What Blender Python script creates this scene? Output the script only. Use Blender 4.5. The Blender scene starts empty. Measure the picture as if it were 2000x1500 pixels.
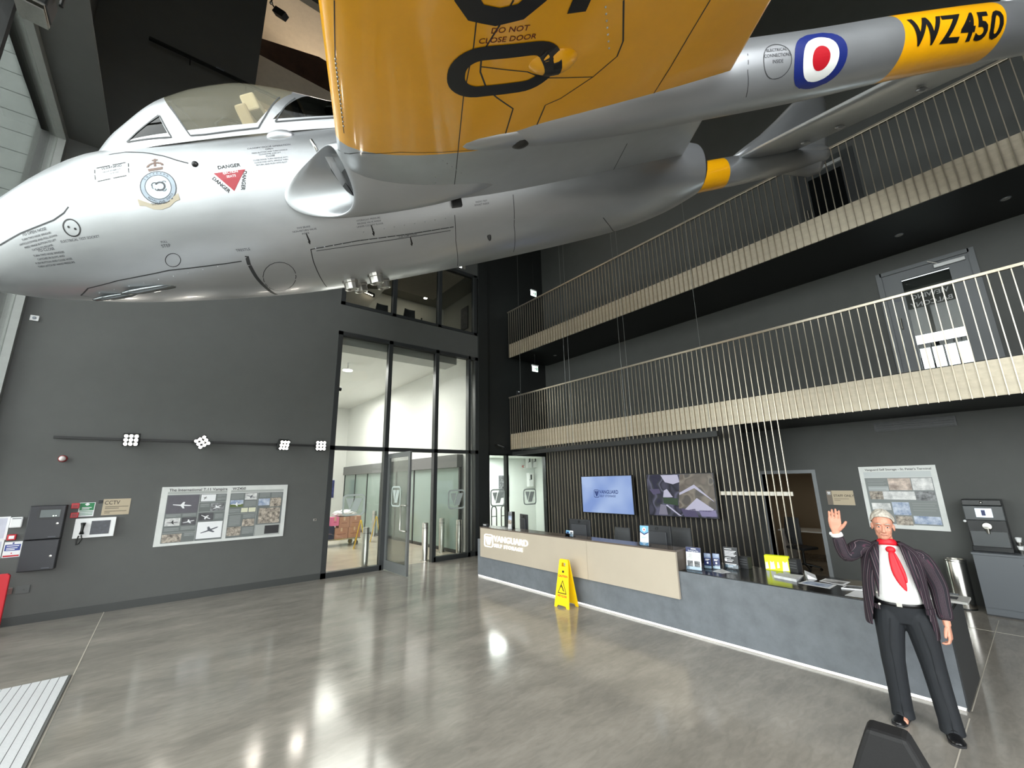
import bpy, bmesh, math, random
from mathutils import Vector, Matrix
from mathutils.bvhtree import BVHTree
random.seed(7)
SC = bpy.context.scene
COL = SC.collection
PI = math.pi
# ---------------------------------------------------------------- camera
FPX = 819.228                                   # focal length in pixels of a 2000 px wide frame
CAMP = Vector((0, 0, 2.1))
def cam_axes():
    yaw, pitch, roll = 0.6826025, 0.2268536, -0.0207539
    f = Vector((math.sin(yaw)*math.cos(pitch), math.cos(yaw)*math.cos(pitch), math.sin(pitch)))
    r = Vector((math.cos(yaw), -math.sin(yaw), 0)); u = r.cross(f)
    c, s = math.cos(roll), math.sin(roll)
    return c*r+s*u, -s*r+c*u, f
CR, CU, CF = cam_axes()
cd = bpy.data.cameras.new('camera'); cam = bpy.data.objects.new('camera', cd); COL.objects.link(cam)
cd.sensor_width = 36; cd.lens = 36*FPX/2000; cd.clip_start = .05; cd.clip_end = 300
m3 = Matrix((CR, CU, -CF)).transposed()
cam.matrix_world = Matrix.Translation(CAMP) @ m3.to_4x4()
SC.camera = cam
def ray(x, y): return CR*((x-1000)/FPX) + CU*(-(y-750)/FPX) + CF
def pt(x, y, ax, v):                            # the place on a real plane that a picture point shows
    d = ray(x, y); i = 'XYZ'.index(ax); return CAMP + d*((v-CAMP[i])/d[i])
# ---------------------------------------------------------------- exposure, sky, daylight
SC.view_settings.view_transform = 'Standard'; SC.view_settings.look = 'None'
SC.view_settings.gamma = 1; SC.view_settings.use_curve_mapping = False
SC.view_settings.exposure = 0.75
W = bpy.data.worlds.new('sky'); SC.world = W; W.use_nodes = True
bg = W.node_tree.nodes['Background']; bg.inputs[0].default_value = (.96, .98, 1, 1); bg.inputs[1].default_value = 5.6
def area(name, loc, rot, sx, sy, power, col=(1,1,1), portal=False):
    l = bpy.data.lights.new(name, 'AREA'); l.shape = 'RECTANGLE'; l.size = sx; l.size_y = sy; l.energy = power; l.color = col
    if portal: l.cycles.is_portal = True
    o = bpy.data.objects.new(name, l); COL.objects.link(o); o.location = loc; o.rotation_euler = rot; return o
area('daylight_portal_left', (-2.75, 3.0, 4.4), (0, -PI/2, 0), 8.6, 14.6, 1, portal=True)
area('daylight_portal_front', (.4, -4.6, 4.4), (PI/2, 0, 0), 5.4, 8.6, 1, portal=True)
# ceiling lamps of the lit rooms behind the glass
area('bay_lamp_a', (4.6, 13.2, 5.55), (0, 0, 0), 2.5, 2.5, 140, (1, .97, .92))
area('bay_lamp_b', (4.6, 18.0, 5.9), (0, 0, 0), 3, 3, 250, (1, .97, .92))
area('office_lamp_ground', (9.3, 12.2, 2.95), (0, 0, 0), 1.6, 1.2, 120, (.97, 1, .98))
area('office_lamp_upper', (5.4, 12.6, 8.85), (0, 0, 0), 2.0, 1.5, 45, (1, .93, .82))
area('staff_lamp', (11.8, 3.6, 2.6), (0, 0, 0), .6, .6, 3, (1, .85, .65))
area('top_floor_lamp', (2.6, 12.3, 15.7), (0, 0, 0), 2.5, 1.2, 90, (1, .9, .76))
# hall spotlights in the roof: they pick out the aircraft and the balcony fascias
def spot(name, loc, to, power, size, col=(1, .93, .82), blend=.6, rad=.12):
    l = bpy.data.lights.new(name, 'SPOT'); l.energy = power; l.spot_size = size; l.spot_blend = blend; l.color = col; l.shadow_soft_size = rad
    o = bpy.data.objects.new(name, l); COL.objects.link(o); o.location = loc
    o.rotation_euler = (Vector(to)-Vector(loc)).to_track_quat('-Z', 'Y').to_euler(); return o
for i_, (x_, y_, z_) in enumerate(((3.5, 6.5, 14.5), (4.0, 3.0, 14.5), (4.5, -.5, 14.5))):
    spot('roof_spot', (x_, y_, z_), (8.6, y_-.4, 4.2), 130, .75)
# ---------------------------------------------------------------- materials
def lin(c):
    return tuple(((v/255/12.92) if v/255 <= .04045 else ((v/255+.055)/1.055)**2.4) for v in c) + (1,)
MATS = {}
def mat(name, rgb, rough=.5, metal=0, noise=0, nscale=8, emit=0, bump=0, bscale=60, rgb2=None, stretch=None, spec=None, alpha=None, trans=0, coat=0, rnoise=0):
    if name in MATS: return MATS[name]
    m = bpy.data.materials.new(name); m.use_nodes = True; nt = m.node_tree; b = nt.nodes['Principled BSDF']
    b.inputs['Base Color'].default_value = lin(rgb); b.inputs['Roughness'].default_value = rough; b.inputs['Metallic'].default_value = metal
    if spec is not None: b.inputs['Specular IOR Level'].default_value = spec
    if coat: b.inputs['Coat Weight'].default_value = coat; b.inputs['Coat Roughness'].default_value = .08
    if trans: b.inputs['Transmission Weight'].default_value = trans
    if emit: b.inputs['Emission Color'].default_value = lin(rgb); b.inputs['Emission Strength'].default_value = emit
    if noise or bump or rnoise:
        tc = nt.nodes.new('ShaderNodeTexCoord'); mp = nt.nodes.new('ShaderNodeMapping')
        nt.links.new(tc.outputs['Object'], mp.inputs[0])
        if stretch: mp.inputs['Scale'].default_value = stretch
        n = nt.nodes.new('ShaderNodeTexNoise'); n.inputs['Scale'].default_value = nscale; n.inputs['Detail'].default_value = 5; n.inputs['Roughness'].default_value = .62
        nt.links.new(mp.outputs[0], n.inputs['Vector'])
        if noise:
            r = nt.nodes.new('ShaderNodeValToRGB'); c = lin(rgb)
            r.color_ramp.elements[0].position = .3; r.color_ramp.elements[1].position = .7
            if rgb2: r.color_ramp.elements[0].color = lin(rgb); r.color_ramp.elements[1].color = lin(rgb2)
            else:
                r.color_ramp.elements[0].color = tuple(v*(1-noise) for v in c[:3])+(1,)
                r.color_ramp.elements[1].color = tuple(min(1, v*(1+noise)) for v in c[:3])+(1,)
            nt.links.new(n.outputs['Fac'], r.inputs[0]); nt.links.new(r.outputs[0], b.inputs['Base Color'])
        if rnoise:
            mr = nt.nodes.new('ShaderNodeMapRange'); mr.inputs[1].default_value = .3; mr.inputs[2].default_value = .7
            mr.inputs[3].default_value = max(.02, rough-rnoise); mr.inputs[4].default_value = rough+rnoise
            nt.links.new(n.outputs['Fac'], mr.inputs[0]); nt.links.new(mr.outputs[0], b.inputs['Roughness'])
        if bump:
            n2 = nt.nodes.new('ShaderNodeTexNoise'); n2.inputs['Scale'].default_value = bscale; n2.inputs['Detail'].default_value = 3
            nt.links.new(mp.outputs[0], n2.inputs['Vector'])
            bp = nt.nodes.new('ShaderNodeBump'); bp.inputs['Strength'].default_value = bump; bp.inputs['Distance'].default_value = .01
            nt.links.new(n2.outputs['Fac'], bp.inputs['Height']); nt.links.new(bp.outputs[0], b.inputs['Normal'])
    MATS[name] = m; return m
def glass(name, tint=(240, 242, 240), refl=1.0, rough=.0):
    if name in MATS: return MATS[name]
    m = bpy.data.materials.new(name); m.use_nodes = True; nt = m.node_tree; nt.nodes.clear()
    o = nt.nodes.new('ShaderNodeOutputMaterial'); mx = nt.nodes.new('ShaderNodeMixShader'); t = nt.nodes.new('ShaderNodeBsdfTransparent'); g = nt.nodes.new('ShaderNodeBsdfGlossy')
    f = nt.nodes.new('ShaderNodeFresnel'); f.inputs[0].default_value = 1.45; t.inputs[0].default_value = lin(tint); g.inputs['Roughness'].default_value = rough
    ml = nt.nodes.new('ShaderNodeMath'); ml.operation = 'MULTIPLY'; ml.inputs[1].default_value = refl
    nt.links.new(f.outputs[0], ml.inputs[0]); nt.links.new(ml.outputs[0], mx.inputs[0]); nt.links.new(t.outputs[0], mx.inputs[1]); nt.links.new(g.outputs[0], mx.inputs[2]); nt.links.new(mx.outputs[0], o.inputs[0])
    MATS[name] = m; return m
# ---------------------------------------------------------------- mesh helpers
class MB:
    def __init__(s): s.v = []; s.f = []; s.mi = []; s.cur = 0
    def add(s, vs, fs):
        b = len(s.v); s.v += [Vector(p) for p in vs]
        for f in fs: s.f.append(tuple(i+b for i in f)); s.mi.append(s.cur)
        return s
    def box(s, x0, x1, y0, y1, z0, z1):
        x0, x1 = sorted((x0, x1)); y0, y1 = sorted((y0, y1)); z0, z1 = sorted((z0, z1))
        return s.add([(x0,y0,z0),(x1,y0,z0),(x1,y1,z0),(x0,y1,z0),(x0,y0,z1),(x1,y0,z1),(x1,y1,z1),(x0,y1,z1)],
              [(0,3,2,1),(4,5,6,7),(0,1,5,4),(1,2,6,5),(2,3,7,6),(3,0,4,7)])
    def obox(s, c, ax, ay, az, hx, hy, hz):
        c = Vector(c); ax = Vector(ax).normalized()*hx; ay = Vector(ay).normalized()*hy; az = Vector(az).normalized()*hz
        vs = [c+ax*i+ay*j+az*k for k in (-1,1) for i,j in ((-1,-1),(1,-1),(1,1),(-1,1))]
        return s.add(vs, [(0,3,2,1),(4,5,6,7),(0,1,5,4),(1,2,6,5),(2,3,7,6),(3,0,4,7)])
    def prism(s, poly, fn, d0, d1):             # fn(u, v, d) -> point
        n = len(poly); vs = [fn(u, v, d) for d in (d0, d1) for u, v in poly]
        return s.add(vs, [tuple(range(n))[::-1], tuple(range(n, 2*n))] + [(i, (i+1) % n, n+(i+1) % n, n+i) for i in range(n)])
    def ring(s, rings, cap0=True, cap1=True, closed=True):
        n = len(rings[0]); b = []; vs = [p for r in rings for p in r]; fs = []
        for k in range(len(rings)-1):
            for i in range(n if closed else n-1):
                j = (i+1) % n; fs.append((k*n+i, k*n+j, (k+1)*n+j, (k+1)*n+i))
        if cap0 and closed: fs.append(tuple(range(n))[::-1])
        if cap1 and closed: fs.append(tuple(range((len(rings)-1)*n, len(rings)*n)))
        return s.add(vs, fs)
    def tube(s, path, r, n=8, rr=None, ell=1.0):
        path = [Vector(p) for p in path]; rings = []; ref = None
        for i, p in enumerate(path):
            t = (path[min(i+1, len(path)-1)] - path[max(i-1, 0)]).normalized()
            if ref is None: ref = t.orthogonal().normalized()
            ref = (ref - t*ref.dot(t)).normalized(); bn = t.cross(ref); q = rr[i] if rr else r
            rings.append([p + ref*(q*math.cos(2*PI*k/n)) + bn*(q*ell*math.sin(2*PI*k/n)) for k in range(n)])
        return s.ring(rings)
    def cyl(s, p0, p1, r0, r1=None, n=16): return s.tube([p0, p1], r0, n, [r0, r0 if r1 is None else r1])
    def lathe(s, c, prof, n=20, axis=(0,0,1)):
        c = Vector(c); a = Vector(axis).normalized(); x = a.orthogonal().normalized(); y = a.cross(x)
        return s.ring([[c + a*h + x*(r*math.cos(2*PI*k/n)) + y*(r*math.sin(2*PI*k/n)) for k in range(n)] for r, h in prof])
    def ball(s, c, rx, ry=None, rz=None, n=14, m=9, rot=None):
        ry = rx if ry is None else ry; rz = rx if rz is None else rz; c = Vector(c); rings = []
        for i in range(m+1):
            ph = -PI/2 + PI*i/m; q = max(math.cos(ph), .02)
            ring = [Vector((rx*q*math.cos(2*PI*k/n), ry*q*math.sin(2*PI*k/n), rz*math.sin(ph))) for k in range(n)]
            rings.append([c + (rot @ p if rot else p) for p in ring])
        return s.ring(rings)
    def build(s, name, m=None, parent=None, smooth=False, bevel=0, local=False, label=None):
        vs = s.v
        if parent is not None and not local:
            iv = world_of(parent).inverted(); vs = [iv @ v for v in vs]
        me = bpy.data.meshes.new(name); me.from_pydata([tuple(v) for v in vs], [], s.f)
        ms = m if isinstance(m, (list, tuple)) else [m]
        for q in ms:
            if q: me.materials.append(q)
        if len(ms) > 1: me.polygons.foreach_set('material_index', s.mi)
        if smooth: me.polygons.foreach_set('use_smooth', [True]*len(me.polygons))
        if smooth == 'auto':
            try: me.set_sharp_from_angle(angle=math.radians(40))
            except Exception: pass
        me.update(); me.validate()
        bm = bmesh.new(); bm.from_mesh(me); bmesh.ops.recalc_face_normals(bm, faces=bm.faces); bm.to_mesh(me); bm.free()
        o = bpy.data.objects.new(name, me); COL.objects.link(o)
        if parent is not None: o.parent = parent
        if bevel:
            md = o.modifiers.new('bevel', 'BEVEL'); md.width = bevel; md.segments = 2; md.limit_method = 'ANGLE'
        if label: o['label'] = label
        return o
def world_of(o):
    M = o.matrix_basis.copy()
    while o.parent is not None:
        o = o.parent; M = o.matrix_basis @ M
    return M
def tag(o, label, cat, group=None):
    o['label'] = label; o['category'] = cat
    if group: o['group'] = group
    return o
def thing(name, label, cat, loc=(0,0,0), rz=0, group=None):
    o = bpy.data.objects.new(name, None); COL.objects.link(o); o.location = loc; o.rotation_euler = (0, 0, rz); o.empty_display_size = .1
    return tag(o, label, cat, group)
def struct(mb, name, m, label, parent=None, **k):
    o = mb.build(name, m, parent, **k); o['kind'] = 'structure'
    if parent is None: o['label'] = label
    return o
def copy_tree(o, parent=None):
    c = o.copy(); COL.objects.link(c)
    if parent is not None: c.parent = parent
    for ch in list(o.children): copy_tree(ch, c)
    return c
def B(*a): return MB().box(*a)
def text2d(s, size=1.0, extr=0.0, align='CENTER', bold=0.0, shear=0.0, sx=1.0, space=1.0):
    cu = bpy.data.curves.new('t', 'FONT'); cu.body = s; cu.size = size; cu.align_x = align; cu.align_y = 'CENTER'; cu.offset = bold; cu.shear = shear; cu.space_character = space; cu.resolution_u = 3
    ob = bpy.data.objects.new('t', cu); COL.objects.link(ob)
    dg = bpy.context.evaluated_depsgraph_get(); me = bpy.data.meshes.new_from_object(ob.evaluated_get(dg))
    vs = [(v.co.x*sx, v.co.y) for v in me.vertices]; fs = [tuple(p.vertices) for p in me.polygons]
    bpy.data.objects.remove(ob); bpy.data.curves.remove(cu); bpy.data.meshes.remove(me)
    return vs, fs
def put2d(mb, geo, fn):                         # geo=(2d verts, faces); fn(u,v)->point
    vs, fs = geo; return mb.add([fn(u, v) for u, v in vs], fs)
def subdiv2d(geo, mx):
    bm = bmesh.new(); V = [bm.verts.new((u, v, 0)) for u, v in geo[0]]
    for f in geo[1]:
        try: bm.faces.new([V[i] for i in f])
        except Exception: pass
    for it in range(5):
        bmesh.ops.triangulate(bm, faces=bm.faces[:])
        es = [e for e in bm.edges if e.calc_length() > mx]
        if not es: break
        bmesh.ops.subdivide_edges(bm, edges=es, cuts=1)
    bmesh.ops.triangulate(bm, faces=bm.faces[:]); bm.verts.index_update()
    g = ([(v.co.x, v.co.y) for v in bm.verts], [tuple(v.index for v in f.verts) for f in bm.faces]); bm.free(); return g
def solid2d(mb, geo, fn, d0, d1):               # extruded lettering, fn(u,v,d)
    vs, fs = geo; n = len(vs); edges = {}
    for f in fs:
        for i in range(len(f)):
            a, b = f[i], f[(i+1) % len(f)]; edges[(a, b)] = 1
    side = [(a, b, b+n, a+n) for a, b in edges if (b, a) not in edges]
    return mb.add([fn(u, v, d0) for u, v in vs]+[fn(u, v, d1) for u, v in vs], [f[::-1] for f in fs]+[tuple(i+n for i in f) for f in fs]+side)
def rrect(w, h, r, n=5):
    out = []
    for cx, cy, a0 in ((w/2-r, h/2-r, 0), (-w/2+r, h/2-r, 90), (-w/2+r, -h/2+r, 180), (w/2-r, -h/2+r, 270)):
        for k in range(n+1): a = math.radians(a0+90*k/n); out.append((cx+r*math.cos(a), cy+r*math.sin(a)))
    return out
def frame2d(outer, inner):                      # a closed band between two loops with as many points
    n = len(outer); return outer+inner, [(i, (i+1) % n, n+(i+1) % n, n+i) for i in range(n)]
def merge2d(*gs):
    V = []; Fs = []
    for vs, fs in gs:
        b = len(V); V += list(vs); Fs += [tuple(i+b for i in f) for f in fs]
    return V, Fs
def shift2d(g, dx, dy, s=1.0): return [(u*s+dx, v*s+dy) for u, v in g[0]], g[1]
def emblem():                                   # rounded square outline around a two-piece V, unit size
    fr = frame2d(rrect(1, 1, .2), rrect(.84, .84, .13))
    L = ([(-.36, .31), (-.01, .31), (-.17, -.24)], [(2, 1, 0)])
    Rr = ([(.04, .31), (.37, .31), (.15, -.31), (-.15, -.31)], [(3, 2, 1, 0)])
    return merge2d(fr, L, Rr)
def wordmark(h):                                # emblem with the two lines of lettering, emblem height h, origin at its left middle
    e = shift2d(emblem(), .5*h, 0, h)
    a = shift2d(text2d('VANGUARD', .62*h, align='LEFT', bold=.012*h), 1.1*h, .20*h)
    b = shift2d(text2d('SELF STORAGE', .37*h, align='LEFT', bold=.008*h, space=1.22), 1.12*h, -.30*h)
    return merge2d(e, a, b)
# ---------------------------------------------------------------- the room
YB, XD, XB, XR, XL = 10.83, 5.85, 8.585, 10.4, -2.4
M_WALL = mat('dark grey wall paint', (85, 87, 85), .55, noise=.05, nscale=3, bump=.03, bscale=220)
M_BLACK = mat('black painted steel', (22, 24, 23), .45)
M_PIER = mat('near black wall paint', (30, 33, 32), .6, noise=.05, nscale=4)
M_FRAME = mat('anthracite aluminium', (58, 61, 62), .38, .3)
M_FRAME_L = mat('grey aluminium frame', (142, 145, 142), .4, .2, noise=.05)
M_WHITE = mat('white plaster', (226, 228, 226), .7, noise=.02)
M_WHITEP = mat('white plastic', (236, 238, 238), .35)
M_GLASS = glass('clear glass', (243, 245, 243), .8)
M_CHROME = mat('brushed stainless steel', (196, 194, 188), .28, 1, noise=.06, nscale=40, stretch=(1, 1, .05))
M_BRONZE = mat('champagne metal bar', (190, 181, 164), .28, .85, noise=.05, nscale=12)
M_FASCIA = mat('champagne fascia sheet', (176, 167, 149), .38, .45, noise=.16, nscale=5)
def floor_mat():
    m = mat('polished concrete', (132, 128, 120), .14, noise=.2, nscale=.8, rgb2=(168, 162, 152), rnoise=.035, stretch=(1, 2.2, 1))
    nt = m.node_tree; b = nt.nodes['Principled BSDF']; n = nt.nodes.new('ShaderNodeTexNoise'); n.inputs['Scale'].default_value = 7; n.inputs['Detail'].default_value = 8; n.inputs['Distortion'].default_value = 1.2
    tc = nt.nodes.new('ShaderNodeTexCoord'); mp = nt.nodes.new('ShaderNodeMapping'); mp.inputs['Scale'].default_value = (.7, 2.2, 1); nt.links.new(tc.outputs['Object'], mp.inputs[0]); nt.links.new(mp.outputs[0], n.inputs['Vector'])
    src = b.inputs['Base Color'].links[0].from_socket; mx = nt.nodes.new('ShaderNodeMixRGB'); mx.blend_type = 'MULTIPLY'; mx.inputs[0].default_value = .8
    r = nt.nodes.new('ShaderNodeValToRGB'); r.color_ramp.elements[0].position = .32; r.color_ramp.elements[0].color = (.82, .82, .82, 1); r.color_ramp.elements[1].position = .66; r.color_ramp.elements[1].color = (1, 1, 1, 1)
    nt.links.new(n.outputs['Fac'], r.inputs[0]); nt.links.new(src, mx.inputs[1]); nt.links.new(r.outputs[0], mx.inputs[2]); nt.links.new(mx.outputs[0], b.inputs['Base Color'])
    return m
M_FLOOR = floor_mat()
M_BAYFLOOR = mat('bay floor screed', (176, 168, 152), .2, noise=.12, nscale=2)
fl = struct(B(XL-.3, 14, -5, YB+.15, -.2, 0), 'floor', M_FLOOR, 'polished grey concrete floor of the hall')
jt = mat('pale floor joint', (196, 190, 176), .5)
for g in ((-.555, -.543, -4.9, YB-.02), (8.9, 8.908, -4.9, 1.6), (3.0, 3.004, -4.9, -1.0)):
    struct(B(g[0], g[1], g[2], g[3], 0, .002), 'floor_joint', jt, '', fl)
for g in ((-4.9, 5.72, .806, .814), (5.9, 9.6, .806, .812)):
    struct(B(max(4.4, g[0]), g[1], g[2], g[3], 0, .002), 'floor_joint', jt, '', fl)
struct(B(1.6, 14, YB+.15, 24, -.2, 0), 'floor_bay', M_BAYFLOOR, 'glossy screed floor of the loading bay')
struct(B(-60, 60, -60, 60, -.5, -.22), 'ground', mat('outdoor paving', (120, 120, 116), .9, noise=.1), 'paved ground outside the hall')
CEIL = 16.2
struct(MB().box(XL-.3, 14, -5, 14, CEIL, CEIL+.2), 'ceiling', M_PIER, 'black ceiling high above the aircraft')
# back wall, with the entrance screen, the upper window, the office window and a top-floor opening
GX0, GX1 = 3.03, 7.39
OX0, OX1 = 7.75, 10.3
wb = MB()
t0, t1 = YB, YB+.22
wb.box(XL-.3, .52, t0, t1, 0, CEIL); wb.box(.52, GX0, t0, t1, 0, 9.0); wb.box(.52, 6.9, t0, t1, 15.9, CEIL); wb.box(6.9, GX1, t0, t1, 9.0, CEIL)
wb.box(GX0, GX1, t0, t1, 6.0, 6.75); wb.box(GX0, GX1, t0, t1, 8.88, 9.0)
struct(wb, 'wall_back', M_WALL, 'dark grey back wall carrying the history panel and track lights')
wp = MB(); wp.box(GX1, OX0, t0-.06, t1, 0, CEIL); wp.box(OX0, 12.4, t0, t1, 2.95, CEIL); wp.box(OX1, 12.4, t0, t1, 0, 2.95)
struct(wp, 'wall_pier', M_PIER, 'near black pier between the glazed screen and the reception')
struct(B(XL, GX0-.02, YB-.014, YB, 0, .13), 'baseboard_back', mat('dark skirting', (60, 63, 62), .5), 'dark skirting along the back wall')
# room seen through the top-floor opening
tf = MB(); tf.box(.3, 7, 13.0, 13.2, 8.8, CEIL); tf.box(.1, .3, t1, 13.2, 8.8, CEIL); tf.box(.3, 7, t1, 13.0, 8.8, 9.0)
M_CREAM = mat('cream boarding', (204, 194, 178), .7, noise=.05)
struct(tf, 'wall_top_room', M_CREAM, 'pale wall of the top-floor room above the cockpit')
a = pt(505, 112, 'Y', 11.4); b = pt(497, 160, 'Y', 11.4); c = pt(512, 85, 'Y', 11.4); e = pt(640, 128, 'Y', 11.4)
struct(B(.53, 6.9, 11.3, 11.5, b.z-.6, a.z), 'trim_1', M_CREAM, 'cream beam across the top-floor opening')
struct(MB().add([(.53, 11.35, a.z), (6.9, 11.35, a.z), (6.9, 11.35, a.z+.9), (2.0, 11.35, e.z+.08), (.53, 11.35, c.z+.1), (.53, 11.6, a.z), (6.9, 11.6, a.z), (6.9, 11.6, a.z+.9), (2.0, 11.6, e.z+.08), (.53, 11.6, c.z+.1)],
   [(0,1,2,3,4), (9,8,7,6,5), (0,5,6,1), (1,6,7,2), (2,7,8,3), (3,8,9,4), (4,9,5,0)]), 'trim_2', mat('dark brown timber', (66, 46, 36), .6, noise=.35, nscale=3), 'dark brown boarding above the cream beam')
struct(B(.3, 7, 11.0, 13.1, 15.95, 16.1), 'ceiling_top_room', M_CREAM, 'pale ceiling of the top-floor room')
# right-hand wall behind the balconies
DY0, DY1, DH = 3.02, 3.98, 2.13              # staff door opening
VY0, VY1 = .10, 1.30                          # lower balcony door opening
wr = MB()
wr.box(XR, XR+.2, -5, DY0, 0, 3.2); wr.box(XR, XR+.2, DY1, YB, 0, 3.2); wr.box(XR, XR+.2, DY0, DY1, DH, 3.2)
wr.box(XR, XR+.2, -5, VY0, 3.2, CEIL); wr.box(XR, XR+.2, VY1, YB, 3.2, CEIL); wr.box(XR, XR+.2, VY0, VY1, 5.83, CEIL); wr.box(XR, XR+.2, VY0, VY1, 3.2, 3.6)
struct(wr, 'wall_right', mat('charcoal wall paint', (70, 72, 70), .6, noise=.05, nscale=3, bump=.03, bscale=220), 'dark grey wall behind the reception and the balconies')
# staff room behind the open door
sr = MB(); sr.box(14, 14.2, 1.5, 5.5, 0, 3); sr.box(XR+.2, 14, 5.5, 5.7, 0, 3); sr.box(XR+.2, 14, 1.3, 1.5, 0, 3); sr.box(XR+.2, 14, 1.3, 5.7, 2.8, 3)
struct(sr, 'wall_staff_room', mat('staff room wall', (150, 132, 108), .8), 'brownish wall inside the staff room')
# daylit terrace seen through the lower balcony door: floor, rail
tr = thing('terrace_railing', 'dark railing outdoors seen through the viewing balcony door glass', 'railing', (13, .7, 3.6))
MB().box(12.95, 13.05, -1.2, 2.4, 4.84, 4.93).build('top_rail', M_BLACK, tr)
for k in range(18):
    y = -1.15+.2*k; B(12.98, 13.02, y, y+.03, 3.6, 4.84).build('rail_bar', M_BLACK, tr)
struct(B(XR+.2, 13.3, -4, 5, 3.4, 3.6), 'floor_terrace', mat('terrace paving', (150, 150, 148), .8), 'pale terrace floor outside the balcony door')
struct(B(XR+.2, 14.5, -4, 5, 5.5, 5.7), 'ceiling_terrace', mat('terrace soffit', (96, 92, 86), .8), 'grey brown soffit over the terrace')
# left curtain wall: open glazing, frame, deep bulkhead over it
lw = MB(); lw.box(XL-.3, XL, -5, YB, 8.86, CEIL); lw.box(XL-.3, -1.70, -5, YB, 8.86, 8.9)
struct(lw, 'wall_left', M_WALL, 'grey bulkhead above the tall left glazing')
fr = MB(); fr.box(XL-.08, XL+.07, YB-.14, YB-.002, 0, 8.86); fr.box(XL-.08, XL+.07, -5, YB-.14, 8.72, 8.86)
for z in (.05, 3.0, 6.0): fr.box(XL-.12, XL+.0, -5, YB-.14, z-.04, z+.04)
w1 = struct(fr, 'window_1', M_FRAME_L, 'grey aluminium frame of the tall left glazing')
for y in (7.40, 4.6, 1.7, -1.2, -4.0): struct(B(XL-.14, XL+.06, y-.05, y+.05, 0, 8.72), 'mullion', M_BLACK, '', w1)
struct(B(XL-.05, XL-.035, -5, YB-.14, .06, 8.72), 'window_pane', M_GLASS, '', w1)
# outside wall of blocks seen through that glazing
ow = MB().box(-12, -2.9, 12.3, 12.8, 0, 15)
ob_ = struct(ow, 'wall_outside', mat('block joint', (84, 88, 88), .9), 'pale grey block wall outside the left glazing')
M_BLOCK = mat('grey concrete block', (150, 156, 152), .85, noise=.08, nscale=6, bump=.1, bscale=80)
bm_ = B(-.735, .735, -.02, .02, -.222, .222).build('block', M_BLOCK, ob_, bevel=.008)
bm_['kind'] = 'structure'; first = True
for r in range(33):
    for q in range(4):
        o = bm_ if first else bm_.copy()
        if not first: COL.objects.link(o)
        first = False; o.location = (-3.79-q*1.48, 12.285, .23+r*.452)
rc = MB().box(-3.05, -2.66, 11.9, 12.3, 0, 14)
struct(rc, 'trim_3', mat('grey render reveal', (112, 116, 112), .9), 'grey rendered reveal outside beside the back wall')
# front glazing behind the camera; unseen blank part on the right added to cut daylight
fg = MB(); fg.box(XL-.3, 14, -5, -4.8, 8.8, CEIL); fg.box(3.1, 14, -5, -4.8, 0, 8.8)
for x in (-2.3, .4, 3.1): fg.box(x-.05, x+.05, -4.95, -4.8, 0, 8.8)
for z in (.05, 3.0, 6.0): fg.box(XL, 3.1, -4.92, -4.82, z-.04, z+.04)
struct(fg, 'wall_front', M_FRAME, 'front glazing frame behind the camera with an added blank wall limiting daylight')
# ---------------------------------------------------------------- entrance screen in the back wall
def gp(x, y): return pt(x, y, 'Y', YB)
MX = [3.03, 4.62, 6.05, 7.39]                 # mullion centre lines, refined below
MX[1] = (gp(755, 760).x+gp(748, 1000).x)/2+.04; MX[2] = gp(851, 800).x+.02
sc_ = MB()
w = .055; y0, y1 = YB-.03, YB+.13
def vbar(x, z0, z1, hw=w): sc_.box(x-hw, x+hw, y0, y1, z0, z1)
vbar(MX[0]+w, 0, 6.0); vbar(MX[3]-w, 0, 6.0); vbar(MX[1], 0, 6.0); vbar(MX[2], 0, 6.0); vbar(MX[3]-.32, 0, 6.0, .04)
sc_.box(MX[0], MX[3], y0, y1, 2.93, 3.03); sc_.box(MX[0], MX[3], y0, y1, 5.9, 6.0)
sc_.box(MX[0], MX[1], y0, y1, 0, .12); sc_.box(MX[2], MX[3], y0, y1, 0, .12)
w2 = struct(sc_, 'window_2', M_FRAME, 'anthracite frame of the entrance screen')
def pane(x0, x1, z0, z1, par, y=YB+.05): return struct(B(x0, x1, y, y+.012, z0, z1), 'window_pane', M_GLASS, '', par)
for i in range(3):
    pane(MX[i]+w, MX[i+1]-w, 3.03, 5.9, w2)
    if i != 1: pane(MX[i]+w, MX[i+1]-w, .12, 2.93, w2)
# upper window
uw = MB()
for x in (MX[0]+w, MX[1]+.05, MX[2]+.05, MX[3]-.1): uw.box(x-w, x+w, y0, y1, 6.75, 8.88)
uw.box(MX[0], MX[3], y0, y1, 6.75, 6.83); uw.box(MX[0], MX[3], y0, y1, 8.80, 8.88)
w3 = struct(uw, 'window_3', M_FRAME, 'anthracite frame of the upper office window')
for x0, x1 in ((MX[0]+w, MX[1]), (MX[1]+.1, MX[2]), (MX[2]+.1, MX[3]-.15)): pane(x0, x1, 6.83, 8.80, w3)
# office window beside the pier
ow4 = MB()
xm = gp(991, 950).x
for x in (OX0+.02, xm, OX1-.06): ow4.box(x-.04, x+.04, y0, y1, 0, 2.95)
ow4.box(OX0, OX1, y0, y1, 2.9, 2.95); ow4.box(OX0, OX1, y0, y1, 0, .08)
w4 = struct(ow4, 'window_4', M_BLACK, 'black frame of the office window behind the reception')
pane(OX0+.06, xm-.04, .08, 2.9, w4); pane(xm+.04, OX1-.1, .08, 2.9, w4)
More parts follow.
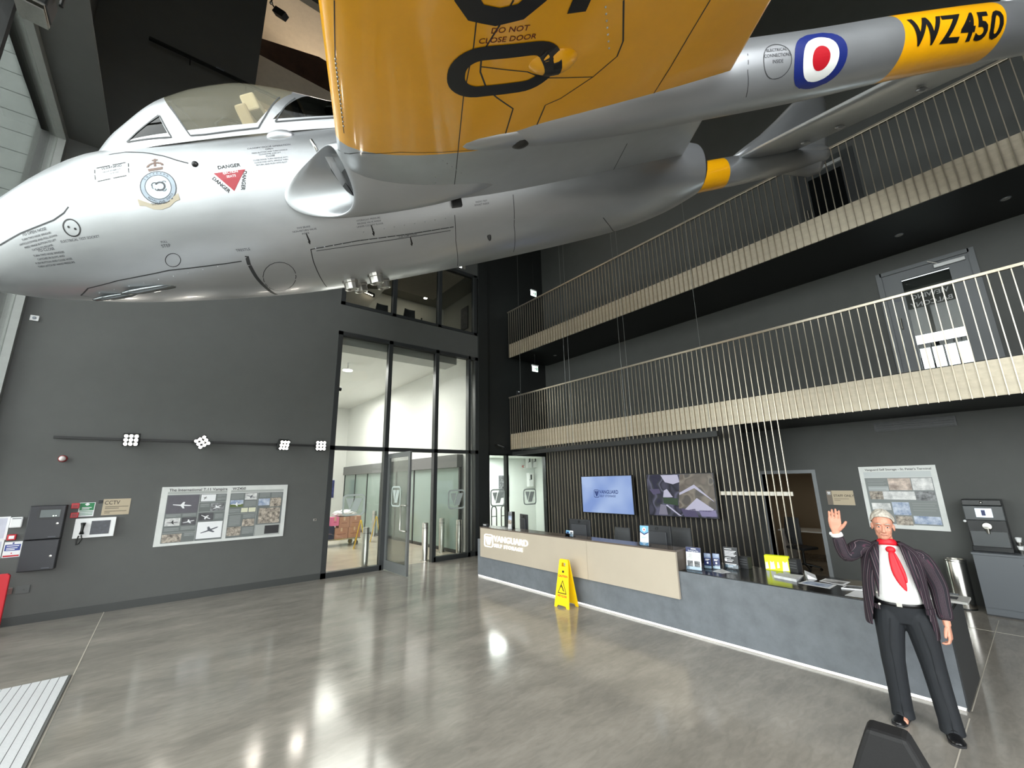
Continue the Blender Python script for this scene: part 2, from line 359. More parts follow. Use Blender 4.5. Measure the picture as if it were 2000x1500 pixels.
# frosted emblems on the panes
M_FROST = mat('frosted vinyl', (176, 186, 182), .6)
def vinyl(cx, cy, size_px_h, par, yy=YB+.046):
    c = pt(cx, cy, 'Y', yy); h = abs(pt(cx, cy-size_px_h/2, 'Y', yy).z - pt(cx, cy+size_px_h/2, 'Y', yy).z); mb = MB()
    put2d(mb, emblem(), lambda u, v: (c.x+u*h*1.08, yy, c.z+v*h)); o = mb.build('vinyl_emblem', M_FROST, par); o['kind'] = 'structure'; return o
vinyl(691, 986, 42, w2); vinyl(892, 975, 38, w2); vinyl(972, 972, 34, w4); vinyl(1035, 970, 32, w4)
# open glass door
hx = MX[1]+.08; free = pt(795, 1128, 'Z', 0); hinge = Vector((hx, YB-.02, 0)); dd = (free-hinge); dd.z = 0; dl = min(dd.length, 1.25); dd.normalize(); dn = Vector((-dd.y, dd.x, 0))
door = thing('door_1', 'open glass entrance door swung into the hall, grey frame', 'door', hinge); door['kind'] = 'structure'
up = Vector((0, 0, 1))
def dbox(mb, s0, s1, z0, z1, n0, n1):
    return mb.obox(hinge+dd*((s0+s1)/2)+up*((z0+z1)/2)+dn*((n0+n1)/2), dd, dn, up, (s1-s0)/2, (n1-n0)/2, (z1-z0)/2)
mb = MB(); DT = 2.86
dbox(mb, 0, .09, .02, DT, -.025, .025); dbox(mb, dl-.09, dl, .02, DT, -.025, .025); dbox(mb, .09, dl-.09, DT-.12, DT, -.025, .025); dbox(mb, .09, dl-.09, .02, .24, -.025, .025)
mb.build('door_frame', mat('mid grey door aluminium', (108, 111, 111), .4, .3), door)
mb = MB(); dbox(mb, .09, dl-.09, .24, DT-.12, -.006, .006); mb.build('door_pane', M_GLASS, door)
mb = MB(); hs = dl-.30
P = lambda s, z, n: hinge+dd*s+up*z+dn*n
side = 1 if (CAMP-hinge).dot(dn) > 0 else -1
mb.tube([P(dl-.06, 1.0, .03*side), P(dl-.06, 1.0, .07*side), P(hs, 1.0, .07*side), P(hs-.02, 1.03, .07*side), P(hs-.02, 1.55, .07*side), P(hs, 1.58, .07*side), P(dl-.06, 1.58, .07*side), P(dl-.06, 1.58, .03*side)], .016, 8)
mb.build('door_handle', M_CHROME, door, smooth=True)
mb = MB(); cc = P(dl*.42, 1.78, .010*side)
put2d(mb, emblem(), lambda u, v: cc+dd*(u*.52*(-side if side < 0 else 1))+up*(v*.5)); mb.build('vinyl_emblem', M_FROST, door)
# ---------------------------------------------------------------- loading bay behind the screen
cz = 6.05
crn = pt(687, 799, 'Z', cz); edge2 = pt(877, 712, 'Z', cz)
bx1 = (crn.x+edge2.x)/2; by1 = min(crn.y, 23.0)
bay = MB(); bay.box(1.6, bx1, by1, by1+.2, 0, 6.2); bay.box(bx1, bx1+.2, t1, by1+.2, 0, 6.2); bay.box(1.6, 1.8, t1, by1, 0, 6.2)
struct(bay, 'wall_bay', M_WHITE, 'white plastered walls of the loading bay')
struct(B(1.6, bx1, t1, by1, cz, cz+.15), 'ceiling_bay', M_WHITE, 'white ceiling of the loading bay')
struct(B(1.8, bx1-.5, t1, t1+.7, 5.72, cz), 'trim_4', mat('grey downstand', (168, 170, 168), .7), 'pale grey downstand at the bay ceiling')
print('BAY', bx1, by1, 'MX', MX, 'door', dl)
# office behind the reception and the upper office
of = MB(); of.box(OX0-.3, 12.3, 13.6, 13.8, 0, 3); of.box(OX0-.35, OX0-.25, t1, 13.6, 0, 3); of.box(12.2, 12.4, t1, 13.6, 0, 3); of.box(OX0-.3, 12.3, t1, 13.6, 3, 3.1)
struct(of, 'wall_office', mat('pale mint office wall', (228, 234, 230), .7), 'pale mint walls of the ground-floor office')
uo = MB(); uo.box(2.6, 8.2, 14.0, 14.2, 6.4, 9); uo.box(7.9, 8.1, t1, 14, 6.4, 9); uo.box(2.4, 2.6, t1, 14, 6.4, 9)
struct(uo, 'wall_upper_office', mat('upper office wall', (170, 168, 158), .7), 'off-white walls of the upper office')
struct(B(2.4, 8.2, t1, 14.2, 8.9, 9.0), 'ceiling_upper_office', mat('upper office ceiling', (150, 148, 138), .7), 'grey ceiling of the upper office')
struct(B(2.4, 8.2, t1, 14.2, 6.3, 6.4), 'floor_upper_office', M_BLACK, 'dark floor of the upper office')
# ---------------------------------------------------------------- balconies
def balcony(name, z0, z1, zr, label):
    root = thing(name, label, 'balcony', (XB, 4, z0)); Y0, Y1 = -3.2, YB-.1
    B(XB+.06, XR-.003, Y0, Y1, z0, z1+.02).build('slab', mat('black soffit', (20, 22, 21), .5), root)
    B(XB-.02, XB+.025, Y0, Y1, zr-.045, zr).build('top_rail', M_BRONZE, root, bevel=.004)
    return root
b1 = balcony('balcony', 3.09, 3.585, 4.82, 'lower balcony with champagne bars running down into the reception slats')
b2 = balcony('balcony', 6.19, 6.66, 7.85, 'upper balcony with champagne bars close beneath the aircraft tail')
SP = .1114; yk = 10.68; k = 0
pan1 = B(XB+.03, XB+.055, -SP/2+.003, SP/2-.003, 3.09, 3.585)
p1 = p2 = r1 = r2 = None
while yk > -2.6:
    long = 2.84 < yk < 9.08
    for root, z0, z1, zr in ((b1, 3.09, 3.585, 4.82), (b2, 6.19, 6.66, 7.85)):
        low = 0.0 if (long and root is b1) else z0-.012
        if root is b1 and long:
            if r1 is None: o = r1 = B(XB-.010, XB+.020, -.006, .006, 0, zr-.045).build('baluster', M_BRONZE, root, local=True)
            else: o = r1.copy(); COL.objects.link(o)
            o.location = (0, yk-4, -z0)
        else:
            if r2 is None: o = r2 = B(XB-.010, XB+.020, -.006, .006, -.012, 1.615).build('baluster', M_BRONZE, root, local=True)
            else: o = r2.copy(); COL.objects.link(o); o.parent = root
            o.location = (0, yk-4, 0); o.scale = (1, 1, (zr-.045-z0+.012)/1.627)
        o.location.x = -XB
        if p1 is None: q = p1 = B(.028, .05, -SP/2+.004, SP/2-.004, 0, 1).build('fascia_panel', M_FASCIA, root, local=True)
        else: q = p1.copy(); COL.objects.link(q); q.parent = root
        q.location = (0, yk-SP/2-4, 0); q.scale = (1, 1, z1-z0)
    yk -= SP; k += 1
# dark wall behind the slats, pale dado strip
struct(B(XB+.10, XB+.16, 3.62, 9.05, 0, 3.08), 'wall_slat_backing', mat('black backing board', (16, 15, 14), .6), 'black board behind the reception slats')
zz = pt(1490, 964, 'X', XB+.05).z
struct(B(XB+.030, XB+.05, 2.84, 4.1, zz-.035, zz+.035), 'trim_5', mat('pale dado strip', (214, 210, 198), .4), 'pale strip across the last reception slats')
# ---------------------------------------------------------------- the suspended twin-boom jet
# body frame: a = metres aft of the nose, l = to port, u = up
RBM = Matrix(((0.833625741955755, -0.39971475325050215, -0.3811774368749502), (-0.49737773434931604, -0.8433570813961421, -0.20338196240695855), (0.24017391973783886, -0.35913360924985044, 0.9018533910702397)))
TBV = Vector((-1.6033713363383368, 5.562417150270441, 4.176634409050153))
jet = bpy.data.objects.new('jet_aircraft', None); COL.objects.link(jet)
jet.matrix_world = Matrix.Translation(TBV) @ RBM.to_4x4(); jet.matrix_basis = jet.matrix_world.copy()
tag(jet, 'silver twin-boom jet trainer with yellow wing hanging nose-down under the roof', 'aircraft')
CBV = RBM.transposed() @ (CAMP-TBV)
def bray(x, y): return RBM.transposed() @ ray(x, y)
def bod(x, y, ax, v):
    d = bray(x, y); i = 'alu'.index(ax); return CBV + d*((v-CBV[i])/d[i])
def alu_mat():
    m = mat('aluminium paint', (172, 175, 178), .36, .72, noise=.06, nscale=2.5, rnoise=.04, stretch=(.5, 1, 1.6), coat=.15); return m
M_ALU = alu_mat()
def perspex(name, rgb, haze):                     # clear perspex, its bright reflected haze mixed in as an even pale colour
    m = bpy.data.materials.new(name); m.use_nodes = True; nt = m.node_tree; b = nt.nodes['Principled BSDF']; b.inputs['Base Color'].default_value = lin(rgb); b.inputs['Roughness'].default_value = .08
    t = nt.nodes.new('ShaderNodeBsdfTransparent'); t.inputs[0].default_value = lin((240, 236, 222)); mx = nt.nodes.new('ShaderNodeMixShader'); mx.inputs[0].default_value = haze
    nt.links.new(t.outputs[0], mx.inputs[1]); nt.links.new(b.outputs[0], mx.inputs[2]); nt.links.new(mx.outputs[0], nt.nodes['Material Output'].inputs[0]); return m
M_ALUP = mat('aluminium paint panel', (186, 190, 193), .36, .65, noise=.06, nscale=3, coat=.2)
M_YEL = mat('trainer yellow paint', (236, 168, 10), .3, 0, noise=.05, nscale=3, coat=.4)
M_INK = mat('black stencil paint', (16, 16, 18), .4)
M_INKG = mat('grey stencil paint', (62, 64, 68), .55)
M_SEAM = mat('dark panel gap', (44, 46, 48), .6)
M_COCK = mat('cockpit black', (34, 36, 38), .7)
M_CANO = perspex('canopy perspex', (206, 204, 184), .17)
M_CANO2 = glass('dark canopy perspex', (96, 100, 100), 1.0)
def _noop(): pass
def interp(tab, x):
    if x <= tab[0][0]: return tab[0][1]
    for i in range(len(tab)-1):
        x0, y0 = tab[i]; x1, y1 = tab[i+1]
        if x <= x1:
            t = (x-x0)/(x1-x0)
            def sl(j):
                if j == 0: return (tab[1][1]-tab[0][1])/(tab[1][0]-tab[0][0])
                if j == len(tab)-1: return (tab[-1][1]-tab[-2][1])/(tab[-1][0]-tab[-2][0])
                d0 = (tab[j][1]-tab[j-1][1])/(tab[j][0]-tab[j-1][0]); d1 = (tab[j+1][1]-tab[j][1])/(tab[j+1][0]-tab[j][0])
                return 0 if d0*d1 <= 0 else 2*d0*d1/(d0+d1)
            m0, m1, h = sl(i), sl(i+1), x1-x0
            return y0*(2*t**3-3*t*t+1)+m0*h*(t**3-2*t*t+t)+y1*(3*t*t-2*t**3)+m1*h*(t**3-t*t)
    return tab[-1][1]
ZT = [(-.20,-.13),(-.16,-.03),(-.08,.06),(.05,.15),(.2,.21),(.45,.30),(.7,.40),(1.0,.51),(1.34,.585),(2.0,.61),(2.7,.61),(3.5,.60),(4.3,.56),(5.0,.48),(5.6,.40),(6.2,.30),(6.7,.20),(7.0,.12),(7.21,.08)]
ZB = [(-.20,-.17),(-.16,-.26),(-.08,-.31),(.05,-.37),(.2,-.425),(.45,-.515),(.7,-.575),(1.0,-.645),(1.34,-.705),(2.0,-.79),(2.7,-.845),(3.5,-.86),(4.3,-.845),(5.0,-.82),(5.6,-.79),(6.2,-.745),(6.7,-.66),(7.0,-.575),(7.21,-.50)]
WD = [(-.20,.02),(-.16,.13),(-.08,.2),(.05,.29),(.2,.36),(.45,.46),(.7,.55),(1.0,.64),(1.34,.72),(2.0,.80),(2.7,.83),(3.5,.83),(4.3,.81),(5.0,.77),(5.6,.70),(6.2,.60),(6.7,.48),(7.0,.38),(7.21,.30)]
NE = 2.25
def pod_pt(a, th):
    zt, zb, wd = interp(ZT, a), interp(ZB, a), interp(WD, a); c, s = math.cos(th), math.sin(th)
    return Vector((a, wd*math.copysign(abs(c)**(2/NE), c), (zt+zb)/2+(zt-zb)/2*math.copysign(abs(s)**(2/NE), s)))
NS = 56
ST = [-.20,-.19,-.175,-.16,-.12,-.08,-.02,.05,.12,.2,.3,.45,.6,.7,.85]+[1.0+.1*i for i in range(62)]+[7.17, 7.21]
mb = MB(); mb.ring([[pod_pt(a, 2*PI*(k+.5)/NS) for k in range(NS)] for a in ST], cap1=False)
# cockpit opening: drop the deck faces under the canopy
def sill(a): return interp([(1.3,.30),(1.6,.50),(2.0,.585),(2.6,.61),(3.3,.58),(4.0,.44),(4.4,.26)], a)
keep = []
for f in mb.f:
    c = sum((mb.v[i] for i in f), Vector())/len(f)
    if 1.75 < c.x < 3.6 and c.z > .40 and abs(c.y) < sill(c.x)-.03: continue
    keep.append(f)
mb.f = keep; mb.mi = [0]*len(keep)
pod_bvh = BVHTree.FromPolygons([tuple(v) for v in mb.v], mb.f)
pod = mb.build('fuselage_pod', M_ALU, jet, smooth=True, local=True)
# jet pipe
mb = MB(); c7 = lambda a, q: [Vector((a, interp(WD, 7.21)*q*math.cos(2*PI*k/24), -.21+.285*q*math.sin(2*PI*k/24))) for k in range(24)]
mb.ring([c7(7.19, 1.0), c7(7.23, 1.0), c7(7.23, .9), c7(6.7, .82), c7(6.4, .3)], cap0=False); mb.build('jet_pipe', mat('burnt steel', (96, 92, 88), .4, .9), jet, smooth=True, local=True)
# wings
def aL(l): return 3.355+.125*(l-1.4) if l > 1.4 else 3.355
def aT(l): return 6.15-.44*(l-1.95) if l < 3 else 5.688-.31*(l-3)
def um(l): return -.085+.055*(abs(l)-1.4)
def foil(x): return 5*(.2969*math.sqrt(max(x, 0))-.126*x-.3516*x*x+.2843*x**3-.1036*x**4)
def thick(l): return .145-.02*max(0, min(1, (l-1.5)/4.3))
def wing_ring(l, sg, n=22):
    A, Bc = aL(l), aT(l); ch = Bc-A; tip = 1.0
    if l > 5.5: q = (l-5.5)/.29; sh = .35*q*q; A += ch*sh; Bc -= ch*sh*.6; ch = Bc-A
    t = thick(l)*ch*(1 if l < 5.7 else .45); u0 = um(l); pts = []
    for k in range(n+1): x = .5-.5*math.cos(PI*k/n); pts.append(Vector((A+ch*x, sg*l, u0+t*foil(x)*1.05)))
    for k in range(n-1, 0, -1): x = .5-.5*math.cos(PI*k/n); pts.append(Vector((A+ch*x, sg*l, u0-t*foil(x)*.95)))
    return pts
LS0 = [.35+.1*i for i in range(13)]+[1.66]
LS1 = [1.66]+[1.8+.2*i for i in range(19)]+[5.5, 5.6, 5.7, 5.76, 5.79]
BAND1 = 4.74                                       # yellow ends here, silver tip follows
wv = MB(); 
for sg, nm in ((1, 'port'), (-1, 'starboard')):
    mb = MB(); mb.ring([wing_ring(l, sg) for l in LS0], cap0=False, cap1=False); wroot = mb.build('wing_root', M_ALUP, jet, smooth=True, local=True)
    mb2 = MB(); mb2.ring([wing_ring(l, sg) for l in LS1], cap0=False, cap1=True); wp_ = mb2.build('wing', M_YEL, jet, smooth=True, local=True, label=('yellow port wing' if sg > 0 else 'yellow starboard wing'))
    if sg > 0:
        wv.add(mb.v, mb.f); wv.add(mb2.v, mb2.f)
wing_bvh = BVHTree.FromPolygons([tuple(v) for v in wv.v], wv.f)
_h = wing_bvh.ray_cast(CBV, bray(1078, 122).normalized())[0]
blg = MB().ball(_h+Vector((.0, .0, .035)), .15, .10, .085, 26, 16); wv.add(blg.v, blg.f); blg.build('door_bulge', M_YEL, jet, smooth=True, local=True)
wing_bvh = BVHTree.FromPolygons([tuple(v) for v in wv.v], wv.f)
# booms
def boom(sg, cu, rv, b0, b1, aend, l0=1.75):
    def ring_(a, n=72):
        c, r = interp(cu, a), interp(rv, a)
        return [Vector((a, sg*l0+r*.94*math.cos(2*PI*k/n), c+r*math.sin(2*PI*k/n))) for k in range(n)]
    def run(a0, a1):
        n = max(2, int((a1-a0)/.12)); return [a0+(a1-a0)*i/n for i in range(n+1)]
    parts = []
    for a0, a1, m, lab in ((4.3, b0, M_ALU, None), (b0, b1, M_YEL, 'yellow band of the boom'), (b1, aend, M_ALU, None)):
        mb = MB(); mb.ring([ring_(a) for a in run(a0, a1)], cap0=(a0 < 4.4), cap1=(a1 == aend)); parts.append(mb.build('boom' if m is M_ALU else 'boom_band', m, jet, smooth=True, local=True, label=lab))
    allm = MB(); allm.ring([ring_(a) for a in run(4.3, aend)]); return BVHTree.FromPolygons([tuple(v) for v in allm.v], allm.f)
CUP = [(4.3,-.13),(4.7,-.10),(5.3,-.07),(6.0,-.03),(7.0,.025),(8.0,.10),(9.0,.15),(11.3,.2)]
RVP = [(4.3,.06),(4.45,.14),(4.8,.21),(5.4,.235),(6.0,.24),(7.0,.235),(8.0,.225),(9.0,.215),(10.5,.16),(11.2,.10)]
boom_bvh = boom(1, CUP, RVP, 7.74, 8.83, 11.0)
CUS = [(4.3,-.13),(5.3,-.07),(6.5,-.02),(8.0,.06),(9.0,.10),(11.3,.16)]
RVS = [(4.3,.06),(4.45,.14),(4.8,.21),(5.4,.235),(7.0,.24),(9.2,.235),(10.5,.19),(11.3,.10)]
boom(-1, CUS, RVS, 8.1, 9.12, 11.3)
def fin(sg, off):
    poly = [(9.25,.28),(9.6,.46),(9.95,.62),(10.3,.83),(10.6,1.03),(10.85,1.18),(11.05,1.26),(11.26,1.25),(11.34,1.0),(11.35,.5),(11.3,.1),(11.15,-.14),(10.9,-.17),(10.3,-.05),(9.6,.02)]
    cx = sum(p[0] for p in poly)/len(poly); cz_ = sum(p[1] for p in poly)/len(poly)
    def loop(q, l): return [Vector((cx+(x-cx)*q+off, sg*1.75+l, cz_+(z-cz_)*q)) for x, z in poly]
    mb = MB(); mb.ring([loop(.45, -.075), loop(.85, -.06), loop(1, -.012), loop(1, .012), loop(.85, .06), loop(.45, .075)]); mb.build('tail_fin', M_ALU, jet, smooth=True, local=True)
    mb = MB(); mb.lathe((10.82+off, sg*1.75, .26), [(.01, -.5), (.07, -.36), (.115, -.1), (.125, .1), (.09, .36), (.03, .52), (.01, .55)], 18, (1, 0, 0)); mb.build('tail_acorn', M_ALU, jet, smooth=True, local=True)
fin(1, -.35); fin(-1, 0)
mb = MB()
def tp(l):
    A, Bc = 9.38, 10.62; n = 12; ch = Bc-A; t = .10*ch; pts = []
    for k in range(n+1): x = .5-.5*math.cos(PI*k/n); pts.append(Vector((A+ch*x, l, .29+t*foil(x))))
    for k in range(n-1, 0, -1): x = .5-.5*math.cos(PI*k/n); pts.append(Vector((A+ch*x, l, .29-t*foil(x))))
    return pts
mb.ring([tp(l) for l in (-1.9, -1.2, -.6, 0, .6, 1.2, 1.9)]); mb.build('tailplane', M_ALUP, jet, smooth=True, local=True)
for l in (-1.0, -.45, .55): MB().ball((10.05, l, .20), .09, .035, .03).build('tailplane_fairing', M_ALU, jet, smooth=True, local=True)
# intakes
LOOP = [(3.31,1.30,.03),(3.16,1.06,.03),(3.00,.94,-.01),(2.89,.88,-.07),(2.82,.855,-.13),(2.815,.85,-.20),(2.87,.865,-.275),(2.98,.89,-.33),(3.12,.93,-.37),(3.28,1.0,-.39),(3.385,1.10,-.32),(3.385,1.22,-.2),(3.35,1.31,-.07)]
def intake(sg):
    ce = Vector((0, 1.04, -.16)); L0 = [Vector(p) for p in LOOP]
    def off(d, da): return [Vector((p.x+da, p.y, p.z)) + Vector((0, p.y-ce.y, p.z-ce.z)).normalized()*d for p in L0]
    def far(a, q, ql, du=0): return [Vector((a+(p.x-3.15)*q, ce.y+(p.y-ce.y)*ql, ce.z+du+(p.z-ce.z)*ql)) for p in L0]
    lip = off(.016, -.014)
    outer = [off(.004, .012), lip, off(.034, .02), off(.045, .14), far(3.75, .6, 1.22, .0), far(4.2, .3, 1.18, .02), far(4.7, .1, .9, .05)]
    inner = [off(.004, .012), off(-.012, .05), far(3.42, .55, .86, 0), far(3.60, .3, .62, 0), far(3.9, .1, .4, .02)]
    fl_ = lambda r: [Vector((p.x, sg*p.y, p.z)) for p in r]
    mb = MB(); mb.ring([fl_(r) for r in outer], cap0=False, cap1=True); mb.ring([fl_(r) for r in inner], cap0=False, cap1=True)
    o = mb.build('air_intake', M_ALU, jet, smooth=True, local=True)
    md = o.modifiers.new('s', 'SUBSURF'); md.levels = 1; md.render_levels = 2
    mb = MB()
    for j, (dq, dz) in enumerate(((0, 0), (.05, .07))):
        A1, A2 = Vector((3.24+dq, 1.20, -.03+dz*.2)), Vector((3.36+dq*.4, 1.05, -.27+dz)); rings = []
        for t in (0, .12, .3, .5, .7, .88, 1):
            p = A1.lerp(A2, t); wv_ = .055*math.sin(PI*t)+.006
            rings.append([Vector((p.x-.02*math.sin(PI*t), sg*(p.y+wv_*.4), p.z+wv_)), Vector((p.x+.16, sg*(p.y-.06), p.z+wv_*.3)), Vector((p.x+.0, sg*(p.y-.02), p.z-wv_))])
        mb.ring(rings)
    mb.build('intake_vane', M_ALU, jet, smooth='auto', local=True)
    for poly, nm, m_, l_ in (([(650,309),(664,316),(676,332),(684,352),(690,378),(680,356),(667,336),(656,321)], 'intake_slot', M_SEAM, 1.13), ([(644,322),(655,332),(671,352),(691,383),(676,372),(660,352),(647,334)], 'intake_slot', M_SEAM, 1.10)):
        ps = [bod(x, y, 'l', l_) for x, y in poly]; q = MB(); q.ring([[Vector((p.x, sg*p.y, p.z)) for p in ps], [Vector((p.x+.01, sg*(p.y-.02), p.z)) for p in ps]]); q.build(nm, m_, jet, local=True)
intake(1); intake(-1)
# canopy and windscreen
UT = [(1.25,.56),(1.32,.60),(1.45,.68),(1.61,.775),(1.91,.95),(2.07,1.0),(2.25,1.035),(2.51,1.05),(2.85,.985),(3.1,.895),(3.33,.81),(3.7,.72),(4.0,.66),(4.4,.60)]
def can_pt(a, t, grow=0):
    ls, ut = sill(a)+.02+grow, interp(UT, a)+grow; ub = .42
    c, s = math.cos(t), math.sin(t); n = 2.15
    return Vector((a, ls*math.copysign(abs(c)**(2/n), c), ub+(ut-ub)*abs(s)**(2/n)))
def canopy_grid(grow=0):
    bm = bmesh.new(); AS = [1.27+.05*i for i in range(61)]; NT = 40; g = []
    for a in AS: g.append([bm.verts.new(can_pt(a, PI*k/NT, grow)) for k in range(NT+1)])
    for i in range(len(AS)-1):
        for k in range(NT): bm.faces.new((g[i][k], g[i][k+1], g[i+1][k+1], g[i+1][k]))
    return bm
LINES = [((2.19,.49),(2.09,.70)), ((2.70,.49),(2.94,.71)), ((2.84,.52),(3.05,.70)), ((1.70,.49),(1.99,.67)), ((1.99,.67),(2.035,.50)), ((1.6,.505),(2.6,.505)), ((2.6,.525),(3.6,.525))]
def side(L, a, u): (x0, z0), (x1, z1) = L; return (x1-x0)*(u-z0)-(z1-z0)*(a-x0)
def kind_of(a, u, l):
    if u > .505 and side(LINES[0], a, u) < 0 and side(LINES[1], a, u) > 0 and a < 3.02: return 1
    if u > .525 and side(LINES[2], a, u) < 0 and a < 3.9 and a > 2.8: return 2
    if u > .505 and side(LINES[3], a, u) < 0 and side(LINES[4], a, u) < 0 and a < 2.1: return 3
    return 0
bm = canopy_grid()
for (x0, z0), (x1, z1) in LINES:
    d = Vector((x1-x0, 0, z1-z0)); no = Vector((-d.z, 0, d.x)).normalized()
    bmesh.ops.bisect_plane(bm, geom=bm.verts[:]+bm.edges[:]+bm.faces[:], plane_co=(x0, 0, z0), plane_no=no, dist=1e-5)
bmesh.ops.bisect_plane(bm, geom=bm.verts[:]+bm.edges[:]+bm.faces[:], plane_co=(3.02, 0, 0), plane_no=(1, 0, 0), dist=1e-5)
groups = {0: MB(), 1: MB(), 2: MB(), 3: MB()}
bm.verts.index_update(); bm.verts.ensure_lookup_table()
for f in bm.faces:
    c = f.calc_center_median(); groups[kind_of(c.x, c.z, c.y)].add([v.co.copy() for v in f.verts], [tuple(range(len(f.verts)))])
bm.free()
def weld(o):
    b = bmesh.new(); b.from_mesh(o.data); bmesh.ops.remove_doubles(b, verts=b.verts, dist=1e-4); bmesh.ops.recalc_face_normals(b, faces=b.faces); b.to_mesh(o.data); b.free(); return o
cf = weld(groups[0].build('canopy_frame', M_ALU, jet, smooth=True, local=True))
weld(groups[1].build('canopy_pane', M_CANO, jet, smooth=True, local=True)); weld(groups[2].build('rear_canopy_pane', M_CANO2, jet, smooth=True, local=True, label='dark rear canopy glazing'))
for sg in (1, -1):
    q = MB()
    for f in groups[3].f:
        vs = [groups[3].v[i] for i in f]
        if sum(v.y for v in vs)*sg > 0: q.add(vs, [tuple(range(len(vs)))])
    weld(q.build('quarter_light', M_CANO2, jet, smooth=True, local=True, label='triangular quarter light pane'))
# cockpit interior
mb = MB(); mb.box(1.78, 3.6, -.5, .5, .22, .30); mb.box(1.8, 2.05, -.46, .46, .3, .56); mb.box(3.0, 3.05, -.48, .48, .3, .72); mb.build('cockpit_tub', M_COCK, jet, local=True)
mb = MB(); mb.lathe((1.95, .24, .56), [(.05, 0), (.05, .10), (.035, .13), (.01, .13)], 12); mb.tube([(2.3, .3, .52), (2.32, .3, .68), (2.36, .2, .76), (2.45, .1, .76), (2.52, .1, .66)], .012, 6); mb.build('gunsight', M_COCK, jet, local=True, smooth='auto')
for sg in (1, -1):
    mb = MB(); mb.obox((2.62, sg*.27, .52), (1, 0, .18), (0, 1, 0), (-.18, 0, 1), .05, .17, .24); mb.build('seat_back', mat('seat canvas', (176, 166, 146), .8, noise=.08), jet, local=True, bevel=.02)
    mb = MB(); mb.obox((2.66, sg*.27, .77), (1, 0, .18), (0, 1, 0), (-.18, 0, 1), .06, .15, .07); mb.build('headrest', mat('headrest cream', (206, 198, 178), .7), jet, local=True, bevel=.015)
    MB().obox((2.36, sg*.27, .36), (1, 0, 0), (0, 1, 0), (0, 0, 1), .22, .19, .06).build('seat_cushion', M_COCK, jet, local=True, bevel=.02)
    mb = MB()
    for dy in (-.1, 0, .1): mb.box(2.585, 2.60, sg*.27+dy-.02, sg*.27+dy+.02, .74, .80)
    mb.build('harness', M_INKG, jet, local=True)
# ---- seams, stencils and markings, laid on the skin
CANB = None
def hit(x, y, which):
    o, d = CBV, bray(x, y).normalized(); r = which.ray_cast(o, d); return r[0]
def on_skin(which, p, n=None, off=.004):
    loc, no, i, dist = which.find_nearest(p)
    out = loc-Vector((loc.x, 0, .2)) if which is CANB else CBV-loc; no = no if no.dot(out) > 0 else -no
    return loc+no*off, no
def strip(mb, which, pts, w, off=.0012, step=.04):
    pp = []
    for a_, b_ in zip(pts, pts[1:]):
        n = max(1, int((b_-a_).length/step)); pp += [a_.lerp(b_, i/n) for i in range(n)]
    pp.append(pts[-1]); L = []
    for i, p in enumerate(pp):
        q, no = on_skin(which, p, off=off); t = (pp[min(i+1, len(pp)-1)]-pp[max(0, i-1)]).normalized(); s = no.cross(t).normalized()*(w/2); L.append([q-s, q+s])
    mb.ring(L, closed=False)
def px(which, *ps): return [h for h in (hit(x, y, which) for x, y in ps) if h is not None]
sm = MB()
for w_, ps in ((.012, [(0,479),(40,456),(80,440),(105,430),(125,416),(134,404)]), (.010, [(158,577),(172,563),(230,548),(330,528),(440,515),(472,510)]), (.03, [(482,500),(486,515),(500,540),(520,562),(540,575)]),
     (.008, [(607,487),(700,470),(800,457),(886,443)]), (.008, [(607,487),(612,510),(620,530),(632,552),(638,560)]), (.006, [(618,490),(700,478),(880,450)]), (.006, [(888,420),(890,470),(893,520)]), (.006, [(1002,380),(1004,440),(1003,492)]),
     (.008, [(1178,425),(1190,440),(1200,452)]), (.010, [(213,302),(245,297),(280,298),(320,305),(345,313),(368,319)]),
     (.006, [(160,577),(210,585),(300,588)]), (.008, [(345,272),(420,266),(480,263),(520,258),(540,248)])):
    L = px(pod_bvh, *ps)
    if len(L) > 1: strip(sm, pod_bvh, L, w_)
for cx, cy, r in ((338,508,13),(546,540,28)):
    L = px(pod_bvh, *[(cx+r*1.15*math.cos(2*PI*k/20), cy+r*math.sin(2*PI*k/20)) for k in range(21)]); strip(sm, pod_bvh, L, .006)
for w_, ps in ((.006, [(935,0),(925,90),(905,190),(895,290),(885,385)]), (.009, [(1003,0),(975,50),(950,90),(940,115),(938,140),(950,172),(970,190),(1002,212),(985,268)]), (.009, [(1218,0),(1217,80),(1205,110),(1158,150),(1095,192),(1065,205),(1045,252)]),
     (.007, [(940,130),(1030,140),(1060,152),(1158,150)]), (.008, [(1387,0),(1345,70),(1310,130),(1272,190)]), (.006, [(660,292),(700,298),(780,297),(930,292)]), (.007, [(1000,378),(1100,358),(1198,332),(1225,280)]), (.005, [(653,0),(655,120),(672,260)])):
    L = px(wing_bvh, *ps)
    if len(L) > 1: strip(sm, wing_bvh, L, w_)
for ps in ([(1460,105),(1460,140),(1457,190)], [(1290,252),(1400,232),(1560,202)]):
    L = px(boom_bvh, *ps)
    if len(L) > 1: strip(sm, boom_bvh, L, .006)
so = sm.build('panel_seam', M_SEAM, jet, local=True); so['kind'] = 'stuff'
# raised canopy seals
cm = MB(); cb = canopy_grid(.0); cb.verts.index_update(); cb.normal_update(); can_bvh = BVHTree.FromBMesh(cb); cb.free(); CANB = can_bvh
for ps in ([(248,278),(312,226)], [(312,226),(335,268),(248,278)], [(333,208),(372,265),(400,263),(505,250),(518,228),(547,190)], [(538,238),(556,210),(577,192)], [(538,238),(655,230)]):
    L = px(can_bvh, *ps)
    if len(L) > 1: strip(cm, can_bvh, L, .011, off=.004, step=.02)
cm.build('canopy_seal', mat('grey seal', (66, 69, 71), .5), jet, local=True)
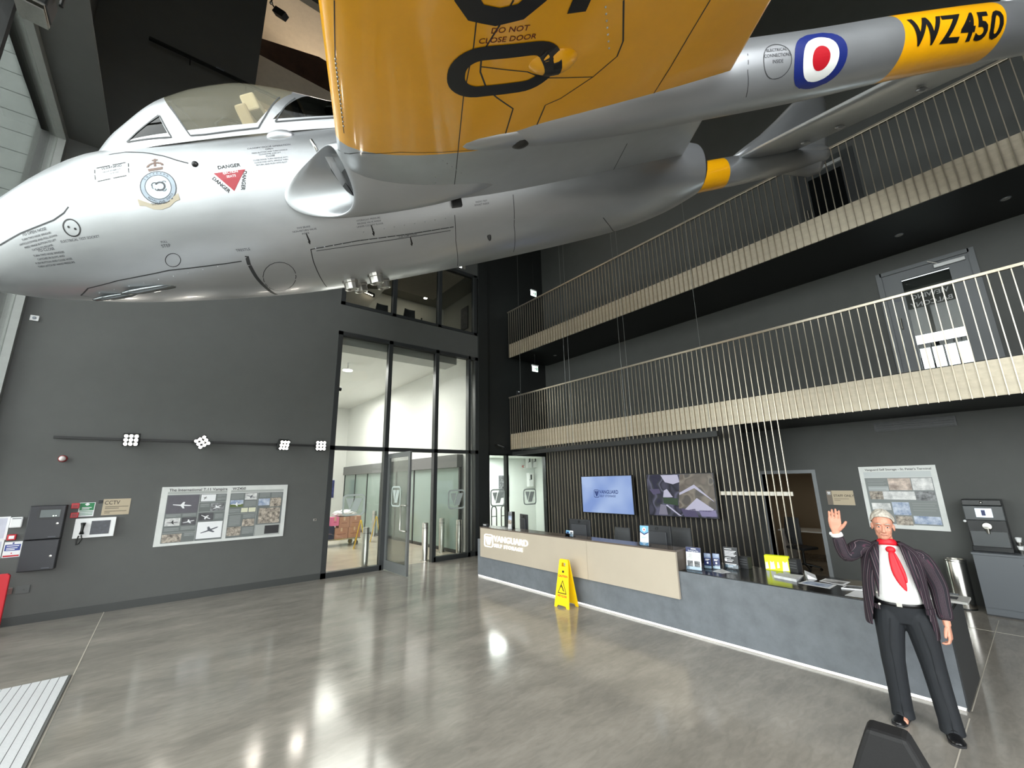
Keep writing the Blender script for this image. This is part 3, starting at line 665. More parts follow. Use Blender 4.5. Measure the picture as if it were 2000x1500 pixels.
# rivets
rv = MB()
for a0, b0, n, bv in (((608,486),(886,442),16,pod_bvh), ((700,455),(880,425),9,pod_bvh), ((660,300),(690,390),8,wing_bvh), ((860,310),(905,340),5,wing_bvh), ((850,340),(850,385),4,wing_bvh), ((655,110),(672,250),16,wing_bvh), ((1182,6),(1190,100),7,wing_bvh), ((180,575),(440,517),9,pod_bvh)):
    for i in range(n):
        t = (i+.5)/n; h = hit(a0[0]+(b0[0]-a0[0])*t, a0[1]+(b0[1]-a0[1])*t, bv)
        if h is None: continue
        q, no = on_skin(bv, h, off=.002); rv.ball(q, .0055, n=8, m=4)
ro = rv.build('rivet', M_ALU, jet, smooth=True, local=True); ro['kind'] = 'stuff'
def below(p, off):                                # the wing skin straight above a point under it
    r = wing_bvh.ray_cast(Vector((p.x, p.y, -2)), Vector((0, 0, 1)))
    return Vector((p.x, p.y, (r[0].z if r[0] else -.2)-off))
def decal(name, which, geo, cpx, m, ax='pod', sx=1, rot=0, off=.0018, sub=.05, label=None):
    """lay flat lettering on the skin, centred where picture point cpx meets it"""
    c = hit(cpx[0], cpx[1], which)
    if c is None: return None
    geo = subdiv2d(geo, sub); _, no = on_skin(which, c)
    ex = Vector((1, 0, 0)); ex = (ex-no*ex.dot(no)).normalized(); ey = ex.cross(no).normalized()
    if ax == 'door': ex, ey = Vector((1, 0, 0)), Vector((0, 1, 0))
    if ax == 'wing': ex, ey = Vector((0, -1, 0)), Vector((1, 0, 0))
    cr, sr = math.cos(rot), math.sin(rot); mb = MB()
    def fn(u, v):
        u, v = u*cr-v*sr, u*sr+v*cr
        if ax in ('wing', 'door'): return below(c+ex*u+ey*v, off)
        return on_skin(which, c+ex*u+ey*v, off=off)[0]
    put2d(mb, geo, fn); o = mb.build(name, m, jet, local=True, label=label); return o
def lines(rows, h, align='CENTER', gap=1.25):
    gs = []; y = 0
    for s, q in rows: gs.append(shift2d(text2d(s, h*q, align=align, bold=.006*h), 0, y)); y -= h*gap*(q*.5+.5)
    return merge2d(*[shift2d(g, 0, -y/2) for g in gs])
D = math.radians
decal('stencil', pod_bvh, lines([('WARNING', 1.5), ('HIGH ENERGY', 1), ('         IGNITERS', .8)], .021), (218, 335), M_INK)
fr4 = merge2d(*[([(x0, y0), (x1, y0), (x1, y1), (x0, y1)], [(0,1,2,3)]) for x0, x1, y0, y1 in ((-.17,-.02,.082,.092),(.01,.16,.082,.092),(-.17,-.02,-.092,-.082),(.01,.16,-.092,-.082),(-.195,-.185,-.06,.0),(-.195,-.185,.02,.07),(.185,.195,-.06,.0),(.185,.195,.02,.07))])
fr4 = ([(u*.66, v*.72) for u, v in fr4[0]], fr4[1])
decal('stencil', pod_bvh, fr4, (218, 335), M_INK)
tri = ([(-.12, .07), (.12, .07), (0, -.09)], [(2, 1, 0)])
decal('warning_triangle', pod_bvh, tri, (452, 351), mat('dark red paint', (150, 30, 44), .4), label='dark red triangle')
decal('stencil', pod_bvh, lines([('EJECTION', 1), ('SEATS', 1)], .026), (452, 344.5), mat('white stencil', (232, 234, 236), .5), off=.0032)
decal('stencil', pod_bvh, text2d('DANGER', .042, bold=.001), (447, 325), M_INK)
decal('stencil', pod_bvh, text2d('DANGER', .039, bold=.001), (432, 361), M_INK, rot=D(-53))
decal('stencil', pod_bvh, text2d('DANGER', .039, bold=.001), (476, 352), M_INK, rot=D(-109))
decal('stencil', pod_bvh, lines([('CANOPY DOOR OPERATION', 1.3), ('OPEN', 1.2), ('PRESS BUTTON AND TURN HANDLE', .85), ('CLOCKWISE AND LIFT', .85), ('CLOSE', 1.2), ('CLOSE DOOR TURN HANDLE ANTI-', .85), ('CLOCKWISE UNTIL SPINDLE THEN', .85), ('RETURN AND PUSH INTO SLOT', .85)], .0195), (528, 304), M_INKG)
decal('stencil', pod_bvh, lines([('TO OPEN NOSE', 1.2), ('TURN TWO NOSE SPINDLES', .8), ('ANTICLOCKWISE AND PULL DOWN', .8), ('PRESS HINGE BUTTON TO LIFT', .8), ('CATCH TO RELEASE', .8)], .0255), (76, 472), M_INKG, rot=D(3))
decal('stencil', pod_bvh, lines([('TO CLOSE', 1.2), ('TURN TWO NOSE SPINDLES', .8), ('CATCHES IN SLOTS AND', .8), ('PUSH BUTTON AND CLOSE NOSE', .8), ('THEN LATCH BY HAND PRESSURE', .8)], .0255), (102, 506), M_INKG, rot=D(3))
decal('stencil', pod_bvh, text2d('ELECTRICAL TEST SOCKET', .026), (156, 467), M_INKG)
circ = lambda r, n=28: [(r*math.cos(2*PI*k/n), r*math.sin(2*PI*k/n)) for k in range(n)]
decal('test_socket', pod_bvh, merge2d(frame2d(circ(.068), circ(.058)), shift2d((circ(.009), [tuple(range(28))]), -.02, .01), shift2d((circ(.009), [tuple(range(28))]), .024, -.012)), (140, 445), M_INK)
decal('stencil', pod_bvh, lines([('PULL', .8), ('STEP', 1.2)], .028), (325, 481), M_INKG)
decal('stencil', pod_bvh, text2d('TRESTLE', .03), (475, 488), M_INKG)
arrow = ([(-.004, .05), (.004, .05), (.004, -.02), (.012, -.02), (0, -.05), (-.012, -.02), (-.004, -.02)], [(6, 5, 4, 3, 2, 1, 0)])
for rows, q in (([('DIVE BRAKE', 1), ('NON-RETURN VALVE', 1), ('INSIDE', 1)], (596, 453)), ([('HYDRAULIC PRESSURE', 1), ('RELEASE VALVE INSIDE', 1), ('UNDER COCKPIT FLOOR', 1)], (722, 437)), ([('FUEL PUMP INSIDE', 1)], (797, 463)), ([('RADIO TEST', 1), ('SOCKET INSIDE', 1)], (941, 399))):
    decal('stencil', pod_bvh, lines(rows, .020), q, M_INKG)
    if q[1] > 430: decal('stencil', pod_bvh, arrow, (q[0]+6, q[1]+14 if len(rows) > 1 else q[1]+9), M_INK)
# squadron badge: pale disc and ring, crown above, scroll below
M_BADGE = mat('badge pale blue', (178, 196, 208), .4); M_BADGE2 = mat('badge ring', (142, 156, 168), .4); M_GOLD = mat('badge scroll', (164, 156, 136), .4)
KBG = lambda g: ([(u*.75, v*.75) for u, v in g[0]], g[1])
decal('badge_disc', pod_bvh, KBG((circ(.125), [tuple(range(28))])), (309, 365), M_BADGE)
decal('badge_ring', pod_bvh, KBG(frame2d(circ(.168), circ(.128))), (309, 365), M_BADGE2)
decal('badge_ring', pod_bvh, KBG(merge2d(frame2d(circ(.176), circ(.167)), frame2d(circ(.129), circ(.122)))), (309, 365), M_INKG, off=.0026)
swirl = merge2d(*[([(.055*math.cos(t)*s+.01+ox, .05*math.sin(t)*s+oy), (.055*math.cos(t+.5)*s+.01+ox, .05*math.sin(t+.5)*s+oy), (.035*math.cos(t+.5)*s+.01+ox, .032*math.sin(t+.5)*s+oy), (.035*math.cos(t)*s+.01+ox, .032*math.sin(t)*s+oy)], [(0,1,2,3)]) for s, ox, oy, T in ((1,0,0,(-2.4,-1.9,-1.4,-.9,-.4,.1,.6,1.1,1.6,2.1)),(.6,-.05,.02,(.4,.9,1.4,1.9,2.4,2.9)),(.5,-.03,-.02,(3.,3.5,4,4.5,5)),(.42,.045,.03,(0,.5,1,1.5,2,2.5,3)),(.4,-.06,.0,(2,2.6,3.2,3.8)),(.45,.03,-.035,(-2.5,-2,-1.5,-1,-.5))) for t in T])
decal('badge_figure', pod_bvh, KBG(swirl), (311, 364), M_INKG, off=.0026)
scroll = frame2d([(-.20,-.02),(-.15,-.03),(-.08,-.075),(0,-.09),(.08,-.075),(.15,-.03),(.20,-.02)], [(-.20,.05),(-.15,.02),(-.08,-.02),(0,-.04),(.08,-.02),(.15,.02),(.20,.05)])
scroll = (scroll[0], scroll[1][:6])
decal('badge_scroll', pod_bvh, KBG(scroll), (311, 392), M_GOLD, off=.0026)
def arc_text(s, r, size, a0, a1):
    gs = []
    for i, ch in enumerate(s):
        if ch == ' ': continue
        t = a0+(a1-a0)*(i+.5)/len(s); vs, fs = text2d(ch, size); up_ = 1 if a1 < a0 else -1
        c, s2 = math.cos(t-PI/2) if up_ > 0 else math.cos(t+PI/2), math.sin(t-PI/2) if up_ > 0 else math.sin(t+PI/2)
        gs.append(([(r*math.cos(t)+u*c-v*s2, r*math.sin(t)+u*s2+v*c) for u, v in vs], fs))
    return merge2d(*gs)
decal('badge_lettering', pod_bvh, KBG(arc_text('ROYAL AIR FORCE', .148, .026, D(215), D(325))), (309, 365), M_INK, off=.0032)
decal('badge_lettering', pod_bvh, KBG(arc_text('SQUADRON', .148, .026, D(145), D(35))), (309, 365), M_INK, off=.0032)
decal('badge_lettering', pod_bvh, KBG(text2d('THREATEN', .03)), (311, 397.5), M_INK, off=.004)
crown = merge2d(frame2d([(.075*math.cos(t)*1.15, .055*math.sin(t)) for t in [PI*k/8 for k in range(9)]], [(.055*math.cos(t)*1.1, .035*math.sin(t)) for t in [PI*k/8 for k in range(9)]]), ([(-.075,-.02),(.075,-.02),(.068,-.05),(-.068,-.05)], [(3,2,1,0)]), ([(-.012,.0),(.012,0),(.012,.10),(-.012,.10)], [(0,1,2,3)]), ([(-.03,.075),(.03,.075),(.03,.09),(-.03,.09)], [(0,1,2,3)]))
crown = (crown[0], [f for f in crown[1] if not (0 in f and 8 in f)])
decal('badge_crown', pod_bvh, KBG(crown), (303, 325), mat('badge crown', (104, 82, 72), .45), off=.002)
# wing serial and stencil, boom roundel and serial
def zero_geo(hh, ww, st):                         # hh along a, ww along l
    return frame2d(rrect(ww, hh, ww*.46, 8), rrect(ww-2*st, hh-2*st, (ww-2*st)*.44, 8))
decal('wing_serial', wing_bvh, zero_geo(.60, .38, .092), (985, 139), M_INK, 'wing', sub=.06, off=.003)
def big(s, cpx, size, sx=1.0, dl=0):
    return decal('wing_serial', wing_bvh, text2d(s, size, bold=.045, sx=sx), cpx, M_INK, 'wing', sub=.08, off=.006)
GLYPH = {'5': [(.165,.275), (-.13,.275), (-.15,.03), (-.05,.07), (.06,.06), (.125,.0), (.145,-.10), (.115,-.20), (.04,-.25), (-.06,-.25), (-.15,-.20)], '4': [(.09,-.30), (.09,.27), (-.16,-.10), (.19,-.10)], 'Z': [(-.17,.255), (.15,.255), (-.14,-.255), (.18,-.255)], 'W': [(-.22,.30), (-.12,-.26), (.0,.2), (.12,-.26), (.22,.30)]}
def stroke2d(path, w):
    P_ = [Vector(p) for p in path]; L = []; R_ = []
    for i, p in enumerate(P_):
        d0 = (P_[i]-P_[i-1]).normalized() if i else None; d1 = (P_[i+1]-P_[i]).normalized() if i < len(P_)-1 else None
        d0 = d0 or d1; d1 = d1 or d0; n0 = Vector((-d0.y, d0.x)); n1 = Vector((-d1.y, d1.x)); m = (n0+n1).normalized(); k = min(2.2, 1/max(.3, m.dot(n0)))
        L.append(p+m*(w/2*k)); R_.append(p-m*(w/2*k))
    n = len(P_); return [tuple(q) for q in L+R_], [(i, i+1, n+i+1, n+i) for i in range(n-1)]
c0 = hit(985, 139, wing_bvh)
def big_at(s, l, a, size, sx):
    geo = subdiv2d(stroke2d(GLYPH[s], .092), .08); mb = MB()
    put2d(mb, geo, lambda u, v: below(Vector((a+v, l-u, 0)), .003)); mb.build('wing_serial', M_INK, jet, local=True)
for s, l in (('5', c0.y+.50), ('4', c0.y+1.0), ('Z', c0.y+1.5), ('W', c0.y+2.05)): big_at(s, l, c0.x, .84, .92)
decal('stencil', wing_bvh, lines([('DO NOT', 1), ('CLOSE DOOR', 1)], .045), (992, 76), mat('dark red stencil', (92, 24, 20), .5), 'door')
M_BLUE = mat('roundel blue', (26, 40, 110), .35, coat=.4); M_WH = mat('roundel white', (226, 228, 226), .35, coat=.4); M_RED = mat('roundel red', (176, 22, 36), .35, coat=.4)
decal('roundel', boom_bvh, frame2d(circ(.245, 40), circ(.165, 40)), (1604, 113), M_BLUE, off=.0018, sub=.022, label='blue ring')
decal('roundel', boom_bvh, frame2d(circ(.166, 40), circ(.08, 40)), (1604, 113), M_WH, off=.0026, sub=.022, label='white ring')
decal('roundel', boom_bvh, (circ(.082, 40), [tuple(range(40))]), (1604, 113), M_RED, off=.0034, sub=.022, label='red disc')
decal('boom_serial', boom_bvh, text2d('WZ450', .30, bold=.008, sx=1.0, space=1.06), (1873, 56), M_INK, off=.003, sub=.022)
decal('stencil', boom_bvh, lines([('ELECTRICAL', 1), ('CONNECTIONS', 1), ('INSIDE', 1)], .032), (1519, 114), M_INKG)
decal('inspection_cover', boom_bvh, frame2d(circ(.125), circ(.119)), (1519, 118), M_SEAM)
# undercarriage leg fairing in the wing underside, bulge on the door, cartridges, lamps and vents
def blob(name, px_, bv, r, m, ax=None, push=0):
    h = hit(px_[0], px_[1], bv); MB().ball(h+Vector((0, 0, push)), *r).build(name, m, jet, smooth=True, local=True)
blob('gear_fairing', (985, 276), wing_bvh, (.33, .11, .06), M_ALU, push=.02)
blob('gear_fairing', (1047, 268), wing_bvh, (.17, .10, .07), M_ALU, push=.02)
h = hit(1014, 272, wing_bvh); MB().ball(h, .085, .075, .06).build('gear_well', mat('dark gear well', (58, 58, 56), .35, .6), jet, smooth=True, local=True)
for q, big_ in (((684, 549), 1), ((733, 537), 1), ((704, 560), 1), ((748, 553), 1)):
    b_ = hit(q[0], q[1], pod_bvh) or bod(q[0], q[1], 'l', .05)
    loc, no = on_skin(pod_bvh, b_, off=0)
    ax_ = Vector((0, .15, -1)).normalized(); mb = MB()
    mb.lathe(loc-ax_*.03, [(.075, 0), (.075, .05), (.066, .055), (.066, .115), (.05, .118), (.05, .10), (.01, .10)], 12, ax_); mb.build('cartridge_port', M_CHROME, jet, local=True)
blob('landing_lamp', (300, 563), pod_bvh, (.26, .05, .035), mat('lamp glass metal', (120, 124, 126), .12, .9))
blob('landing_lamp', (235, 577), pod_bvh, (.22, .05, .03), mat('lamp glass metal', (120, 124, 126), .12, .9))
h = hit(955, 461, pod_bvh); q, no = on_skin(pod_bvh, h); MB().ball(q, .02, .01, .045).build('vent_slot', M_INK, jet, local=True, smooth=True)
h = hit(381, 321, pod_bvh)
if h: MB().ball(h, .025, .02, .025).build('vent_hole', M_INK, jet, local=True, smooth=True)
h = hit(614, 287, pod_bvh)
if h:
    q, no = on_skin(pod_bvh, h, off=.01); MB().tube([q+Vector((-.01, 0, .05)), q+Vector((.02, .015, -.05))], .012, 8).build('canopy_handle', M_CHROME, jet, local=True, smooth=True)
h = hit(547, 266, pod_bvh) or hit(547, 266, can_bvh)
if h: MB().ball(h, .11, .03, .05).build('hinge_fairing', M_ALU, jet, local=True, smooth=True)
mb = MB(); a_ = hit(890, 396, pod_bvh) or bod(890, 396, 'l', .8); mb.box(a_.x-.04, a_.x+.05, a_.y-.03, a_.y+.05, a_.z-.04, a_.z+.05); mb.build('flap_recess', M_INK, jet, local=True)
# suspension shackles on top, out of sight of this side
for a_, l_ in ((4.3, 0), (5.4, 1.75), (5.2, -1.75)):
    p = TBV+RBM @ Vector((a_, l_, .7 if l_ == 0 else .15)); MB().cyl((p.x, p.y, p.z), (p.x, p.y, CEIL), .012, n=8).build('suspension_cable', mat('steel cable', (150, 150, 146), .4, .8), jet)
# ---------------------------------------------------------------- reception desk
M_DESK = mat('grey concrete board', (100, 105, 110), .5, noise=.16, nscale=5, bump=.05, bscale=30)
M_TOP = mat('black stone top', (34, 35, 36), .16, noise=.1, nscale=20)
M_BRP = mat('bronze cladding panel', (186, 175, 158), .38, .2, noise=.03, nscale=2)
M_BRT = mat('brown counter top', (96, 86, 78), .22)
M_LED = mat('led strip white', (250, 250, 246), .5, emit=.45)
DX, DYa, DYb, DYm, DZ = XD, .83, 8.58, 3.52, .80
desk = thing('reception_desk', 'long reception desk in grey concrete board with bronze counter front', 'desk', (DX, 4.7, 0))
B(DX, DX+.09, DYa, DYb, .032, DZ).build('front_panel', M_DESK, desk)
B(DX+.004, DX+.086, DYa+.01, DYb-.01, .004, .030).build('light_strip', M_LED, desk)
B(DX+.03, DX+1.02, DYa, DYm+.03, DZ-.03, DZ+.006).build('desk_top', M_TOP, desk, bevel=.003)
B(DX+.004, DX+1.0, DYa-.012, DYa-.0005, .004, DZ-.03).build('end_panel', mat('end board in painted shade', (46, 48, 50), .45), desk)  # this end stands in shade, put into the darker colour of the board
B(DX+.45, DX+.85, DYm+.03, DYb, DZ-.10, DZ-.06).build('desk_top', M_TOP, desk)
B(DX+.095, DX+.85, DYb-.04, DYb, .01, DZ-.1).build('end_panel', M_DESK, desk)
ym = pt(1150, 1150, 'X', DX-.05).y
B(DX-.05, DX-.012, ym+.004, 8.41, .44, 1.06).build('counter_panel', M_BRP, desk)
B(DX-.05, DX-.012, DYm, ym, .44, 1.06).build('counter_panel', M_BRP, desk)
B(DX-.052, DX+.30, DYm-.002, 8.43, 1.058, 1.082).build('counter_top', M_BRT, desk, bevel=.003)
B(DX+.27, DX+.30, DYm+.02, 8.40, DZ-.1, 1.058).build('counter_back', M_BRP, desk)
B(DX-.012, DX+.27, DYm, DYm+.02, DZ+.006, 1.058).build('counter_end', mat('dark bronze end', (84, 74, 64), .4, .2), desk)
M_SIGNW = mat('white sign letters', (246, 244, 238), .4, emit=.25)
c = pt(946, 1054, 'X', DX-.055); mb = MB(); yy0 = c.y
solid2d(mb, wordmark(.275), lambda u, v, d: (DX-.05-d, yy0-u*1.22, c.z-.005+v), 0, .018)
mb.build('sign_lettering', M_SIGNW, desk)
def on_top(x, y, z): return pt(x, y, 'Z', z)
# ---- things on the counter and the desk
M_ACR = glass('clear acrylic', (226, 234, 240), 1.2)
def holder(name, label, cat, base, yaw, w, hgt, art, tilt=.12, group=None):
    """leaflet or sign in an upright holder; art(mbs fn) lays prints on the face"""
    t = thing(name, label, cat, base, 0, group); e = Vector((math.cos(yaw), math.sin(yaw), 0)); n = Vector((e.y, -e.x, 0))
    if (CAMP-base).dot(n) < 0: n = -n
    upv = (Vector((0, 0, 1)) - n*math.tan(tilt)).normalized()
    if e.cross(upv).dot(n) < 0: e = -e
    F = lambda u, v, d=0: base+e*u+upv*(v+.004)+n*(d+.02)
    mb = MB(); mb.prism([(-w/2, 0), (w/2, 0), (w/2, hgt), (-w/2, hgt)], lambda u, v, d: F(u, v, d), -.004, .0); mb.build('card', art[0], t)
    for i_, (nm, m, geo) in enumerate(art[1]):
        q = MB(); put2d(q, geo, lambda u, v: F(u, v, .0012+.0006*i_)); q.build(nm, m, t)
    mb = MB(); mb.prism([(-w/2-.004, 0), (w/2+.004, 0), (w/2+.004, .05), (-w/2-.004, .05)], lambda u, v, d: F(u, v, d), .009, .012)
    mb.obox(base+Vector((0, 0, .004)), e, n, (0, 0, 1), w/2+.004, .05, .0035); mb.build('holder', M_ACR, t); return t
rect = lambda x0, x1, y0, y1: ([(x0, y0), (x1, y0), (x1, y1), (x0, y1)], [(0, 1, 2, 3)])
def rows2d(x0, x1, ys, h): return merge2d(*[rect(x0, x0+(x1-x0)*q, y-h, y) for y, q in ys])
M_NAVY = mat('navy print', (30, 42, 92), .4); M_LBL = mat('light blue print', (116, 176, 214), .4); M_PAPER = mat('white paper', (240, 242, 244), .6); M_PRINT = mat('grey print', (92, 96, 104), .6); M_BLKC = mat('black card', (44, 45, 47), .5)
M_PHOTO = [mat('photo grey', (120, 122, 124), .5, noise=.9, nscale=14), mat('photo white', (170, 172, 172), .5, noise=.75, nscale=11, rgb2=(244, 244, 242)), mat('photo mixed', (66, 62, 58), .5, noise=1, nscale=18, rgb2=(208, 196, 180)), mat('photo blue', (90, 116, 160), .5, noise=1, nscale=10, rgb2=(214, 222, 232)), mat('photo dark', (76, 76, 80), .5, noise=.5, nscale=6)]
yawY = PI/2
b_ = on_top(1258, 1066, 1.082)
holder('leaflet_stand', 'tall pale blue and white award sign on the bronze counter top', 'sign', Vector((DX+.06, b_.y, 1.082)), yawY, .15, .29, (M_PAPER, [
  ('print', M_LBL, ([(-.075, .29), (.075, .29), (.075, .20), (0, .165), (-.075, .20)], [(4, 3, 2, 1, 0)])), ('print', M_NAVY, ([(-.075, .205), (0, .17), (.075, .205), (.075, .19), (0, .152), (-.075, .19)], [(5, 4, 1, 0), (4, 3, 2, 1)])),
  ('badge', M_PAPER, ([(.035*math.cos(2*PI*k/6+PI/6), .235+.035*math.sin(2*PI*k/6+PI/6)) for k in range(6)], [tuple(range(6))])), ('badge', mat('print red', (190, 80, 80), .5), rect(-.012, .014, .222, .246)),
  ('print_lines', M_LBL, rows2d(-.045, .045, [(.125, 1), (.112, .8)], .006)), ('print', M_LBL, ([(-.075, .0), (-.075, .055), (0, .012), (.075, .055), (.075, 0)], [(0, 1, 2), (2, 3, 4)]))]))
for k, (px_, lab, mm) in enumerate(((1112, 'small blue leaflets in a clear holder in front of the monitor, left one', M_LBL), (1125, 'small pale leaflets in a clear holder in front of the monitor, right one', M_PAPER))):
    b_ = on_top(px_, 1047, 1.082)
    holder('leaflet_holder', lab, 'leaflets', Vector((DX+.08, b_.y, 1.082)), yawY, .085, .10, (mm, [('print', M_NAVY if k == 0 else M_PRINT, rect(-.03, .03, .05, .08)), ('print_lines', M_PAPER, rows2d(-.03, .03, [(.04, 1), (.03, .7)], .004))]), group='small leaflet holders on the counter')
b_ = on_top(1007, 1032, 1.082)
t = thing('brochure_tower', 'clear tower of white brochures at the far end of the counter', 'brochures', (DX+.16, b_.y, 1.082))
for k in range(4): 
    z = 1.085+.085*k; B(DX+.10+.006*k, DX+.112+.006*k, b_.y-.055, b_.y+.055, z, z+.10).build('brochure', M_PHOTO[(k+1) % 4], t)
mb = MB(); mb.box(DX+.09, DX+.21, b_.y-.06, b_.y+.06, 1.082, 1.088); mb.box(DX+.2, DX+.205, b_.y-.06, b_.y+.06, 1.088, 1.44); mb.build('rack', M_ACR, t)
b_ = on_top(950, 1023, 1.082)
t = thing('name_block', 'small black name block at the far left corner of the counter', 'sign', (DX+.05, b_.y-.05, 1.082)); y_ = min(b_.y-.06, 8.32)
B(DX+.02, DX+.07, y_-.09, y_+.09, 1.0825, 1.145).build('block', M_BLKC, t); mb = MB(); put2d(mb, rows2d(-.06, .05, [(.04, 1)], .012), lambda u, v: (DX+.0185, y_-u, 1.088+v)); mb.build('print_lines', M_PAPER, t)
# low desk items
def lowh(px_, py_, *a, **k): return None
b_ = on_top(1357, 1113, DZ+.006); mini = lambda x0, x1, y0, y1: rect(x0, x1, y0, y1)
holder('packing_price_sign', 'white upright card with four small pictures and navy header on the low desk', 'sign', Vector((b_.x, b_.y, DZ+.006)), yawY+.12, .21, .30, (M_PAPER, [('header', M_NAVY, rect(-.105, .105, .235, .30)), ('lettering', M_PAPER, shift2d(text2d('Packaging Kits', .026), 0, .252)), ('lettering', M_PAPER, rows2d(-.03, .04, [(.285, 1)], .012)),
  ('picture', M_PHOTO[1], rect(-.09, -.01, .14, .22)), ('picture', M_PHOTO[1], rect(.01, .09, .14, .22)), ('picture', M_PHOTO[0], rect(-.09, -.01, .04, .12)), ('picture', M_PHOTO[0], rect(.01, .09, .04, .12))]))
for k, (px_, py_, lab) in enumerate(((1384, 1110, 'navy leaflet in a holder, the one next to the white picture card'), (1401, 1111, 'navy leaflet in a holder, the one next to the black notice'))):
    b_ = on_top(px_, py_, DZ+.006)
    holder('leaflet_holder', lab, 'leaflets', Vector((b_.x, b_.y, DZ+.006)), yawY+.12, .098, .205, (M_NAVY, [('picture', M_PHOTO[3], rect(-.045, .045, .14, .20)), ('print_lines', M_PAPER, rows2d(-.03, .03, [(.125, 1), (.112, .7)], .008)), ('badge', M_PAPER, ([(.014*math.cos(2*PI*q/12), .075+.014*math.sin(2*PI*q/12)) for q in range(12)], [tuple(range(12))])), ('strip', M_PAPER, rect(-.049, .049, .0, .035))]), group='navy leaflet holders on the low desk')
b_ = on_top(1430, 1110, DZ+.006)
holder('notice_stand', 'black upright notice with white lines of print on the low desk', 'sign', Vector((b_.x, b_.y, DZ+.006)), yawY+.12, .19, .285, (M_BLKC, [('print_lines', M_PAPER, rows2d(-.08, .085, [(.262, .6)]+[(.235-.017*k, .95-.1*(k % 3)) for k in range(5)]+[(.14, .5), (.115, .7), (.095, .6), (.06, .9), (.043, .85), (.026, .6)], .008)), ('badge', M_PAPER, rect(-.085, -.055, .095, .125))]))
def sheet(name, label, corners, m, z=DZ+.006, th=.002, cat='papers', inner=None, group=None, lift=0):
    ps = [on_top(x, y, z) for x, y in corners]; mb = MB(); n = len(ps)
    mb.ring([[p+Vector((0, 0, .0005)) for p in ps], [p+Vector((0, 0, th+lift*(i in (0, n-1)))) for i, p in enumerate(ps)]]); o = mb.build(name, m); tag(o, label, cat, group)
    if inner:
        q = MB(); c_ = sum(ps, Vector())/n; q.add([c_+(p-c_)*.82+Vector((0, 0, th+.0012+lift*.8*(i in (0, n-1)))) for i, p in enumerate(ps)], [tuple(range(n))]); q.build('print', inner, o)
    return o
sheet('leaflet', 'white leaflet lying flat in front of the black notice', [(1392,1116),(1408,1111),(1427,1118),(1411,1120)], M_PAPER, inner=M_PHOTO[1], cat='leaflet')
sheet('photo_print', 'glossy print of a blue sky scene lying on the low desk front edge', [(1559,1139),(1575,1134),(1634,1143),(1621,1150)], M_PAPER, inner=M_PHOTO[3], cat='print')
sheet('photo_print', 'glossy print with black silhouettes lying behind the blue print', [(1600,1135),(1612,1130),(1661,1137),(1648,1144)], M_PAPER, inner=mat('black and white print', (20, 20, 22), .3, noise=1, nscale=9, rgb2=(230, 230, 230)), cat='print')
sheet('photo_print', 'grey print lying partly behind the jacket of the man', [(1643,1150),(1652,1143),(1690,1146),(1686,1154)], M_PAPER, inner=M_PHOTO[0], cat='print', lift=.01)
sheet('paper_sheet', 'plain white sheet on the desk edge nearest the man', [(1650,1163),(1671,1153),(1700,1158),(1690,1168)], M_PAPER, cat='paper')
o = sheet('open_newspaper', 'crumpled open newspaper lying on the low desk before the yellow box', [(1512,1128),(1524,1119),(1570,1124),(1556,1137)], mat('newsprint', (214, 216, 218), .7, noise=.15, nscale=20), lift=.03, cat='newspaper')
sheet('folded_paper', 'folded white papers beside the newspaper, standing slightly open', [(1572,1122),(1592,1123),(1596,1132),(1578,1131)], M_PAPER, lift=.05, cat='papers')
# hi-vis yellow box / pocket file
b0, b1 = on_top(1496, 1112, DZ+.006), on_top(1543, 1117, DZ+.006); e = (b1-b0); wv_ = e.length; e.normalize(); n_ = Vector((-e.y, e.x, 0)); n_ = n_ if (CAMP-b0).dot(n_) > 0 else -n_
M_FLUO = mat('fluorescent yellow', (226, 240, 10), .5, emit=.15)
t = thing('yellow_leaflet_box', 'fluorescent yellow and white leaflet box standing on the low desk', 'leaflet box', b0)
mb = MB(); mb.obox(b0+e*wv_/2-n_*.05+Vector((0, 0, .095)), e, n_, (0, 0, 1), wv_/2, .05, .095); mb.build('box_body', M_FLUO, t)
mb = MB(); F_ = lambda u, v: b0+e*u+n_*.002+Vector((0, 0, v))
for u0, u1, va, vb_ in ((.0, .15, .01, .11), (.2, .42, .01, .12), (.5, .62, .03, .12), (.72, .98, .0, .13)): put2d(mb, ([(u0*wv_, va), (u1*wv_, va+.01), (u1*wv_-.01, vb_), ((u0+u1)/2*wv_, vb_-.02), (u0*wv_+.01, vb_)], [(0, 1, 2, 3, 4)]), F_)
mb.build('paper_patch', M_PAPER, t)
for (x0, y0, x1, y1, hh, lab) in ((1543, 1117, 1559, 1120, .17, 'dark grey card box just right of the yellow box'), (1445, 1109, 1462, 1112, .16, 'dark box standing behind the black notice')):
    p0, p1 = on_top(x0, y0, DZ+.006), on_top(x1, y1, DZ+.006); e = (p1-p0).normalized(); q = MB(); n2 = Vector((-e.y, e.x, 0)); n2 = n2 if (CAMP-p0).dot(n2) < 0 else -n2
    t = thing('card_reader', lab, 'box', p0); q.obox((p0+p1)/2+n2*.05+Vector((0, 0, hh/2)), e, n2, (0, 0, 1), (p1-p0).length/2, .05, hh/2); q.build('case', M_BLKC, t, bevel=.004)
    q = MB(); 
    for k in range(3): q.obox((p0+p1)/2-n2*.002+Vector((0, 0, hh*(.35+.2*k))), e, n2, (0, 0, 1), (p1-p0).length*.4, .002, .004)
    q.build('slot', mat('grey slot', (90, 92, 94), .5), t)
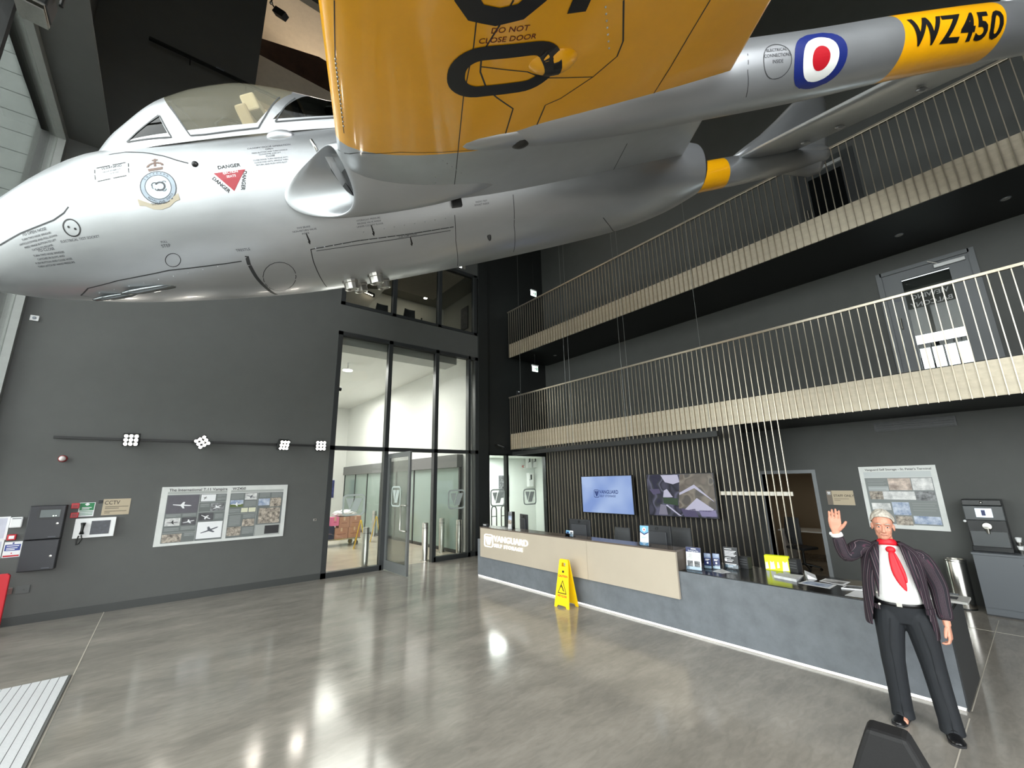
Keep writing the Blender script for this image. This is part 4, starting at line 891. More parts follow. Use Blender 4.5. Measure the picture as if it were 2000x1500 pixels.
# grey flap tray on the desk end behind the man
p0 = pt(1858, 1168, 'Z', DZ); p1 = pt(1895, 1197, 'Z', DZ)
t = thing('desk_flap', 'pale grey open flap with a slot at the desk end behind the man', 'flap', (DX+.6, .95, DZ))
B(DX+.5, DX+.80, .72, 1.0, DZ+.008, DZ+.03).build('flap_board', mat('pale grey board', (176, 176, 172), .5), t)
B(DX+.58, DX+.70, .80, .90, DZ+.031, DZ+.034).build('slot', M_BLKC, t)
# ---- monitors, chairs behind the counter
def monitor(px_, top_py, yaw, label, w=.54, hgt=.34, front=False, x=None):
    x = x or DX+.55; c = pt(px_, top_py, 'X', x); t = thing('computer_monitor', label, 'monitor', (x, c.y, DZ-.06), 0, 'monitors behind the counter')
    e = Vector((math.sin(yaw), math.cos(yaw), 0)); n2 = Vector((-e.y, e.x, 0)); n2 = n2 if (CAMP-Vector((x, c.y, 0))).dot(n2) > 0 else -n2
    ctr = Vector((x, c.y, c.z-hgt/2)); mb = MB(); mb.obox(ctr, e, n2, (0, 0, 1), w/2, .018, hgt/2); mb.build('case', mat('monitor black', (38, 40, 43), .45), t, bevel=.01)
    mb = MB(); mb.obox(ctr+n2*.03-Vector((0, 0, .03)), e, n2, (0, 0, 1), w*.36, .016, hgt*.32); mb.build('rear_housing', mat('monitor grey', (52, 54, 58), .5), t, bevel=.012)
    mb = MB(); mb.obox(ctr-n2*.019, e, n2, (0, 0, 1), w*.48, .001, hgt*.46); mb.build('screen', mat('screen dark', (18, 20, 24), .15), t)
    mb = MB(); mb.obox(Vector((x, c.y, (DZ-.06+ctr.z)/2)), e, n2, (0, 0, 1), .03, .02, (ctr.z-DZ+.06)/2); mb.obox(Vector((x, c.y, DZ-.052)), e, n2, (0, 0, 1), .13, .09, .008); mb.build('stand', M_BLACK, t)
    mb = MB(); mb.ring([[ctr+n2*.022+e*(r*math.cos(2*PI*k/16))+Vector((0, 0, hgt*.36+r*math.sin(2*PI*k/16)))+n2*d for k in range(16)] for r, d in ((.026, 0), (.026, .006), (.018, .006), (.018, 0))], cap0=False, cap1=False); mb.build('cable_ring', M_BLACK, t)
    return t
monitor(1132, 1014, .0, 'black monitor seen from behind, the one above the blue leaflets')
monitor(1023, 1004, .25, 'black monitor beside the brochure tower at the far end', w=.36, hgt=.36)
monitor(1283, 1026, -.05, 'black monitor seen from behind beside the tall award sign', w=.48)
def task_chair(c, yaw, label, group, backh=1.12, col=M_COCK):
    t = thing('office_chair', label, 'chair', c, yaw, group)
    L = dict(local=True)
    B(-.23, .23, -.23, .23, .44, .50).build('seat', col, t, bevel=.03, **L)
    mb = MB(); rows = []
    for k in range(9):
        z = .56+(backh-.56)*k/8; wv2 = .22-.03*abs(k-4)/4; yy = .22+.03*math.sin(PI*k/8)
        rows.append([Vector((wv2*math.sin(a2), yy-.05*(1-math.cos(a2))*1.2, z)) for a2 in [(-1.2+2.4*q/8) for q in range(9)]])
    mb.ring(rows, closed=False); o = mb.build('backrest', mat('chair mesh grey', (58, 60, 62), .7, bump=.2, bscale=300), t, smooth=True, **L); md = o.modifiers.new('s', 'SOLIDIFY'); md.thickness = .03
    MB().cyl((0, 0, .12), (0, 0, .44), .028, n=10).tube([(0, .1, .46), (0, .25, .5), (0, .25, .7)], .02, 8).build('column', M_BLACK, t, **L)
    for k in range(5):
        a2 = 2*PI*k/5; MB().tube([(0, 0, .12), (.30*math.cos(a2), .30*math.sin(a2), .07)], .02, 6).build('foot', M_BLACK, t, **L)
        MB().ball((.30*math.cos(a2), .30*math.sin(a2), .03), .03, n=8, m=5).build('castor', M_BLACK, t, **L)
    return t
for px_, py_, lab in ((1213, 1030, 'grey-backed desk chair between the monitor and the award sign'), (1327, 1030, 'grey-backed desk chair behind the end of the bronze counter')):
    c = pt(px_, py_, 'X', DX+1.15); task_chair(Vector((DX+1.15+.22, c.y, 0)), PI/2, lab, 'desk chairs behind the counter', backh=c.z-.0)
# ---- wall screens
def tv(cs, label, x=XB-.09):
    ps = [pt(a_, b2, 'X', x) for a_, b2 in cs]; y0_ = (ps[0].y+ps[3].y)/2; y1_ = (ps[1].y+ps[2].y)/2; z1_ = (ps[0].z+ps[1].z)/2; z0_ = (ps[2].z+ps[3].z)/2
    t = thing('wall_screen', label, 'screen', (x, (y0_+y1_)/2, (z0_+z1_)/2))
    B(x+.003, x+.05, y1_, y0_, z0_, z1_).build('case', M_BLACK, t, bevel=.004)
    mb = MB(); mb.box(x+.05, XB-.026, (y0_+y1_)/2-.2, (y0_+y1_)/2+.2, (z0_+z1_)/2-.2, (z0_+z1_)/2+.2); mb.build('bracket', M_BLACK, t)
    return t, x, y0_, y1_, z0_, z1_
t, x, ya, yb_, za, zb_ = tv([(1135,930),(1234,928),(1239,1006),(1138,1001)], 'wall screen showing the storage wordmark on pale blue, left of the two')
def tvscreen(name, col, col2, st, sc):
    m = mat(name, col, .18, emit=.0); nt = m.node_tree; b = nt.nodes['Principled BSDF']; tc = nt.nodes.new('ShaderNodeTexCoord'); n = nt.nodes.new('ShaderNodeTexNoise'); n.inputs['Scale'].default_value = sc; n.inputs['Detail'].default_value = 1
    r = nt.nodes.new('ShaderNodeValToRGB'); r.color_ramp.elements[0].position = .35; r.color_ramp.elements[1].position = .65; r.color_ramp.elements[0].color = lin(col); r.color_ramp.elements[1].color = lin(col2)
    nt.links.new(tc.outputs['Object'], n.inputs[0]); nt.links.new(n.outputs['Fac'], r.inputs[0]); nt.links.new(r.outputs[0], b.inputs['Emission Color']); b.inputs['Emission Strength'].default_value = st; b.inputs['Base Color'].default_value = (.01, .01, .012, 1); return m
mb = MB(); mb.add([(x, ya-.015, za+.015), (x, yb_+.015, za+.015), (x, yb_+.015, zb_-.015), (x, ya-.015, zb_-.015)], [(0, 1, 2, 3)]); mb.build('display', tvscreen('pale blue display', (122, 148, 204), (160, 182, 222), .62, 1.3), t)
hl = .19; mb = MB(); yc = (ya+yb_)/2+.38; zc = (za+zb_)/2+.02
put2d(mb, wordmark(hl), lambda u, v: (x-.003, yc-u*.88, zc+v)); mb.build('lettering', mat('navy display ink', (24, 38, 84), .3, emit=.5), t)
t, x, ya, yb_, za, zb_ = tv([(1261,927),(1394,922),(1404,1015),(1268,1006)], 'wall screen showing dim aerial pictures, right of the two')
def coll(name, stops, sc):
    m = mat(name, (60, 60, 66), .15); nt = m.node_tree; b = nt.nodes['Principled BSDF']; tc = nt.nodes.new('ShaderNodeTexCoord'); mp = nt.nodes.new('ShaderNodeMapping'); mp.inputs['Rotation'].default_value = (.5, 0, 0); n = nt.nodes.new('ShaderNodeTexVoronoi'); n.inputs['Scale'].default_value = sc; n.feature = 'SMOOTH_F1'
    r = nt.nodes.new('ShaderNodeValToRGB'); r.color_ramp.interpolation = 'LINEAR'
    for i, c in enumerate(stops):
        e = r.color_ramp.elements[i] if i < 2 else r.color_ramp.elements.new(1); e.position = i/len(stops); e.color = lin(c)
    nt.links.new(tc.outputs['Object'], mp.inputs[0]); nt.links.new(mp.outputs[0], n.inputs['Vector']); sp = nt.nodes.new('ShaderNodeSeparateColor'); nt.links.new(n.outputs['Color'], sp.inputs[0]); nt.links.new(sp.outputs[0], r.inputs[0]); nt.links.new(r.outputs[0], b.inputs['Emission Color']); b.inputs['Emission Strength'].default_value = .40; b.inputs['Base Color'].default_value = (.01, .01, .012, 1); return m
W_, H_ = ya-yb_, zb_-za
def scr(poly, m, d=.0): q = MB(); q.add([(x-d, ya-u*W_, zb_-v*H_) for u, v in poly], [tuple(range(len(poly)))]); q.build('display' if d == 0 else 'picture', m, t)
scr([(.01,.015),(.99,.015),(.99,.985),(.01,.985)], coll('aerial collage dark', [(54,56,66),(84,84,104),(40,42,50),(112,112,136),(66,70,72),(48,48,70)], 4.5))
scr([(.53,.02),(.985,.02),(.985,.8),(.47,.8)], coll('aerial collage tan', [(142,132,120),(120,112,102),(158,150,136),(108,104,98)], 7), .002)
M_LAV = mat('lavender display', (136, 134, 150), .2, emit=.5); M_GRN = mat('dark green display', (40, 52, 40), .2, emit=.5); M_DIS = mat('violet dark display', (62, 58, 78), .2, emit=.5)
for poly, m in (([(.5,.45),(.72,.26),(.95,.6),(.97,.64),(.72,.34),(.5,.5)], M_LAV), ([(.55,.83),(.74,.56),(.95,.8),(.9,.86)], M_LAV), ([(.24,.03),(.5,.03),(.52,.2),(.42,.25),(.3,.2)], M_LAV), ([(.27,.4),(.32,.36),(.4,.55),(.25,.56)], M_LAV), ([(.25,.55),(.47,.58),(.47,.74),(.25,.7)], M_GRN), ([(.04,.37),(.2,.36),(.22,.46),(.1,.5)], M_DIS), ([(.5,.8),(.6,.83),(.7,.8),(.74,.98),(.54,.98)], M_DIS), ([(.3,.72),(.5,.97),(.47,.97),(.28,.74)], M_LAV), ([(.75,.83),(.97,.82),(.98,.95),(.78,.96)], mat('grey violet display', (96, 92, 118), .2, emit=.5)), ([(.2,.72),(.28,.74),(.3,.96),(.16,.96)], mat('grey display', (92, 90, 102), .2, emit=.5))): scr(poly, m, .004)
# ---- black light bar on wires
xb_ = XB-.30
pa, pb = pt(1003, 884, 'X', xb_), pt(1403, 850, 'X', xb_); zb2 = (pa.z+pb.z)/2
t = thing('hanging_light_bar', 'long black light bar hung on wires in front of the slats', 'lamp', (xb_, (pa.y+pb.y)/2, zb2))
B(xb_-.05, xb_+.05, pb.y, pa.y, zb2-.055, zb2+.055).build('housing', M_BLACK, t, bevel=.004)
B(xb_-.035, xb_+.035, pb.y+.05, pa.y-.05, zb2-.058, zb2-.0555).build('diffuser', mat('dim diffuser', (60, 60, 58), .5), t)
mb = MB()
for x_, y_, x2, y2 in ((1012, 520, 1018, 870), (1089, 500, 1108, 760), (1097, 500, 1117, 760), (1193, 460, 1213, 720), (1203, 460, 1224, 715), (1334, 400, 1367, 690)):
    yy = (pt(x_, y_, 'X', xb_).y+pt(x2, y2, 'X', xb_).y)/2; MB().cyl((xb_, yy, zb2+.05), (xb_, yy, CEIL), .0045, n=6).build('suspension_wire', mat('thin steel wire', (128, 130, 128), .4, .8), t)
# ---- back wall fittings
yw = YB
def wallbox(mbn, x0, y0_, x1, y1_, d, z=None): pass
def W2(x, y): return pt(x, y, 'Y', yw)
def plate(poly, d0=0.0, d1=.012): q = MB(); ps = [W2(*p) for p in poly]; q.ring([[Vector((p.x, yw-.0005-d0, p.z)) for p in ps], [Vector((p.x, yw-d1, p.z)) for p in ps]]); return q
def wrect(p0, p1): a_, b2 = W2(*p0), W2(*p1); return a_.x, b2.x, b2.z, a_.z         # upper left and lower right picture points
# track lights
za_ = W2(320, 861).z
t = thing('track_light', 'black track rail with four square spotlights on the back wall', 'lamp', (.6, yw, za_))
xa, xz = W2(105, 855).x, W2(636, 870).x
B(xa, xz, yw-.05, yw-.015, za_-.022, za_+.022).build('track_rail', M_BLACK, t); mb = MB()
for k in range(4): xx = xa+.2+(xz-xa-.4)*k/3; mb.box(xx-.02, xx+.02, yw-.02, yw-.0005, za_-.02, za_+.02)
mb.build('rail_bracket', M_BLACK, t)
M_LEDS = mat('spot led', (255, 247, 232), .3, emit=30)
for px_, dirv, n in ((258, (-.10, -1, -.22), 3), (394, (-.05, -1, -.12), 3), (550, (.35, -1, -.35), 3), (622, (-.2, -1, .05), 3)):
    xx = W2(px_, 862).x; c = Vector((xx, yw-.24, za_-.02)); dv = Vector(dirv).normalized(); ex = dv.cross(Vector((0, 0, 1))).normalized(); ez = ex.cross(dv)
    if px_ == 394: r_ = Matrix.Rotation(.6, 3, dv); ex = r_ @ ex; ez = r_ @ ez
    mb = MB(); mb.obox(c, ex, dv, ez, .115, .045, .115); mb.cyl((xx, yw-.05, za_), c, .015, n=8); h_ = mb.build('spot_head', M_BLACK, t)
    mb = MB()
    for i in (-1, 0, 1):
        for j in (-1, 0, 1): q = c+dv*.0465+ex*(.072*i)+ez*(.072*j); mb.ring([[q+ex*(.029*math.cos(2*PI*k/10))+ez*(.029*math.sin(2*PI*k/10)) for k in range(10)]], cap0=False)
    mb.build('led_lens', M_LEDS, h_)
    spot('spot_beam', c+dv*.08, c+dv*6, 9, 1.1)
# fire sounder, sensor, socket plates
a_ = W2(123, 896); t = thing('fire_sounder', 'red and white domed alarm sounder below the track rail', 'alarm', a_)
MB().lathe((a_.x, yw, a_.z), [(.06, 0), (.06, .03), (.05, .05)], 20, (0, -1, 0)).build('base', mat('alarm red', (150, 34, 36), .4), t, smooth='auto')
MB().lathe((a_.x, yw-.05, a_.z), [(.045, 0), (.044, .03), (.03, .05), (.005, .058)], 18, (0, -1, 0)).build('lens', mat('clear lens', (232, 222, 220), .2), t, smooth=True)
a_ = W2(68, 622); t = thing('wall_sensor', 'small white square sensor high on the back wall beneath the nose', 'sensor', a_)
B(a_.x-.055, a_.x+.055, yw-.035, yw-.0005, a_.z-.05, a_.z+.05).build('case', M_WHITEP, t, bevel=.006); MB().lathe((a_.x, yw-.035, a_.z), [(.028, 0), (.024, .014), (.005, .02)], 14, (0, -1, 0)).build('lens', mat('sensor lens', (160, 168, 176), .3), t, smooth=True)
for (px_, py_), lab, m_, hw_, hh in (((615, 1015), 'small steel switch plate beside the entrance screen', M_CHROME, .04, .03), ((45, 1151), 'blank grey plate low on the back wall', mat('grey plate', (86, 89, 88), .5), .075, .06), ((13, 1155), 'steel socket plate half hidden by the red sign', M_CHROME, .06, .05), ((197, 980), 'tiny black plate beside the tan CCTV sign', M_BLKC, .03, .025)):
    a_ = W2(px_, py_); t = thing('wall_plate', lab, 'plate', a_)
    B(a_.x-hw_, a_.x+hw_, yw-.012, yw-.0005, a_.z-hh, a_.z+hh).build('plate', m_, t, bevel=.003); B(a_.x-.012, a_.x+.012, yw-.02, yw-.012, a_.z-.012, a_.z+.012).build('switch', M_BLKC if m_ is M_CHROME else m_, t)
# fire panel: two stacked black cabinets
M_FP = mat('black panel paint', (36, 38, 43), .38)
def panel(x0, x1, z0, z1, d, label, window):
    t = thing('alarm_cabinet', label, 'cabinet', ((x0+x1)/2, yw, z0), 0, 'stacked alarm cabinets')
    B(x0, x1, yw-d, yw-.0005, z0, z1).build('case', M_FP, t, bevel=.006)
    dr = B(x0+.008, x1-.008, yw-d-.012, yw-d, z0+.008, z1-.008).build('door', M_FP, t, bevel=.004)
    MB().lathe((x1-.07, yw-d-.012, z0+(z1-z0)*.45), [(.016, 0), (.016, .01), (.004, .012)], 14, (0, -1, 0)).build('lock', M_CHROME, dr)
    B(x1-.15, x1-.06, yw-d-.014, yw-d-.012, z0+.03, z0+.04).build('nameplate', M_PRINT, dr)
    if window:
        B(x0+.10, x1-.05, yw-d-.010, yw-d-.0125, z1-.22, z1-.05).build('recess', M_BLKC, dr); B(x0+.13, x1-.06, yw-d-.0135, yw-d-.0125, z1-.19, z1-.07).build('display', mat('panel display', (104, 112, 112), .2), dr)
        mb = MB(); 
        for k in range(2): mb.box(x0+.28+.03*k, x0+.295+.03*k, yw-d-.015, yw-d-.0135, z1-.175, z1-.165)
        mb.build('indicator', mat('indicator white', (236, 255, 240), .3, emit=3), dr)
y_f = yw-.18
q0, q1 = pt(64, 990, 'Y', y_f), pt(43, 1055, 'Y', y_f); q2 = pt(126, 985, 'Y', y_f); q3 = pt(120, 1053, 'Y', y_f); q4 = pt(107, 1112, 'Y', y_f); q5 = pt(27, 1119, 'Y', y_f)
fx0, fx1 = (q0.x+q1.x+q5.x)/3-.0, (q2.x+q3.x+q4.x)/3; zt_, zm_, zl_ = (q0.z+q2.z)/2, (q1.z+q3.z)/2, (q4.z+q5.z)/2
panel(fx0, fx1, zm_+.004, zt_, .168, 'black fire alarm cabinet with a display window, upper of the two', True)
panel(fx0, fx1, zl_, zm_-.004, .168, 'black battery cabinet with a lock, lower of the two', False)
# call points, notices, phone panel
M_RED2 = mat('safety red', (196, 32, 44), .35); M_GREEN = mat('safety green', (20, 128, 72), .45); M_BLUE2 = mat('notice blue', (52, 70, 150), .5)
for (px_, py_), lab in (((148, 988), 'red call point tucked right of the alarm cabinet, upper one'), ((146, 1006), 'red call point tucked right of the alarm cabinet, lower one'), ((24, 1049), 'red call point above the blue notice')):
    a_ = W2(px_, py_); t = thing('call_point', lab, 'alarm', a_)
    B(a_.x-.05, a_.x+.05, yw-.05, yw-.0005, a_.z-.045, a_.z+.045).build('case', M_RED2, t, bevel=.006); B(a_.x-.03, a_.x+.03, yw-.053, yw-.05, a_.z-.025, a_.z+.025).build('push_plate', M_PAPER if px_ == 24 else mat('dull red', (150, 40, 46), .4), t)
def notice(cs, label, cat, m, prints, name='notice', group=None, d=.006):
    x0, x1, z0, z1 = wrect(*cs); t = thing(name, label, cat, ((x0+x1)/2, yw, z0), 0, group)
    B(x0, x1, yw-d, yw-.0005, z0, z1).build('board', m, t); w_, h_ = x1-x0, z1-z0
    for i_, (nm, mm, geo) in enumerate(prints):
        q = MB(); put2d(q, geo, lambda u, v: (x0+u*w_, yw-d-.0012-.0008*i_, z0+v*h_)); q.build(nm, mm, t)
    return x0, x1, z0, z1
cross = merge2d(rect(.42, .58, .78, .96), rect(.36, .42, .83, .91), rect(.58, .64, .83, .91))
notice(((156, 982), (182, 1008)), 'green and white first aid notice beside the alarm cabinet', 'sign', M_PAPER, [('print', M_GREEN, rect(.05, .95, .44, .97)), ('print_lines', M_PAPER, rows2d(.2, .8, [(.66, 1), (.56, .8)], .05)), ('print_lines', M_GREEN, merge2d(rect(.08, .92, .33, .37), rect(.08, .92, .22, .26), rect(.08, .92, .11, .15)))])
q = MB(); x0, x1, z0, z1 = wrect((156, 982), (182, 1008)); put2d(q, cross, lambda u, v: (x0+u*(x1-x0), yw-.0095, z0+v*(z1-z0))); 
q.build('cross', M_PAPER, [o for o in bpy.data.objects if o.get('label', '').startswith('green and white first aid')][0])
M_TAN = mat('tan sign board', (186, 172, 146), .5); M_TINK = mat('brown sign ink', (70, 62, 52), .5)
notice(((203, 975), (251, 1004)), 'tan CCTV sign above the telephone panel', 'sign', M_TAN, [('lettering', M_TINK, shift2d(text2d('CCTV', .34, sx=.62, bold=.004), .33, .76)), ('print_lines', M_TINK, merge2d(rect(.1, .95, .5, .53), rect(.1, .6, .40, .43), rect(.1, .9, .22, .25), rect(.1, .3, .12, .15)))])
x0, x1, z0, z1 = notice(((-30, 1011), (11, 1054)), 'white framed plan sheet on the wall at the far left edge, upper', 'notice', M_PAPER, [('print', mat('pale plan print', (206, 208, 222), .5, noise=.1, nscale=6), rect(.06, .90, .06, .94))], 'framed_plan', 'framed plan sheets at the left edge')
notice(((-30, 1057), (-2, 1100)), 'white framed plan sheet on the wall at the far left edge, lower', 'notice', M_PAPER, [('print', mat('pale plan print', (206, 208, 222), .5), rect(.06, .90, .06, .94))], 'framed_plan', 'framed plan sheets at the left edge')
notice(((10, 1059), (38, 1087)), 'white and blue fire action notice below the small red call point', 'notice', M_PAPER, [('print', M_BLUE2, rect(.06, .94, .42, .82)), ('print_lines', M_PAPER, rows2d(.15, .85, [(.75, 1), (.62, .9), (.52, .7)], .05)), ('print', M_RED2, rect(.05, .95, .04, .14)), ('badge', M_BLUE2, ([(.5+.06*math.cos(2*PI*k/10), .9+.06*math.sin(2*PI*k/10)) for k in range(10)], [tuple(range(10))])), ('badge', M_RED2, ([(.5+.04*math.cos(2*PI*k/10), .26+.04*math.sin(2*PI*k/10)) for k in range(10)], [tuple(range(10))]))])
a_ = W2(33, 1020); t = thing('door_controller', 'small white rounded controller beside the plan sheets', 'controller', a_)
B(a_.x-.07, a_.x+.07, yw-.05, yw-.0005, a_.z-.085, a_.z+.085).build('case', M_WHITEP, t, bevel=.015); B(a_.x-.05, a_.x+.05, yw-.0525, yw-.05, a_.z+.055, a_.z+.065).build('slot', M_PRINT, t)
x0, x1, z0, z1 = wrect((149, 1013), (222, 1046)); x0 = W2(146, 1030).x; dph = .08
t = thing('telephone_panel', 'white refuge telephone panel with a black handset on the back wall', 'telephone', ((x0+x1)/2, yw, z0))
B(x0, x1, yw-dph, yw-.0005, z0, z1).build('case', M_WHITEP, t, bevel=.006)
B(x0+.21, x1-.07, yw-dph-.004, yw-dph, z0+.05, z1-.05).build('display_plate', mat('phone plate', (56, 60, 68), .35, noise=.3, nscale=30), t)
mb = MB(); xc_ = x0+.11; zc_ = (z0+z1)/2
mb.tube([(xc_, yw-dph-.03, zc_+.09), (xc_, yw-dph-.045, zc_+.03), (xc_-.0, yw-dph-.045, zc_-.04), (xc_, yw-dph-.03, zc_-.09)], .022, 8, [.036, .022, .02, .034]); mb.build('handset', M_BLACK, t, smooth=True)
mb = MB(); mb.tube([(xc_, yw-dph-.03, zc_-.11), (xc_+.015, yw-dph-.03, zc_-.17), (xc_-.01, yw-dph-.03, zc_-.25), (xc_-.04, yw-dph-.03, zc_-.27), (xc_-.045, yw-dph-.03, zc_-.2), (xc_-.03, yw-dph-.015, zc_-.12)], .010, 6); mb.build('cord', M_BLACK, t, smooth=True)
# red board at the left edge
t = thing('red_sign_board', 'bright red board leaning at the extreme left edge of the picture', 'sign', (-1.9, 9.9, 0))
p0 = pt(21, 1120, 'Y', 10.1); z_ = p0.z; pq = pt(2, 1208, 'Y', 10.1); sl_ = (p0.x-pq.x)/(p0.z-pq.z)
MB().prism([(-2.35, .02), (p0.x-sl_*(z_-.02), .02), (p0.x, z_-.03), (p0.x-.03, z_), (-2.35, z_)], lambda u, v, d: (u, 10.1+d, v), 0, .06).build('board', M_RED2, t, bevel=.01)
B(-2.3, max(-2.2, p0.x-.3), 9.98, 10.1, 0, .05).build('foot', M_BLACK, t)
# history panels
def board(label, P0, axis, W_, H_, cells, titles, name='history_panel', marg=.035):
    """P0 upper left corner; axis(u,v,d): u right, v down in metres, d off the wall"""
    t = thing(name, label, 'poster', axis(W_/2, H_, 0))
    q = MB(); q.prism([(0, 0), (W_, 0), (W_, H_), (0, H_)], lambda u, v, d: axis(u, v, d), .0005, .02); q.build('backing', mat('panel white', (216, 219, 216), .45, noise=.08, nscale=3), t)
    for kind, x0, x1, y0_, y1_, m in cells:
        dz = {'field': .0212, 'text_block': .0222, 'photo': .0228, 'line': .0232, 'shape': .0236}[kind]
        q = MB(); q.add([axis(u*W_, v*H_, dz) for u, v in ((x0, y0_), (x1, y0_), (x1, y1_), (x0, y1_))], [(0, 1, 2, 3)]); q.build(kind, m, t)
        if kind == 'text_block':
            q = MB(); n = max(2, int((y1_-y0_)*H_/.028))
            for k in range(n):
                v = (y0_+(y1_-y0_)*(k+.5)/n)*H_; uu = (x0+.006)*W_; u1 = (x1-.006-(.03 if k == n-1 else .0))*W_; q.add([axis(uu, v-.004, .0234), axis(u1, v-.004, .0234), axis(u1, v+.004, .0234), axis(uu, v+.004, .0234)], [(0, 1, 2, 3)])
            q.build('print_lines', mat('faint panel print', (150, 154, 152), .6), t)
    for s, u, v, sz in titles:
        q = MB(); put2d(q, text2d(s, sz, align='LEFT', bold=sz*.01), lambda a1, b1: axis(u*W_+a1, v*H_-b1, .0236)); q.build('title', M_BLKC, t)
    return t
M_FLD = mat('panel grey field', (108, 114, 113), .5); M_FLD2 = mat('panel text field', (126, 132, 131), .5); M_FLD3 = mat('panel pale field', (172, 176, 173), .5); M_SKYG = mat('photo slate sky', (92, 90, 98), .5, noise=.12, nscale=3)
pA, pB, pC, pD = W2(318, 951), W2(562, 947), W2(552, 1046.7), W2(297.5, 1068.5)
LX0, LX1 = (pA.x+pD.x)/2, (pB.x+pC.x)/2; LZ1, LZ0 = (pA.z+pB.z)/2, (pC.z+pD.z)/2
PH = M_PHOTO
cellsL = [('field', .045, .485, .085, .13, M_FLD3), ('field', .045, .485, .14, .955, M_FLD), ('field', .515, .965, .085, .13, M_FLD3), ('field', .515, .965, .14, .955, M_FLD),
 ('photo', .05, .275, .15, .46, M_SKYG), ('text_block', .055, .16, .47, .52, M_FLD2), ('text_block', .17, .27, .47, .52, M_FLD2), ('photo', .055, .16, .54, .67, PH[1]), ('photo', .17, .275, .54, .67, PH[4]), ('text_block', .055, .16, .70, .76, M_FLD2), ('text_block', .17, .275, .69, .75, M_FLD2), ('photo', .05, .185, .81, .945, PH[2]), ('text_block', .20, .275, .80, .86, M_FLD2),
 ('line', .279, .282, .14, .955, M_FLD3), ('line', .05, .279, .785, .79, M_FLD3), ('line', .282, .485, .285, .291, M_FLD3), ('line', .282, .485, .455, .461, M_FLD3),
 ('photo', .29, .40, .15, .27, M_PAPER), ('text_block', .41, .48, .15, .20, M_FLD2), ('text_block', .41, .48, .21, .26, M_FLD2), ('text_block', .29, .36, .31, .375, M_FLD2), ('photo', .37, .475, .31, .445, PH[0]), ('photo', .29, .40, .48, .61, PH[4]), ('text_block', .41, .475, .50, .59, M_FLD2), ('photo', .29, .478, .635, .925, M_PAPER),
 ('text_block', .52, .625, .15, .26, M_FLD2), ('photo', .635, .735, .15, .27, PH[1]), ('photo', .52, .625, .27, .345, PH[3]), ('photo', .52, .625, .345, .40, mat('photo grass', (96, 110, 64), .6, noise=.2)), ('text_block', .635, .735, .29, .40, M_FLD2), ('text_block', .52, .605, .43, .50, M_FLD2), ('photo', .615, .67, .42, .50, mat('cream document', (222, 222, 196), .6)), ('photo', .677, .735, .42, .50, mat('cream document', (222, 222, 196), .6)), ('line', .515, .74, .52, .526, M_FLD3), ('text_block', .525, .62, .55, .74, M_FLD2), ('text_block', .635, .735, .54, .61, M_FLD2), ('photo', .635, .735, .63, .76, PH[2]), ('photo', .52, .63, .76, .92, PH[2]), ('text_block', .64, .735, .78, .90, M_FLD2),
 ('line', .742, .745, .14, .955, M_FLD3), ('text_block', .755, .85, .15, .24, M_FLD2), ('text_block', .86, .955, .15, .24, M_FLD2), ('photo', .752, .85, .26, .39, PH[3]), ('photo', .855, .952, .25, .42, PH[2]), ('photo', .765, .95, .44, .73, PH[2]), ('line', .748, .965, .75, .955, M_FLD3), ('shape', .83, .955, .775, .93, M_BLKC)]
tb = board('wide white history panel with two columns of aircraft photographs on the back wall', None, lambda u, v, d: Vector((LX0+u, yw-d, LZ1-v)), LX1-LX0, LZ1-LZ0, cellsL, [('The International T.11 Vampire', .05, .058, .075), ('WZ450', .525, .058, .075)])
# small printed aircraft shapes in the pictures
plane2 = ([(-.5, .04), (-.1, .03), (.0, .28), (.1, .28), (.08, .04), (.42, .02), (.5, -.02), (.4, -.07), (.08, -.07), (.16, -.3), (.06, -.3), (-.08, -.08), (-.5, -.02)], [(0, 1, 4, 11, 12), (1, 2, 3, 4), (4, 5, 6, 7, 8, 11), (8, 9, 10, 11)])
def pic(u, v, s, m, r=0):
    Wp, Hp = LX1-LX0, LZ1-LZ0; q = MB(); c, s2 = math.cos(r), math.sin(r)
    put2d(q, plane2, lambda a1, b1: (LX0+u*Wp+(a1*c-b1*s2)*s, yw-.0238, LZ1-v*Hp+(a1*s2+b1*c)*s*.7)); q.build('shape', m, tb)
for u, v, s, m, r in ((.16, .32, .30, M_PAPER, -.1), (.107, .61, .18, M_BLKC, .05), (.222, .61, .19, M_PAPER, .3), (.42, .38, .18, M_PAPER, .7), (.345, .55, .2, M_PAPER, -.6), (.385, .78, .32, M_PRINT, .5), (.685, .21, .17, M_PRINT, -.4), (.32, .21, .10, M_BLKC, 1.2), (.57, .345, .19, M_PAPER, 0)): pic(u, v, s, m, r)
